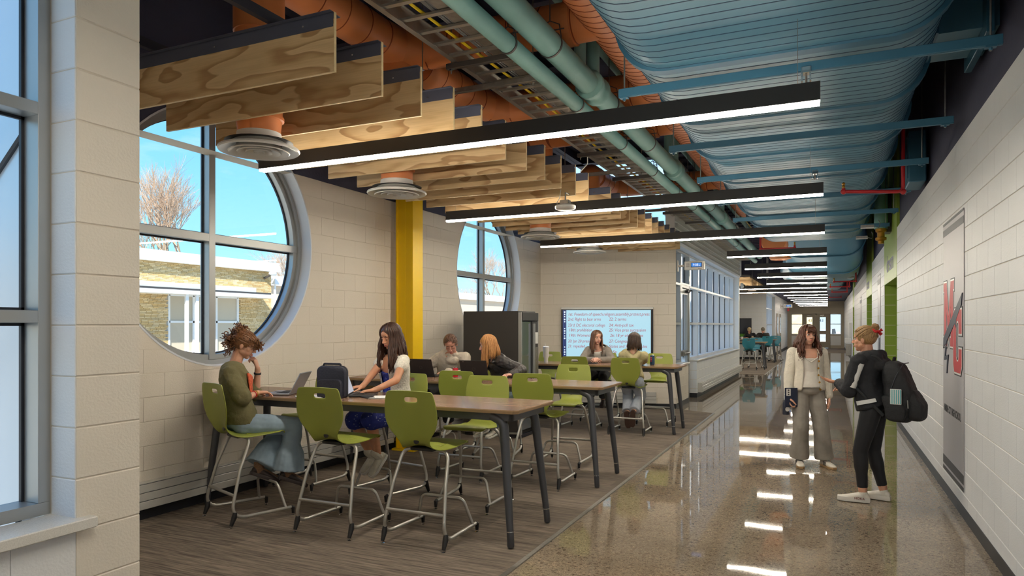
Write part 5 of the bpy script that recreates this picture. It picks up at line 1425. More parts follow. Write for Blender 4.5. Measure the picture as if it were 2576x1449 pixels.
def skin(c):
    if c not in SKIN:
        m = mat('skin_%d' % len(SKIN), lin(*c), .48, bump=.05, bscale=220, var=.05, vscale=22)
        b = [n for n in m.node_tree.nodes if n.type == 'BSDF_PRINCIPLED'][0]
        b.inputs['Subsurface Weight'].default_value = .12; b.inputs['Subsurface Radius'].default_value = (.9, .35, .2); b.inputs['Subsurface Scale'].default_value = .02
        SKIN[c] = m
    return SKIN[c]
def hairmat(name, c1, c2):
    if name in MATS: return MATS[name]
    m, nt, b = newmat(name); N = nt.nodes; L = nt.links
    tc = N.new('ShaderNodeTexCoord'); mp = N.new('ShaderNodeMapping'); mp.inputs['Scale'].default_value = (1, 1, .12); L.new(tc.outputs['Object'], mp.inputs[0])
    n = N.new('ShaderNodeTexNoise'); n.inputs['Scale'].default_value = 150; n.inputs['Detail'].default_value = 4; L.new(mp.outputs[0], n.inputs[0])
    r = N.new('ShaderNodeValToRGB'); r.color_ramp.elements[0].position = .22; r.color_ramp.elements[1].position = .8
    r.color_ramp.elements[0].color = (*lin(*c1), 1); r.color_ramp.elements[1].color = (*lin(*c2), 1)
    L.new(n.outputs[0], r.inputs[0]); L.new(r.outputs[0], b.inputs['Base Color']); b.inputs['Roughness'].default_value = .38
    bp = N.new('ShaderNodeBump'); bp.inputs['Strength'].default_value = .4; bp.inputs['Distance'].default_value = .003; L.new(n.outputs[0], bp.inputs['Height']); L.new(bp.outputs[0], b.inputs['Normal'])
    return m
m_eye = mat('eye_white', (.75, .74, .72), .2); m_iris = mat('iris_brown', lin(60, 38, 24), .15); m_lash = mat('lash_dark', lin(28, 18, 14), .6); m_lip = mat('lips', lin(186, 96, 92), .35)
def head_prims(mb, M, jaw=1.0, down=False):
    def e(c, r): mb.ell(M @ V(c), r[0], r[1], r[2], 16, 12, M=M.to_3x3())
    e((0, -.014, .032), (.074, .092, .084)); e((0, .018, -.03), (.060 * jaw, .066, .078)); e((0, .052, -.088), (.024, .022, .02))
    for s in (-1, 1):
        e((s * .036 * jaw, .008, -.054), (.028, .036, .030)); e((s * .033, .044, -.020), (.028, .024, .026)); e((s * .026, .066, .0275), (.024, .016, .009))
        if down: e((s * .030, .0655, .004), (.0165, .0140, .0105))
        else: e((s * .030, .0650, .0145), (.0175, .0145, .0065)); e((s * .030, .0640, -.0065), (.0165, .0135, .0050))
        e((s * .0115, .092, -.031), (.0075, .009, .007)); e((s * .076, -.010, -.008), (.008, .017, .029)); e((s * .024, .042, -.050), (.028, .030, .030))
    capsule(mb, M @ V((0, .079, .014)), M @ V((0, .101, -.025)), .0075, .0105, 10)
    e((0, .078, -.052), (.022, .012, .008)); e((0, .077, -.066), (.019, .012, .008)); e((0, .062, .045), (.045, .022, .03))
def face_parts(par, M, down=False, smile=.3, iris=None, browc=None):
    R = M.to_3x3()
    for s in (-1, 1):
        if not down:
            e = MB(); e.ell(M @ V((s * .030, .0655, .0042)), .0138, .0140, .0082, 14, 10, M=R); o = e.obj('eye', m_eye, par, True)
            g = MB(); g.ell(M @ V((s * .030, .0783, .0042)), .0056, .0020, .0062, 12, 8, M=R); g.obj('iris', iris or m_iris, o, True)
        b = MB(); dz = -.0075 if down else .0115
        b.tube([M @ V((s * (.030 + k * .0052), .0815 - abs(k) * .0011, dz - (-1 if down else 1) * abs(k) ** 2 * .00055)) for k in (-3, -2, -1, 0, 1, 2, 3)], [.0006, .0012, .0015, .0016, .0016, .0014, .0006], 6); b.obj('eyelash', m_lash, par, True)
        b = MB(); b.tube([M @ V((s * (.032 + k * .0062), .0835 - abs(k) * .0018, .0305 - .0009 * (k - .5) ** 2)) for k in (-3, -2, -1, 0, 1, 2, 3)], [.0012, .0025, .003, .003, .0026, .002, .001], 6); b.obj('eyebrow', browc or m_lash, par, True)
    for dz, w, r in ((-.0545, .0205, .0026), (-.0610, .0175, .0033)):
        b = MB(); b.tube([M @ V((w * k / 3, .0915 - abs(k) ** 2 * .0016, dz + smile * .0042 * (abs(k) / 3) ** 2 * 1.3 + (.0012 if (abs(k) == 1 and dz > -.056) else 0))) for k in (-3, -2, -1, 0, 1, 2, 3)], [.0008, r * .8, r, r, r, r * .8, .0008], 8); b.obj('lip', m_lip, par, True)
def hand_prims(mb, w, d, n, side, curl=.35, spread=.1, thumb=.5, size=1.0, curls=None):
    """w wrist, d finger direction, n palm normal, side +1/-1 which way the thumb leaves (along d x n)"""
    w, d, n = V(w), V(d).normalized(), V(n); n = (n - d * n.dot(d)).normalized(); s = d.cross(n).normalized() * side; z = size
    rings = []
    for t, a, b in ((0, .024, .019), (.02, .030, .018), (.05, .038, .0155), (.075, .040, .0135), (.09, .037, .011)):
        c = w + d * t * z; rings.append([c + s * a * z * cos(2 * pi * k / 14) + n * b * z * sin(2 * pi * k / 14) for k in range(14)])
    mb.loft(rings, True, True)
    for i, (off, L_, r) in enumerate(((.031, .072, .0084), (.0105, .080, .0086), (-.0105, .074, .0082), (-.030, .058, .0072))):
        cu = curls[i] if curls else curl; p = w + (d * (.084 - .004 * abs(i - 1)) + s * off) * z; a = .12; fd = (d + s * spread * off * 12).normalized()
        for seg, fr in enumerate((.45, .30, .25)):
            a += cu * (1.0 if seg else .7)
            dd = (fd * cos(a) + n * sin(a)); q = p + dd * L_ * fr * z
            capsule(mb, p, q, r * z * (1 - .08 * seg), r * z * (.93 - .09 * seg), 8); p = q
    p = w + (d * .022 + s * .026 + n * .004) * z; td = (d * .62 + s * .62 + n * thumb).normalized()
    q = p + td * .046 * z; capsule(mb, p, q, .0135 * z, .0105 * z, 10)
    td2 = (d * .85 + s * .15 + n * thumb).normalized(); r_ = q + td2 * .032 * z; capsule(mb, q, r_, .0102 * z, .0088 * z, 8); capsule(mb, r_, r_ + td2 * .018 * z, .0088 * z, .0072 * z, 8)
class Fig:
    def __init__(s, label, loc, h, skinc=(214, 168, 142), group=None):
        s.t = thing('person', label, 'person', (loc[0], loc[1], 0), -radians(h), group); s.M = Matrix.Translation((loc[0], loc[1], 0)) @ Matrix.Rotation(-radians(h), 4, 'Z'); s.Mi = s.M.inverted(); s.skin = skin(skinc); s.h = h
    def L(s, p): return s.Mi @ V(p)                       # world -> figure
    def pose(s, pelvis, mid, neck, head, hh=0, pitch=0, roll=0, th=0, shw=.165, shr=0, tw=0):
        """th: turn of the shoulders in degrees (clockwise), hh: heading of the head, both relative to the figure"""
        s.pel, s.mid, s.neck, s.head = V(pelvis), V(mid), V(neck), V(head)
        a = radians(th); s.sx = V((cos(a), -sin(a), shr)).normalized(); s.px = V((1, 0, 0))
        up = (s.neck - s.mid).normalized()
        s.sh = {1: s.neck + s.sx * shw - up * .055, -1: s.neck - s.sx * shw - up * .055}
        s.HM = Matrix.Translation(s.head) @ Matrix.Rotation(-radians(hh), 4, 'Z') @ Matrix.Rotation(radians(roll), 4, 'Y') @ Matrix.Rotation(-radians(pitch), 4, 'X')
        s.up = up; return s
    def spine(s, t):
        a, b, c = s.pel, s.mid * 2 - (s.pel + s.neck) * .5, s.neck
        p = a * (1 - t) ** 2 + b * 2 * t * (1 - t) + c * t * t; d = ((b - a) * (1 - t) + (c - b) * t).normalized(); return p, d
    PROF = [(-.12, .10, .08), (-.06, .150, .115), (.0, .168, .125), (.12, .165, .120), (.3, .142, .102), (.45, .128, .092), (.6, .138, .100), (.75, .148, .112), (.86, .152, .100), (.93, .135, .082), (.975, .085, .066), (1.03, .052, .055)]
    def trings(s, t0, t1, inf=0, a0=0, a1=360, n=28, sx=1, sy=1, flare=0):
        R = []
        P = s.PROF; ts = [t0] + [p[0] for p in P if t0 < p[0] < t1] + [t1]
        for t in ts:
            for i in range(len(P) - 1):
                if P[i][0] <= t <= P[i + 1][0]: u = (t - P[i][0]) / (P[i + 1][0] - P[i][0]); rx = P[i][1] * (1 - u) + P[i + 1][1] * u; ry = P[i][2] * (1 - u) + P[i + 1][2] * u; break
            else: rx, ry = (P[0] if t < P[0][0] else P[-1])[1:]
            c, d = s.spine(max(t, -.05)); 
            if t < -.05: c = c + d * (t + .05) * .45
            w = min(1, max(0, t)); x = (s.px * (1 - w) + s.sx * w); x = (x - d * x.dot(d)).normalized(); y = d.cross(x)
            k = inf + flare * max(0, (.4 - t))
            full = a1 - a0 >= 360
            R.append([c + x * (rx * sx + k) * cos(radians(a0 + (a1 - a0) * j / (n if full else n - 1))) + y * (ry * sy + k) * sin(radians(a0 + (a1 - a0) * j / (n if full else n - 1))) for j in range(n)])
        return R
    def arms(s, w, hint, l1=.275, l2=.24):
        s.el, s.wr = {}, {}
        for k in (1, -1): s.el[k], s.wr[k] = ik(s.sh[k], w[k], l1, l2, hint[k])
    def legs(s, a, hint, hw=.085, l1=.41, l2=.395):
        s.hip, s.kn, s.an = {}, {}, {}
        for k in (1, -1): s.hip[k] = s.pel + V((k * hw, 0, -.03)); s.kn[k], s.an[k] = ik(s.hip[k], a[k], l1, l2, hint[k])
    def body(s, hands, bare_arms=True, bare_legs=False, vox=.0032, face=True, jaw=1.0, neckr=.052, **fk):
        fine, co = MB(), MB()
        head_prims(fine, s.HM, jaw, fk.get('down', False))
        hb = s.HM @ V((0, -.022, -.05)); n0 = s.neck - s.up * .03
        capsule(fine, hb, n0, neckr * .92, neckr * 1.05, 14)
        for k in (1, -1): capsule(co, n0 + V((0, 0, .01)), s.sh[k], .040, .045, 12)
        co.loft(s.trings(.0, .97, -.006), True, True)
        for k in (1, -1):
            capsule(co, s.sh[k], s.el[k], .046, .037); capsule(co, s.el[k], s.wr[k], .037, .0245)
            H = hands[k]; wd = (s.wr[k] - s.el[k]).normalized()
            capsule(fine, s.wr[k] - wd * .05, s.wr[k] + V(H['d']).normalized() * .01, .0265, .0235, 12)
            hand_prims(fine, s.wr[k], H['d'], H['n'], H['side'], H.get('curl', .35), H.get('spread', .1), H.get('thumb', .5), H.get('size', 1.0), H.get('curls'))
        if bare_legs:
            for k in (1, -1): capsule(co, s.hip[k], s.kn[k], .078, .055); capsule(co, s.kn[k], s.kn[k].lerp(s.an[k], .35), .053, .055); capsule(co, s.kn[k].lerp(s.an[k], .35), s.an[k], .055, .036)
        else:
            for k in (1, -1): capsule(co, s.kn[k].lerp(s.an[k], .5), s.an[k], .045, .036)
        me = join([remesh(fine, vox, 6), remesh(co, .009, 5)], 'body', s.skin); link('body', me, s.t)
        if face: face_parts(s.t, s.HM, **fk)
        return s
    def top(s, m, t0=.05, t1=.955, inf=.014, sleeve=1.0, sr=(.062, .055, .042), name='top', disp=.012, ds=.07, vox=.008, mb=None, hem=0, collar=True, flare=0, sx=1, sy=1):
        mb = mb or MB(); mb.loft(s.trings(t0, t1, inf, sx=sx, sy=sy, flare=flare), True, True)
        for k in (1, -1):
            capsule(mb, s.neck - s.up * .045, s.sh[k], .045 + inf * .5, sr[0]);
            if sleeve <= .5: capsule(mb, s.sh[k], s.sh[k].lerp(s.el[k], sleeve * 2), sr[0], sr[1])
            else:
                capsule(mb, s.sh[k], s.el[k], sr[0], sr[1]); q = s.el[k].lerp(s.wr[k], (sleeve - .5) * 2 * .97); capsule(mb, s.el[k], q, sr[1], sr[2])
        o = link(name, remesh(mb, vox, 4, disp, ds, m, name), s.t); return o
    def pants(s, m, r=(.098, .078, .075, .095), upto=1.0, name='trousers', disp=.012, ds=.09, waist=.12, vox=.008, inf=.008):
        mb = MB(); mb.loft(s.trings(-.1, waist, inf), True, True)
        for k in (1, -1):
            q = s.kn[k].lerp(s.an[k], upto); capsule(mb, s.hip[k], s.kn[k], r[0], r[1]); d = (s.an[k] - s.kn[k]).normalized()
            rings = []
            u = d.orthogonal().normalized(); w = d.cross(u)
            for i in range(6):
                f = i / 5; c = s.kn[k].lerp(q, f); rr_ = r[1] * (1 - f) + r[3] * f if f > .4 else r[1] + (r[2] - r[1]) * f / .4
                rings.append([c + (u * cos(2 * pi * j / 16) + w * sin(2 * pi * j / 16)) * rr_ for j in range(16)])
            mb.loft(rings, True, True)
        return link(name, remesh(mb, vox, 3, disp, ds, m, name), s.t)
    def shoe(s, k, toe, m, m2, high=False, L_=.25, sole=.022, up=None, stripes=None):
        toe = V(toe).normalized(); up = V(up or (0, 0, 1)); up = (up - toe * up.dot(toe)).normalized(); x = toe.cross(up); a = s.an[k]
        hl = a - toe * .055 - up * .075
        def ring(t, w, z0, z1): c = hl + toe * t; return [c + x * w * cos(q) + up * ((z0 + z1) / 2 + (z1 - z0) / 2 * sin(q)) for q in [2 * pi * j / 14 for j in range(14)]]
        mb = MB(); mb.loft([ring(t * L_ / .25, w, 0.0, z) for t, w, z in ((.0, .022, .05), (.02, .033, .075), (.07, .036, .078), (.12, .039, .062), (.17, .044, .048), (.215, .040, .038), (.24, .028, .03), (.25, .012, .02))], True, True)
        if high: capsule(mb, a - up * .02, a + up * .045, .04, .044)
        else: capsule(mb, a - up * .03, a - up * .005, .038, .038)
        o = link('shoe', remesh(mb, .004, 3, 0, .1, m, 'shoe'), s.t)
        sb = MB()
        def sr(z, g): return [hl + toe * (t * L_ / .25 + (g if t > .12 else -g)) + x * sg * (w + g) + up * z for sg, seq in ((1, 1), (-1, -1)) for t, w in ((0, .018), (.03, .032), (.08, .034), (.13, .038), (.18, .043), (.22, .038), (.25, .018))[::seq]]
        sb.loft([sr(-.012, .002), sr(.0, .005), sr(sole - .012, .004)], True, True); sb.obj('sole', m2, o, radians(40))
        if stripes:
            for i in range(3):
                f = .09 + i * .022
                for sg in (1, -1):
                    q = MB(); q.tube([hl + toe * (f + .02) + x * sg * .0405 + up * .014, hl + toe * f + x * sg * .036 + up * .055], .0035, 6); q.obj('stripe', stripes, o)
        return o
def strands(mb, M, rng, phis, n, Lf, drop, off=.008, r=.0085, wave=.01, wf=14, start=(0, -.01, .125), back=0, flare=.0, th1=100, taper=.35, jit=.012, sway=None):
    """strands running from the crown over the skull, then falling; M head matrix, phi 90 = face side"""
    for _ in range(n):
        a = radians(rng.uniform(*phis)); L_ = Lf * rng.uniform(.82, 1.05); P = []; o = off + rng.uniform(0, .008); ph = rng.uniform(0, 6.28); ph2 = rng.uniform(0, 6.28)
        for i in range(8):
            th = radians(6 + (th1 - 6) * i / 7)
            P.append(M @ V(((.076 + o) * sin(th) * cos(a), -.014 + (.094 + o) * sin(th) * sin(a), .032 + (.086 + o) * cos(th))))
        p = P[-1].copy(); outd = (M.to_3x3() @ V((cos(a), sin(a) * .8, 0))); outd.z = 0
        if outd.length > 0: outd.normalize()
        K = 11
        for i in range(1, K + 1):
            f = i / K; q = p + V((0, 0, -1)) * L_ * f + outd * (flare * sin(f * pi * .6)) + V(drop) * f
            q += V((sin(f * wf + ph), cos(f * wf * .9 + ph2), 0)) * wave * f ** .5
            P.append(q)
        m_ = len(P); mb.tube(P, [r * (.55 + .45 * min(1, i / 4)) * (1 if i < m_ - 5 else max(taper, (m_ - i) / 5)) for i in range(m_)], 5)
def scalp(mb, M, grow=.006, front=.030, cut=.052, low=-.045):
    cut += .032
    """hair shell on the skull, open over the face"""
    n, m = 64, 34; idx = {}
    for i in range(m + 1):
        th = pi * (.015 + .80 * i / m)
        for j in range(n):
            a = 2 * pi * j / n; p = V(((.075 + grow) * sin(th) * cos(a), -.014 + (.093 + grow) * sin(th) * sin(a), .032 + (.085 + grow) * cos(th)))
            idx[i, j] = (len(mb.v), p); mb.v.append(tuple(M @ p))
    for i in range(m):
        for j in range(n):
            q = [idx[i, j], idx[i, (j + 1) % n], idx[i + 1, (j + 1) % n], idx[i + 1, j]]; c = sum((v[1] for v in q), V()) / 4
            if c.y > min(front, .03) and c.z < cut - abs(c.x) * .75 - max(0, .05 - c.y) * .6: continue
            if c.y > -.02 and c.z < -.01: continue
            if c.z < low: continue
            mb.f.append(tuple(v[0] for v in q)); mb.mi.append(0)
def pulled(mb, M, rng, bun, n, low=-.05, r=.0052, face_y=.06, face_z=.07):
    """hair combed from the hairline over the skull to a knot"""
    bun = V(bun)
    for _ in range(n):
        a = rng.uniform(0, 2 * pi); e = rng.uniform(.15, 1.75); c = V((.084 * sin(e) * cos(a), -.014 + .102 * sin(e) * sin(a), .034 + .094 * cos(e)))
        if (c.y > face_y and c.z < face_z) or (c.y > -.01 and c.z < -.005) or c.z < low: continue
        P = []
        for i in range(7):
            q = c.lerp(bun, i / 6); v = q - V((0, -.014, .034)); v2 = V((v.x / .084, v.y / .102, v.z / .094))
            if v2.length > .01: v2.normalize()
            P.append(M @ V((v2.x * .085, -.014 + v2.y * .103, .034 + v2.z * .095)))
        mb.tube(P, [.002, r, r, r, r, r, .003], 6)
def typing(d, k, curl=.4): return dict(d=d, n=(0, 0, -1), side=k, curl=curl, spread=.15, thumb=.25)
# side: thumb leaves along (d x n)*side ; for a palm-down right hand facing +y: d x n = y x -z = -x  -> thumb points -x (inwards): side=+1 for right, -1 for left
m_denim = mat('light_denim', lin(140, 160, 176), .8, bump=.3, bscale=500, var=.14, vscale=5)
m_denim2 = mat('faded_grey_denim', lin(150, 144, 136), .8, bump=.3, bscale=500, var=.32, vscale=4.5)
m_denim3 = mat('pale_denim', lin(176, 184, 196), .8, bump=.3, bscale=500, var=.12, vscale=5)
m_olive = mat('olive_cotton', lin(104, 98, 66), .9, bump=.25, bscale=120, var=.12, vscale=6)
m_cream = mat('cream_knit', lin(232, 224, 208), .9, bump=.8, bscale=110, var=.05, vscale=30)
m_whitec = mat('white_cotton', lin(226, 220, 210), .85, bump=.2, bscale=50)
m_blackf = mat('black_fabric', lin(32, 33, 38), .8, bump=.3, bscale=90, var=.2, vscale=6)
m_blackl = mat('black_leggings', lin(22, 23, 28), .6, bump=.1, bscale=60)
m_leather = mat('black_leather', lin(52, 48, 46), .38, bump=.3, bscale=70)
m_fleece = mat('grey_fleece', lin(138, 130, 122), .95, bump=.8, bscale=140, var=.12, vscale=14)
m_hoodw = mat('oatmeal_fleece', lin(198, 188, 172), .9, bump=.4, bscale=120, var=.08, vscale=8)
m_hoodb = mat('beige_fleece', lin(188, 176, 134), .9, bump=.4, bscale=120, var=.06, vscale=8)
def dress_mat():
    m, nt, b = newmat('blue_print_dress'); N = nt.nodes; L = nt.links
    tc = N.new('ShaderNodeTexCoord'); mp = N.new('ShaderNodeMapping'); mp.inputs['Scale'].default_value = (1, 1, 2.4); L.new(tc.outputs['Object'], mp.inputs[0])
    v = N.new('ShaderNodeTexVoronoi'); v.inputs['Scale'].default_value = 26; L.new(mp.outputs[0], v.inputs[0])
    r = N.new('ShaderNodeValToRGB'); r.color_ramp.interpolation = 'CONSTANT'; r.color_ramp.elements[0].color = (*lin(215, 220, 240), 1); r.color_ramp.elements[1].position = .16; r.color_ramp.elements[1].color = (*lin(44, 58, 150), 1)
    L.new(v.outputs['Distance'], r.inputs[0]); L.new(r.outputs[0], b.inputs['Base Color']); b.inputs['Roughness'].default_value = .8; return m
m_dress = dress_mat()
def open_top(f, m, t0, t1, a0, a1, inf, name, sleeve=0, sr=(.06, .055, .045), disp=.004, th=.006, cuffs=None):
    """garment open at the front: arc sections, thickened; plus sleeves"""
    mb = MB(); mb.loft(f.trings(t0, t1, inf, a0, a1, 30), False, False)
    me = mb.mesh(name, m, True); o = bpy.data.objects.new('tmp', me); COL.objects.link(o)
    q = o.modifiers.new('u', 'SUBSURF'); q.levels = 1; q.render_levels = 1
    q = o.modifiers.new('s', 'SOLIDIFY'); q.thickness = th; q.offset = 1
    if disp: q = o.modifiers.new('d', 'DISPLACE'); q.texture = clouds(.06); q.strength = disp
    bpy.context.view_layer.update(); me = bpy.data.meshes.new_from_object(o.evaluated_get(bpy.context.evaluated_depsgraph_get())); bpy.data.objects.remove(o)
    ms = [me]
    if sleeve:
        s = MB()
        for k in (1, -1):
            capsule(s, f.neck - f.up * .05 + f.sx * k * .075, f.sh[k], .046, sr[0])
            if sleeve <= .5: capsule(s, f.sh[k], f.sh[k].lerp(f.el[k], sleeve * 2), sr[0], sr[1])
            else: capsule(s, f.sh[k], f.el[k], sr[0], sr[1]); capsule(s, f.el[k], f.el[k].lerp(f.wr[k], (sleeve - .5) * 2), sr[1], sr[2])
        ms.append(remesh(s, .008, 4, .008, .06))
    return link(name, join(ms, name, m), f.t)

# ---- 1: student in the olive shirt, seated, chin on hand
f = Fig('seated student in an olive T-shirt and flared jeans, chin on hand, curly hair up', (-4.49, 4.43), 20, (206, 156, 128))
hw = f.L((-4.60, 4.50, 1.452))
f.pose((-.03, -.06, .83), (-.05, -.08, 1.05), (hw.x - .045, hw.y - .085, 1.272), hw, hh=34, pitch=22, roll=0, th=34, shw=.155)
f.arms({1: f.L((-4.46, 4.50, 1.045)), -1: f.L((-4.565, 4.615, 1.238))}, {1: (.75, .25, -1), -1: (.35, .5, -1)}, .27, .235)
f.legs({1: (.13, .30, .36), -1: (-.03, .12, .40)}, {1: (.25, 1, .3), -1: (0, 1, .3)})
d1 = f.Mi.to_3x3() @ V((.35, .9, 0)); d2 = f.Mi.to_3x3() @ V((-.25, -.12, 1)); n2 = f.Mi.to_3x3() @ V((-.9, -.45, -.2))
f.body({1: typing(d1, 1, .35), -1: dict(d=d2, n=n2, side=-1, curls=[.5, .9, 1.0, 1.0], thumb=.5)}, down=True, smile=0)
f.top(m_olive, .0, .95, .016, .47, (.064, .074, .05), 'tshirt', .02, .07)
f.pants(m_denim, (.098, .078, .08, .135), .97, 'jeans', .016, .1)
hm = hairmat('curly_brown_hair', (70, 42, 24), (150, 100, 58)); mb = MB(); scalp(mb, f.HM, .010, .045, .04)
R = random.Random(2)
pulled(mb, f.HM, R, (0, -.105, .045), 230)
for k in range(215):
    if k < 120: c = f.HM @ V((R.gauss(0, .035), -.115 + R.gauss(0, .024), .015 + R.gauss(0, .045)))
    elif k < 165: c = f.HM @ V((R.gauss(0, .02), -.10 + R.gauss(0, .018), .125 + R.gauss(0, .018)))
    else: c = f.HM @ V((R.uniform(-.055, .055), .078 + R.uniform(-.01, .015), .055 + R.uniform(-.035, .03)))
    rr0 = R.uniform(.008, .014); ax = V((R.uniform(-1, 1), R.uniform(-1, 1), R.uniform(-1, .2))).normalized(); u = ax.orthogonal().normalized(); w = ax.cross(u)
    mb.tube([c + (u * cos(i * .9) + w * sin(i * .9)) * rr0 + ax * .0055 * i for i in range(13)], .0042, 4)
link('hair', mb.mesh('hair', hm, 3.1), f.t)
b = MB(); R3 = f.HM
for s in (-1, 1): b.tube([R3 @ V((s * .030 + .019 * cos(q), .094 - .004 * abs(cos(q)), .003 + .016 * sin(q))) for q in [2 * pi * i / 16 for i in range(16)]], .0012, 5, wrap=True, caps=False); b.tube([R3 @ V((s * .049, .088, .005)), R3 @ V((s * .074, .0, .008))], .0012, 5)
b.tube([R3 @ V((-.011, .096, .004)), R3 @ V((.011, .096, .004))], .0012, 5); b.obj('glasses', m_black, f.t)
b = MB(); nk = f.neck; b.tube([nk + V((-.05, -.04, .03)), nk + V((-.055, .03, -.01)), nk + V((.0, .13, -.13)), nk + V((.02, .15, -.22)), nk + V((.03, .13, -.13)), nk + V((.06, .03, -.01)), nk + V((.05, -.04, .03))], .004, 6); b.obj('lanyard', m_black, f.t)
for k, c in ((1, m_brass), (-1, m_black)):
    dd = (f.wr[k] - f.el[k]).normalized(); MB().tube([f.wr[k] - dd * .045, f.wr[k] - dd * .03], .031, 14).obj('bracelet', c, f.t)
dd = (f.wr[1] - f.el[1]).normalized(); MB().tube([f.wr[1] - dd * .07, f.wr[1] - dd * .062], .032, 14).obj('bracelet', m_bred, f.t)
m_sock = mat('patterned_sock', lin(120, 92, 70), .9, bump=.4, bscale=200, var=.3, vscale=120); m_sand = mat('dark_brown_leather', lin(46, 34, 32), .5)
for k in (1, -1):
    toe = V((.35, .85, -.38)); capsule(q := MB(), f.an[k] + V((0, -.01, .06)), f.an[k] - V((0, .01, .03)), .044, .042); capsule(q, f.an[k] - V((0, .01, .03)), f.an[k] + toe.normalized() * .14 - V((0, 0, .055)), .038, .028); link('sock', remesh(q, .006, 2, 0, .1, m_sock, 'sock'), f.t)
    s = f.shoe(k, toe, m_sand, m_sand, False, .25, .03, up=(0, .4, .9))
# printed picture on the shirt
mb = MB(); mb.loft(f.trings(.42, .74, .030, 52, 96, 10), False, False); o = mb.obj('shirt_print', mat('orange_print', lin(190, 84, 50), .9, var=.5, vscale=30), f.t, True)
md = o.modifiers.new('s', 'SOLIDIFY'); md.thickness = .012; md.offset = 0


# ---- 2: student in the white lace vest
f = Fig('seated student with long dark hair, white lace vest over a blue dress, typing', (-3.80, 5.56), 192, (206, 150, 118))
hw = f.L((-3.78, 5.50, 1.515))
f.pose((0, -.05, .83), (0, -.04, 1.08), (hw.x, hw.y - .035, 1.345), hw, hh=2, pitch=18, th=8, shw=.16)
f.arms({1: f.L((-3.83, 5.10, 1.045)), -1: f.L((-3.67, 5.08, 1.045))}, {1: (.8, -.3, -.6), -1: (-.9, -.1, -.5)}, .275, .24)
f.legs({1: (.12, .16, .40), -1: (-.02, .20, .41)}, {1: (.1, 1, .3), -1: (-.1, 1, .3)})
dl_ = f.Mi.to_3x3() @ V((-.6, -.65, -.05)); dr_ = f.Mi.to_3x3() @ V((-.55, -.75, -.05))
f.body({1: typing(dr_, 1), -1: typing(dl_, -1)}, bare_legs=True, down=True, smile=0)
f.top(m_dress, -.05, .70, .012, .0, (.01, .01, .01), 'dress_bodice', .004) if False else link('dress_bodice', remesh((lambda mb: (mb.loft(f.trings(-.08, .72, .010), True, True), capsule(mb, f.hip[1], f.kn[1].lerp(f.hip[1], .02), .108, .096), capsule(mb, f.hip[-1], f.kn[-1].lerp(f.hip[-1], .02), .108, .096), mb)[-1])(MB()), .008, 4, .012, .06, m_dress, 'dress'), f.t)
m_lace = mat('white_lace', lin(236, 230, 216), .9, bump=1.0, bscale=70, var=.12, vscale=60)
open_top(f, m_lace, .12, .93, 112, 428, .020, 'lace_vest', .16, (.062, .066, .05))
hm2 = hairmat('long_dark_hair', (34, 20, 16), (84, 54, 40)); mb = MB(); scalp(mb, f.HM, .008, .045, .055)
R = random.Random(4)
strands(mb, f.HM, R, (136, 172), 30, .33, f.Mi.to_3x3() @ V((0, -.02, 0)), wave=.012, wf=9, flare=.02)
strands(mb, f.HM, R, (5, 44), 36, .34, (0, .0, 0), wave=.014, wf=9, flare=.025)
strands(mb, f.HM, R, (172, 365), 80, .26, (0, -.03, 0), wave=.010, wf=8, flare=.03)
link('hair', mb.mesh('hair', hm2, 3.1), f.t)
m_canvas = mat('white_canvas', lin(214, 208, 192), .8, var=.08, vscale=30); m_rub = mat('white_rubber', lin(232, 228, 220), .5)
for k in (1, -1): f.shoe(k, (.25 + .1 * k, .6, -.75), m_canvas, m_rub, True, .245, .03, up=(0, .75, .6))

# ---- 3: pale hoodie
f = Fig('student in a pale hoodie leaning over a black laptop, brown hair tied back', (-4.42, 7.74), 176, (208, 150, 128))
hw = f.L((-4.27, 7.52, 1.386))
f.pose((0, -.05, .83), (.0, .0, 1.04), (hw.x + .0, hw.y - .085, 1.255), hw, hh=-20, pitch=34, roll=4, shw=.175)
f.arms({1: (.16, .34, 1.05), -1: (-.14, .36, 1.05)}, {1: (1, -.2, -.5), -1: (-1, -.2, -.5)}, .27, .24)
f.legs({1: (.10, .20, .40), -1: (-.10, .20, .40)}, {1: (.1, 1, .3), -1: (-.1, 1, .3)})
f.body({1: typing((-.4, .9, 0), 1), -1: typing((.4, .9, 0), -1)}, down=True, smile=.2)
mb = MB(); 
for i in range(9): a = pi + pi * (i / 8 - .5) * 1.7; capsule(mb, f.neck + V((.085 * sin(a + pi), -.02 + .075 * cos(a) * 1, .0)), f.neck + V((.085 * sin(a + pi + .2), -.02 + .075 * cos(a + .2), .0)), .026, .026)
capsule(mb, f.neck + V((-.04, .05, -.07)), f.neck + V((.04, .05, -.07)), .05, .05)
f.top(m_hoodw, .0, .95, .030, .97, (.074, .070, .052), 'hoodie', .026, .09, mb=mb)
f.pants(m_blackf, (.10, .08, .075, .07), .9)
hm3 = hairmat('tied_brown_hair', (58, 36, 26), (116, 80, 56)); mb = MB(); scalp(mb, f.HM, .009, .020, .072)
pulled(mb, f.HM, R, (0, -.115, -.005), 260)
mb.ell(f.HM @ V((0, -.125, -.01)), .03, .03, .035, 12, 8); link('hair', mb.mesh('hair', hm3, 3.1), f.t)
for k in (1, -1): f.shoe(k, (.0, .9, -.2), m_canvas, m_rub)

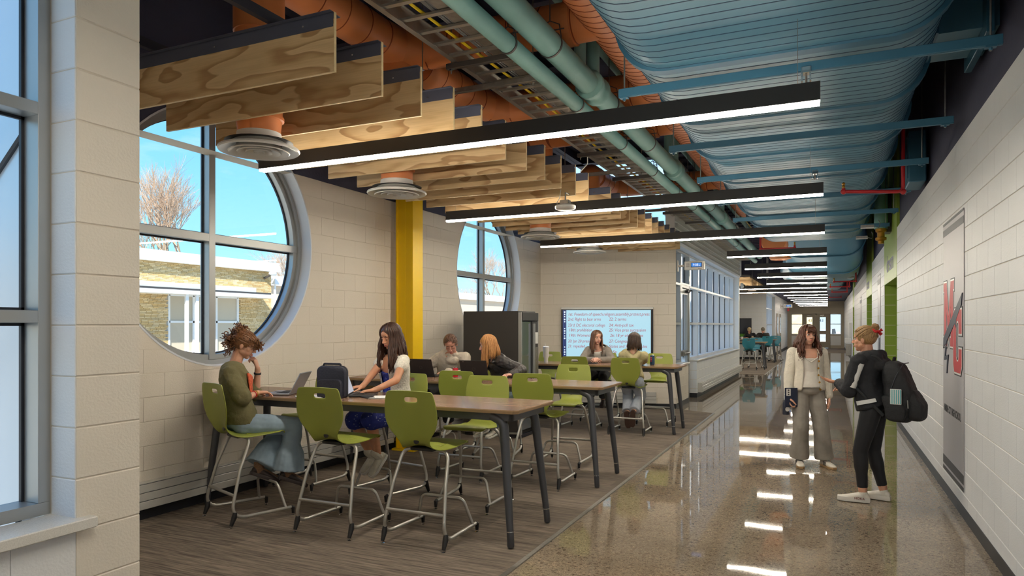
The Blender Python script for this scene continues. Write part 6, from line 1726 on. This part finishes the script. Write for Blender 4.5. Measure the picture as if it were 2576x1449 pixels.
# ---- 4: red-haired student
f = Fig('red-haired student in a black leather jacket turned to her neighbour', (-3.68, 7.74), 196, (226, 176, 156))
hw = f.L((-3.80, 7.60, 1.378))
f.pose((0, -.05, .83), (.02, -.02, 1.05), (hw.x - .05, hw.y - .07, 1.235), hw, hh=48, pitch=14, roll=8, th=25, shw=.175)
f.arms({1: f.L((-3.86, 7.35, 1.05)), -1: f.L((-3.36, 7.34, 1.05))}, {1: (.6, -.1, -.6), -1: (-1, -.3, -.4)}, .275, .24)
f.legs({1: (.10, .20, .40), -1: (-.10, .20, .40)}, {1: (.1, 1, .3), -1: (-.1, 1, .3)})
f.body({1: typing((-.3, .9, 0), 1), -1: typing((.1, .95, 0), -1, .5)}, smile=.5)
mb = MB()
for s_ in (-1, 1): capsule(mb, f.neck + f.sx * s_ * .03 + V((0, -.06, .01)), f.neck + f.sx * s_ * .075 + V((0, .07, -.06)), .026, .02)
f.top(m_leather, .0, .95, .026, .98, (.072, .066, .048), 'leather_jacket', .024, .07, mb=mb)
f.pants(m_denim, (.10, .08, .075, .08), .95, 'jeans')
hm4 = hairmat('copper_hair', (140, 88, 46), (214, 158, 96)); mb = MB(); scalp(mb, f.HM, .009, .045, .05)
strands(mb, f.HM, R, (138, 180), 26, .30, (0, 0, 0), wave=.006, wf=6, flare=.015)
strands(mb, f.HM, R, (0, 44), 50, .34, (0, .0, 0), wave=.006, wf=6, flare=.018)
strands(mb, f.HM, R, (180, 360), 80, .20, (0, -.02, 0), wave=.006, wf=6, flare=.03)
link('hair', mb.mesh('hair', hm4, 3.1), f.t)
for k in (1, -1): f.shoe(k, (.0, .9, -.2), m_canvas, m_rub)

# ---- 5: grey fleece
f = Fig('smiling student in a grey fleece jacket facing us in front of the screen', (-3.52, 11.26), 172, (226, 174, 152))
hw = f.L((-3.515, 11.12, 1.412))
f.pose((0, -.05, .83), (.0, -.02, 1.05), (hw.x, hw.y - .045, 1.25), hw, hh=-34, pitch=2, roll=-4, th=-8, shw=.155)
f.arms({1: (.03, .38, 1.06), -1: (-.06, .38, 1.06)}, {1: (1, -.1, -.4), -1: (-1, -.1, -.4)}, .27, .24)
f.legs({1: (.10, .20, .40), -1: (-.10, .20, .40)}, {1: (.1, 1, .3), -1: (-.1, 1, .3)})
f.body({1: dict(d=(-.8, .5, 0), n=(-.4, -.6, -.5), side=1, curl=.5), -1: dict(d=(.8, .5, 0), n=(.4, -.6, -.5), side=-1, curl=.5)}, smile=1.0)
f.top(m_whitec, .1, .93, .012, .1, (.05, .05, .05), 'undershirt', .004)
open_top(f, m_fleece, .0, .95, 108, 432, .034, 'fleece_jacket', .97, (.072, .068, .052), .010, .016)
f.pants(m_blackf, (.10, .08, .075, .07), .9)
hm5 = hairmat('straight_brown_hair', (62, 40, 28), (132, 92, 66)); mb = MB(); scalp(mb, f.HM, .008, .045, .055)
strands(mb, f.HM, R, (139, 175), 32, .28, (0, .02, 0), wave=.004, wf=5, flare=.012)
strands(mb, f.HM, R, (5, 41), 32, .28, (0, .02, 0), wave=.004, wf=5, flare=.012)
strands(mb, f.HM, R, (175, 365), 70, .22, (0, 0, 0), wave=.004, wf=5, flare=.02)
link('hair', mb.mesh('hair', hm5, 3.1), f.t)
for k in (1, -1): f.shoe(k, (.0, .9, -.2), m_sand, m_sand)

# ---- 6: seen from behind in front of the screen
f = Fig('student seen from behind in a beige hoodie and pale jeans, dark shoulder-length hair', (-2.70, 10.20), -4, (214, 168, 142))
hw = f.L((-2.625, 10.14, 1.385))
f.pose((.02, -.07, .83), (.02, -.03, 1.05), (hw.x, hw.y - .04, 1.22), hw, hh=-14, pitch=12, shw=.158)
f.arms({1: (.10, .42, 1.05), -1: (-.12, .42, 1.05)}, {1: (1, -.1, -.6), -1: (-1, -.1, -.6)}, .27, .24)
f.legs({1: (.06, -.06, .33), -1: (-.05, .02, .30)}, {1: (.1, 1, .1), -1: (-.1, 1, .1)})
f.body({1: typing((-.3, .9, 0), 1), -1: typing((.3, .9, 0), -1)}, face=True)
mb = MB()
capsule(mb, f.neck + V((-.085, -.04, -.02)), f.neck + V((0, -.115, -.10)), .04, .05); capsule(mb, f.neck + V((.085, -.04, -.02)), f.neck + V((0, -.115, -.10)), .04, .05); capsule(mb, f.neck + V((-.07, .02, -.0)), f.neck + V((-.085, -.04, -.02)), .03, .04); capsule(mb, f.neck + V((.07, .02, -.0)), f.neck + V((.085, -.04, -.02)), .03, .04)
f.top(m_hoodb, .0, .95, .030, .97, (.066, .062, .050), 'hoodie', .024, .09, mb=mb)
f.pants(m_denim3, (.105, .085, .08, .08), .92, 'jeans')
hm6 = hairmat('dark_streaked_hair', (32, 22, 18), (96, 72, 56)); mb = MB(); scalp(mb, f.HM, .010, .045, .05)
strands(mb, f.HM, R, (100, 440), 170, .15, (0, .0, 0), wave=.005, wf=6, flare=.012)
link('hair', mb.mesh('hair', hm6, 3.1), f.t)
m_clog = mat('brown_suede', lin(70, 50, 42), .9)
for k in (1, -1): f.shoe(k, (-.1 * k, .30, -.95), m_clog, m_clog, up=(0, 1, .3), L_=.26)

# ---- 7: standing woman with the white cardigan
f = Fig('standing woman in a white cardigan and wide grey jeans holding a tablet, long brown hair', (-.215, 8.70), 160, (222, 168, 142))
f.pose((0, 0, .885), (0, .012, 1.12), (0, -.015, 1.36), (0, .012, 1.505), hh=-8, pitch=-2, roll=-5, shw=.162)
f.arms({1: (.235, .07, .80), -1: (-.225, .03, .80)}, {1: (.35, -1, 0), -1: (-.35, -1, 0)}, .275, .245)
f.legs({1: (.095, .0, .085), -1: (-.175, .03, .085)}, {1: (.05, 1, 0), -1: (-.05, 1, 0)}, l1=.392, l2=.388)
f.body({1: dict(d=(-.05, .15, -1), n=(-1, .1, 0), side=1, curls=[.7, .75, .8, .85], thumb=.6), -1: dict(d=(.05, .08, -1), n=(1, .1, 0), side=-1, curl=.25, thumb=.3)}, smile=1.3)
link('camisole', remesh((lambda mb: (mb.loft(f.trings(.09, .745, .008, flare=.05), True, True), mb)[-1])(MB()), .007, 3, .006, .05, m_whitec, 'camisole'), f.t)
b = MB()
for s_ in (-1, 1):
    c = f.spine(.74)[0]; b.tube(fillet([c + V((s_ * .075, .098, -.02)), c + V((s_ * .08, .09, .06)), f.neck + V((s_ * .085, .03, -.02)), f.neck + V((s_ * .085, -.02, -.03))], .04, 5), .0035, 6)
    b.tube([c + V((s_ * .11, .075, -.01)), c + V((s_ * .07, .108, .02)), c + V((s_ * .0, .118, -.03))], .006, 6)
b.obj('strap', m_whitec, f.t)
card = open_top(f, m_cream, .02, .94, 121, 419, .024, 'cardigan', .96, (.068, .062, .050))
for i in range(5):
    R0 = f.trings(.06 + i * .155, .07 + i * .155, .034, 117, 120, 3)[0]; c = V(R0[0]); MB().lathe([(.001, 0), (.011, 0), (.012, .003), (.010, .006), (.001, .006)], (0, 0, 0), 14, axis='y').obj('button', m_brass, f.t, True, c)
f.pants(m_denim2, (.100, .088, .090, .108), .965, 'jeans', .010, .10, waist=.13)
hmw = hairmat('wavy_brown_hair', (46, 24, 16), (108, 62, 40)); mb = MB(); scalp(mb, f.HM, .008, .05, .058)
strands(mb, f.HM, R, (139, 172), 36, .30, (0, .03, 0), wave=.020, wf=11, flare=.04)
strands(mb, f.HM, R, (8, 41), 36, .30, (0, .03, 0), wave=.020, wf=11, flare=.04)
strands(mb, f.HM, R, (172, 368), 70, .22, (0, -.02, 0), wave=.014, wf=9, flare=.05)
for k in range(34):
    x = R.uniform(-.048, .048); mb.tube([f.HM @ V((x * .4, .035, .118)), f.HM @ V((x * .8, .078, .085)), f.HM @ V((x, .092, .055)), f.HM @ V((x * 1.1, .092, .034 - abs(x) * .3))], [.003, .005, .005, .0015], 5)
link('hair', mb.mesh('hair', hmw, 3.1), f.t)
MB().tube([f.neck + V((-.05, .0, .0)), f.neck + V((-.025, .075, -.05)), f.neck + V((0, .092, -.075)), f.neck + V((.025, .075, -.05)), f.neck + V((.05, .0, .0))], .0012, 5).obj('necklace', m_brass, f.t)
m_sneak = mat('white_leather_shoe', lin(222, 216, 204), .5); m_gum = mat('gum_sole', lin(168, 138, 100), .5)
f.an[1].z = f.an[-1].z = .09
for k in (1, -1): f.shoe(k, (.22 * k, 1, 0), m_sneak, m_gum, False, .26, .026, stripes=m_black)
w1 = f
# tablet held in her right hand
wp = w1.M @ (w1.wr[1] + V((-.07, .018, -.04)))
t = thing('tablet', 'black cased tablet held flat against the cardigan woman', 'tablet', wp, -radians(152)); 
o = MB().cbox(-.02, .13, .004, .018, -.07, .15, .004).obj('case', mat('navy_case', lin(36, 44, 66), .4), t)
MB().cbox(.065, .115, .018, .021, .06, .14, .003).obj('corner_label', m_white, t)
for k in range(3): MB().lathe([(.001, 0), (.009, 0), (.009, .002)], (.09, .0205, .075 + .024 * k), 12, axis='y').obj('label_ring', m_strut, t)
t = thing('water_bottle', 'dark bottle with a white round sticker hanging in her hand', 'bottle', w1.M @ (w1.wr[1] + V((.03, -.0, -.20))), -radians(150)); MB().lathe([(.001, 0), (.036, 0), (.037, .12), (.03, .15), (.018, .16), (.018, .18), (.001, .18)], (0, 0, 0), 20).obj('flask', m_bag, t, radians(50)); MB().lathe([(.001, 0), (.026, 0), (.026, .003)], (.0, .0355, .065), 18, axis='y').obj('sticker', m_white, t); MB().tube([(-.015, 0, .17), (-.02, 0, .215), (.02, 0, .215), (.015, 0, .17)], .005, 6).obj('carry_loop', m_white, t)

# ---- 8: standing woman with the backpack
f = Fig('standing woman in a black jacket and leggings seen from behind, blonde bun', (.385, 7.17), -72, (220, 164, 134))
f.pose((0, .0, .88), (0, .05, 1.12), (0, .05, 1.345), (0.0, .085, 1.492), hh=2, pitch=0, roll=0, th=14, shw=.155)
hl_ = f.L((-.02, 6.98, 1.19)); hl2 = f.L((.06, 7.42, 1.12))
f.arms({1: (.17, .26, 1.02), -1: f.L((onY(2108, 7.30), 7.30, zof(962, onY(2108, 7.30), 7.30)))}, {1: (.8, -.3, -.6), -1: (-.9, -.5, -.9)}, .28, .245)
f.legs({1: (.12, -.05, .085), -1: (-.09, .07, .085)}, {1: (.05, 1, 0), -1: (-.05, 1, 0)}, l1=.392, l2=.385)
hd_ = f.Mi.to_3x3() @ V((-.9, -.1, .12))
f.body({1: typing((0, 1, .1), 1), -1: dict(d=hd_, n=(0, .3, 1), side=1, curl=.22, thumb=.2, spread=.3)}, bare_legs=True, smile=0)
mb = MB()
capsule(mb, f.neck + V((-.06, .05, -.0)), f.neck + V((-.10, -.03, -.01)), .03, .04); capsule(mb, f.neck + V((.06, .05, -.0)), f.neck + V((.10, -.03, -.01)), .03, .04); capsule(mb, f.neck + V((-.10, -.03, -.01)), f.neck + V((.0, -.10, -.05)), .04, .05); capsule(mb, f.neck + V((.10, -.03, -.01)), f.neck + V((.0, -.10, -.05)), .04, .05); capsule(mb, f.neck + V((-.04, .06, 0)), f.neck + V((.04, .06, 0)), .028, .028); capsule(mb, f.neck + V((-.07, -.085, -.02)), f.neck + V((.07, -.085, -.02)), .055, .055); capsule(mb, f.neck + V((-.07, -.13, -.08)), f.neck + V((.07, -.13, -.08)), .06, .06); capsule(mb, f.neck + V((-.09, .0, .01)), f.neck + V((-.07, -.09, .01)), .04, .05); capsule(mb, f.neck + V((.09, .0, .01)), f.neck + V((.07, -.09, .01)), .04, .05)
f.top(m_blackf, -.02, .95, .026, .94, (.075, .070, .050), 'jacket', .022, .08, mb=mb)
b = MB()   # white sleeve stripe
q = []
for t_, p0, p1, rr_ in ((0, f.sh[-1], f.el[-1], .078), (1, f.el[-1], f.wr[-1], .070)):
    dd = (p1 - p0).normalized(); sd_ = V((-1, -.9, .1)); sd_ = (sd_ - dd * sd_.dot(dd)).normalized()
    for i in range(6 if t_ == 0 else 2): u = i / 6 + (.10 if t_ else 0); q.append((p0.lerp(p1, u) + sd_ * (rr_ - .004), dd, sd_))
rings = [[p + dd.cross(sd_) * x_ + sd_ * y_ for x_, y_ in ((.028, -.012), (.016, -.001), (0, .003), (-.016, -.001), (-.028, -.012), (0, -.02))] for p, dd, sd_ in q]
b.loft(rings, True, True); b.obj('sleeve_stripe', m_white, f.t, True)
R0 = f.trings(.08, .15, .044, 150, 212, 14); k2 = MB(); k2.loft([R0[0][:], R0[-1][:]], False, False)
o = k2.obj('waist_stripe', m_white, f.t); md = o.modifiers.new('s', 'SOLIDIFY'); md.thickness = .006
f.pants(m_blackl, (.092, .064, .062, .044), .86, 'leggings', .004, .08, waist=.2)
for k in (1, -1): pass
hmb = hairmat('blonde_brown_hair', (110, 78, 46), (196, 158, 108)); mb = MB(); scalp(mb, f.HM, .007, .055, .050, -.05)
bun = V((0, -.085, .105))
pulled(mb, f.HM, R, bun, 300)
for k in range(46):
    ax = V((R.uniform(-1, 1), R.uniform(-1, 1), R.uniform(-1, 1))).normalized(); u = ax.orthogonal().normalized(); w = ax.cross(u); r0 = R.uniform(.018, .036)
    mb.tube([f.HM @ (bun + V((0, -.01, .012)) + (u * cos(i * .5) + w * sin(i * .5) * .8) * r0) for i in range(9)], [.002, .006, .007, .007, .007, .007, .006, .005, .002], 5)
link('hair', mb.mesh('hair', hmb, 3.1), f.t)
m_scr2 = mat('red_spotted_cloth', lin(206, 36, 40), .7, var=.2, vscale=200)
b = MB(); c = f.HM @ (bun + V((0, -.008, -.02)))
b.tube([f.HM @ (bun + V((.036 * cos(a), -.012 + .036 * sin(a) * .8, -.022 + .012 * sin(a) + .006 * sin(5 * a)))) for a in [2 * pi * i / 24 for i in range(24)]], .011, 7, wrap=True, caps=False)
b.tube([f.HM @ (bun + V((.02, -.035, -.03))), f.HM @ (bun + V((.03, -.06, -.01)))], [.008, .016], 6); b.tube([f.HM @ (bun + V((.01, -.035, -.03))), f.HM @ (bun + V((.0, -.06, -.055)))], [.008, .016], 6); b.obj('scrunchie', m_scr2, f.t, True)
MB().lathe([(.009, -.0015), (.0105, 0), (.009, .0015)], f.HM @ V((-.083, -.006, -.048)), 12, caps=False, axis='x').obj('earring', m_brass, f.t)
f.an[1].z = f.an[-1].z = .095
for k in (1, -1):
    o = f.shoe(k, (-.1 + .15 * k, 1, 0), m_sneak, m_rub, False, .262, .04)
M_ = f.M
# lettering on the outer side of her left shoe
sp = f.an[-1]; toe = V((-.25, 1, 0)).normalized(); sdv = V((-toe.y, toe.x, 0))
text('HOKA', .03, frameM(sp + sdv * .043 - toe * .0 + V((0, 0, -.062)) + toe * .07, -toe, (0, 0, 1)), mat('shoe_print', lin(120, 60, 50), .6), f.t, ext=.002)
MB().lathe([(.006, 0), (.0085, 0), (.0085, .002), (.006, .002)], f.kn[-1].lerp(f.an[-1], .35) + V((0, -.055, 0)), 14, axis='y').obj('round_emblem', m_steel, f.t)
# backpack on her back
bp = thing('backpack', 'large black backpack hanging on the standing woman in black', 'backpack'); bp.matrix_world = f.M
m_pack = mat('backpack_nylon', lin(30, 31, 34), .7, bump=.35, bscale=80, var=.15, vscale=7)
def pk(mb, x0, x1, y0, y1, z0, z1, rr=.06):
    cx, cy, cz = (x0 + x1) / 2, (y0 + y1) / 2, (z0 + z1) / 2; rx, ry, rz_ = (x1 - x0) / 2, (y1 - y0) / 2, (z1 - z0) / 2; rings = []
    for i in range(11):
        ph = -pi / 2 + pi * (i + .3) / 10.6; sc_ = abs(cos(ph)) ** .35; z = cz + rz_ * (abs(sin(ph)) ** .8) * (1 if ph > 0 else -1); top = max(0, (z - cz) / rz_)
        rings.append([V((cx + rx * sc_ * (1 - .12 * top) * (abs(cos(q)) ** .5) * (1 if cos(q) > 0 else -1), cy + ry * sc_ * (1 - .18 * top) * (abs(sin(q)) ** .5) * (1 if sin(q) > 0 else -1) + .06 * top, z)) for q in [2 * pi * j / 28 for j in range(28)]])
    mb.loft(rings, True, True)
mb = MB(); pk(mb, -.165, .165, -.34, -.10, .76, 1.30); link('main_compartment', remesh(mb, .008, 4, .022, .1, m_pack, 'pack'), bp)
mb = MB(); pk(mb, -.14, .14, -.42, -.29, .78, 1.06); link('front_pocket', remesh(mb, .007, 4, .012, .08, m_pack, 'pack'), bp)
mb = MB(); pk(mb, -.195, -.13, -.30, -.13, .78, 1.0); link('side_pocket', remesh(mb, .007, 4, .010, .06, m_pack, 'pack'), bp)
for s_ in (-1, 1):
    MB().tube(fillet([(s_ * .09, -.13, 1.24), (s_ * .11, -.04, 1.345), (s_ * .115, .07, 1.345), (s_ * .12, .17, 1.24), (s_ * .155, .15, 1.10), (s_ * .18, .03, .98), (s_ * .16, -.12, .82)], .07, 5), .016, 8).obj('shoulder_strap', m_pack, bp, True)
MB().tube([(-.03, -.16, 1.28), (-.03, -.17, 1.335), (.03, -.17, 1.335), (.03, -.16, 1.28)], .008, 6).obj('grab_handle', m_pack, bp, True)
MB().tube([(-.163, -.16, 1.0), (-.160, -.22, 1.18), (-.08, -.26, 1.285), (.10, -.26, 1.285)], .004, 6).obj('zip', m_gask, bp, True)
MB().tube([(-.16, -.31, .97), (-.162, -.315, .90)], .005, 6).obj('zip_pull', m_steel, bp)
t = thing('striped_notebook', 'blue and white striped notebook peeking from the backpack side pocket', 'notebook'); t.matrix_world = f.M
MB().cbox(-.196, -.187, -.27, -.18, .93, 1.065, .003).obj('cover', m_white, t)
for k in range(6): MB().box(-.1975, -.196, -.265 + k * .0145, -.259 + k * .0145, .935, 1.06).obj('stripe', mat('turquoise_print', lin(60, 170, 175), .5), t)

# ---- 9, 10: two students with caps in the distant alcove
for i, (x, y, hc, shirt, hx) in enumerate(((-3.26, 33.1, 172, m_blackf, 8), (-2.66, 33.15, 182, mat('dark_grey_shirt', lin(58, 56, 54), .9), -6))):
    f = Fig(('distant student in a black T-shirt and a tan baseball cap', 'distant student in a dark grey shirt and cap, hand at his face')[i], (x, y), hc, (214, 160, 136))
    f.pose((0, -.05, .83), (0, .0, 1.05), (0, .05, 1.26), (0, .12, 1.40), hh=hx, pitch=24, shw=.19)
    f.arms({1: (.12, .38, 1.06), -1: (-.12, .38, 1.06) if i == 0 else (-.03, .26, 1.26)}, {1: (1, -.1, -.5), -1: (-1, .2, -.6)}, .29, .25)
    f.legs({1: (.10, .20, .40), -1: (-.10, .20, .40)}, {1: (.1, 1, .3), -1: (-.1, 1, .3)})
    f.body({1: typing((-.3, .9, 0), 1), -1: typing((.3, .9, 0), -1) if i == 0 else dict(d=(.1, .1, 1), n=(0, -1, 0), side=-1, curl=.6)}, vox=.005, down=True)
    f.top(shirt, .0, .95, .03, .35 if i == 0 else .96, (.08, .075, .05), 'shirt', .015, vox=.012)
    f.pants(m_blackf, (.10, .08, .07, .07), .92, vox=.012)
    mb = MB(); M2 = f.HM
    for k_, (z, r0) in enumerate(((0, 1),)): pass
    rings = []
    for a in range(7): th = pi / 2 * a / 6; rings.append([M2 @ V((.088 * cos(th) * cos(q), -.012 + .106 * cos(th) * sin(q), .045 + .085 * sin(th))) for q in [2 * pi * j / 20 for j in range(20)]])
    rings[-1] = [M2 @ V((.004 * cos(q), -.012 + .004 * sin(q), .13)) for q in [2 * pi * j / 20 for j in range(20)]]
    mb.loft(rings, True, True)
    mb.loft([[M2 @ V((x_, .07 + dy, .05 - dz)) for x_, dy, dz in ((-.07, 0, 0), (-.06, .07, .012), (0, .10, .014), (.06, .07, .012), (.07, 0, 0))], [M2 @ V((x_, .07 + dy, .056 - dz)) for x_, dy, dz in ((-.07, 0, 0), (-.06, .07, .012), (0, .10, .014), (.06, .07, .012), (.07, 0, 0))]], True, True)
    mb.obj('cap', mat(('tan_cap', 'grey_cap')[i], lin(*((196, 176, 132), (120, 112, 98))[i]), .8), f.t, radians(50))
    mb = MB(); scalp(mb, M2, .006, .04, .0, -.06); link('hair', mb.mesh('hair', hm3, 3.1), f.t)
    for k in (1, -1): f.shoe(k, (0, .9, -.2), m_black, m_rub)
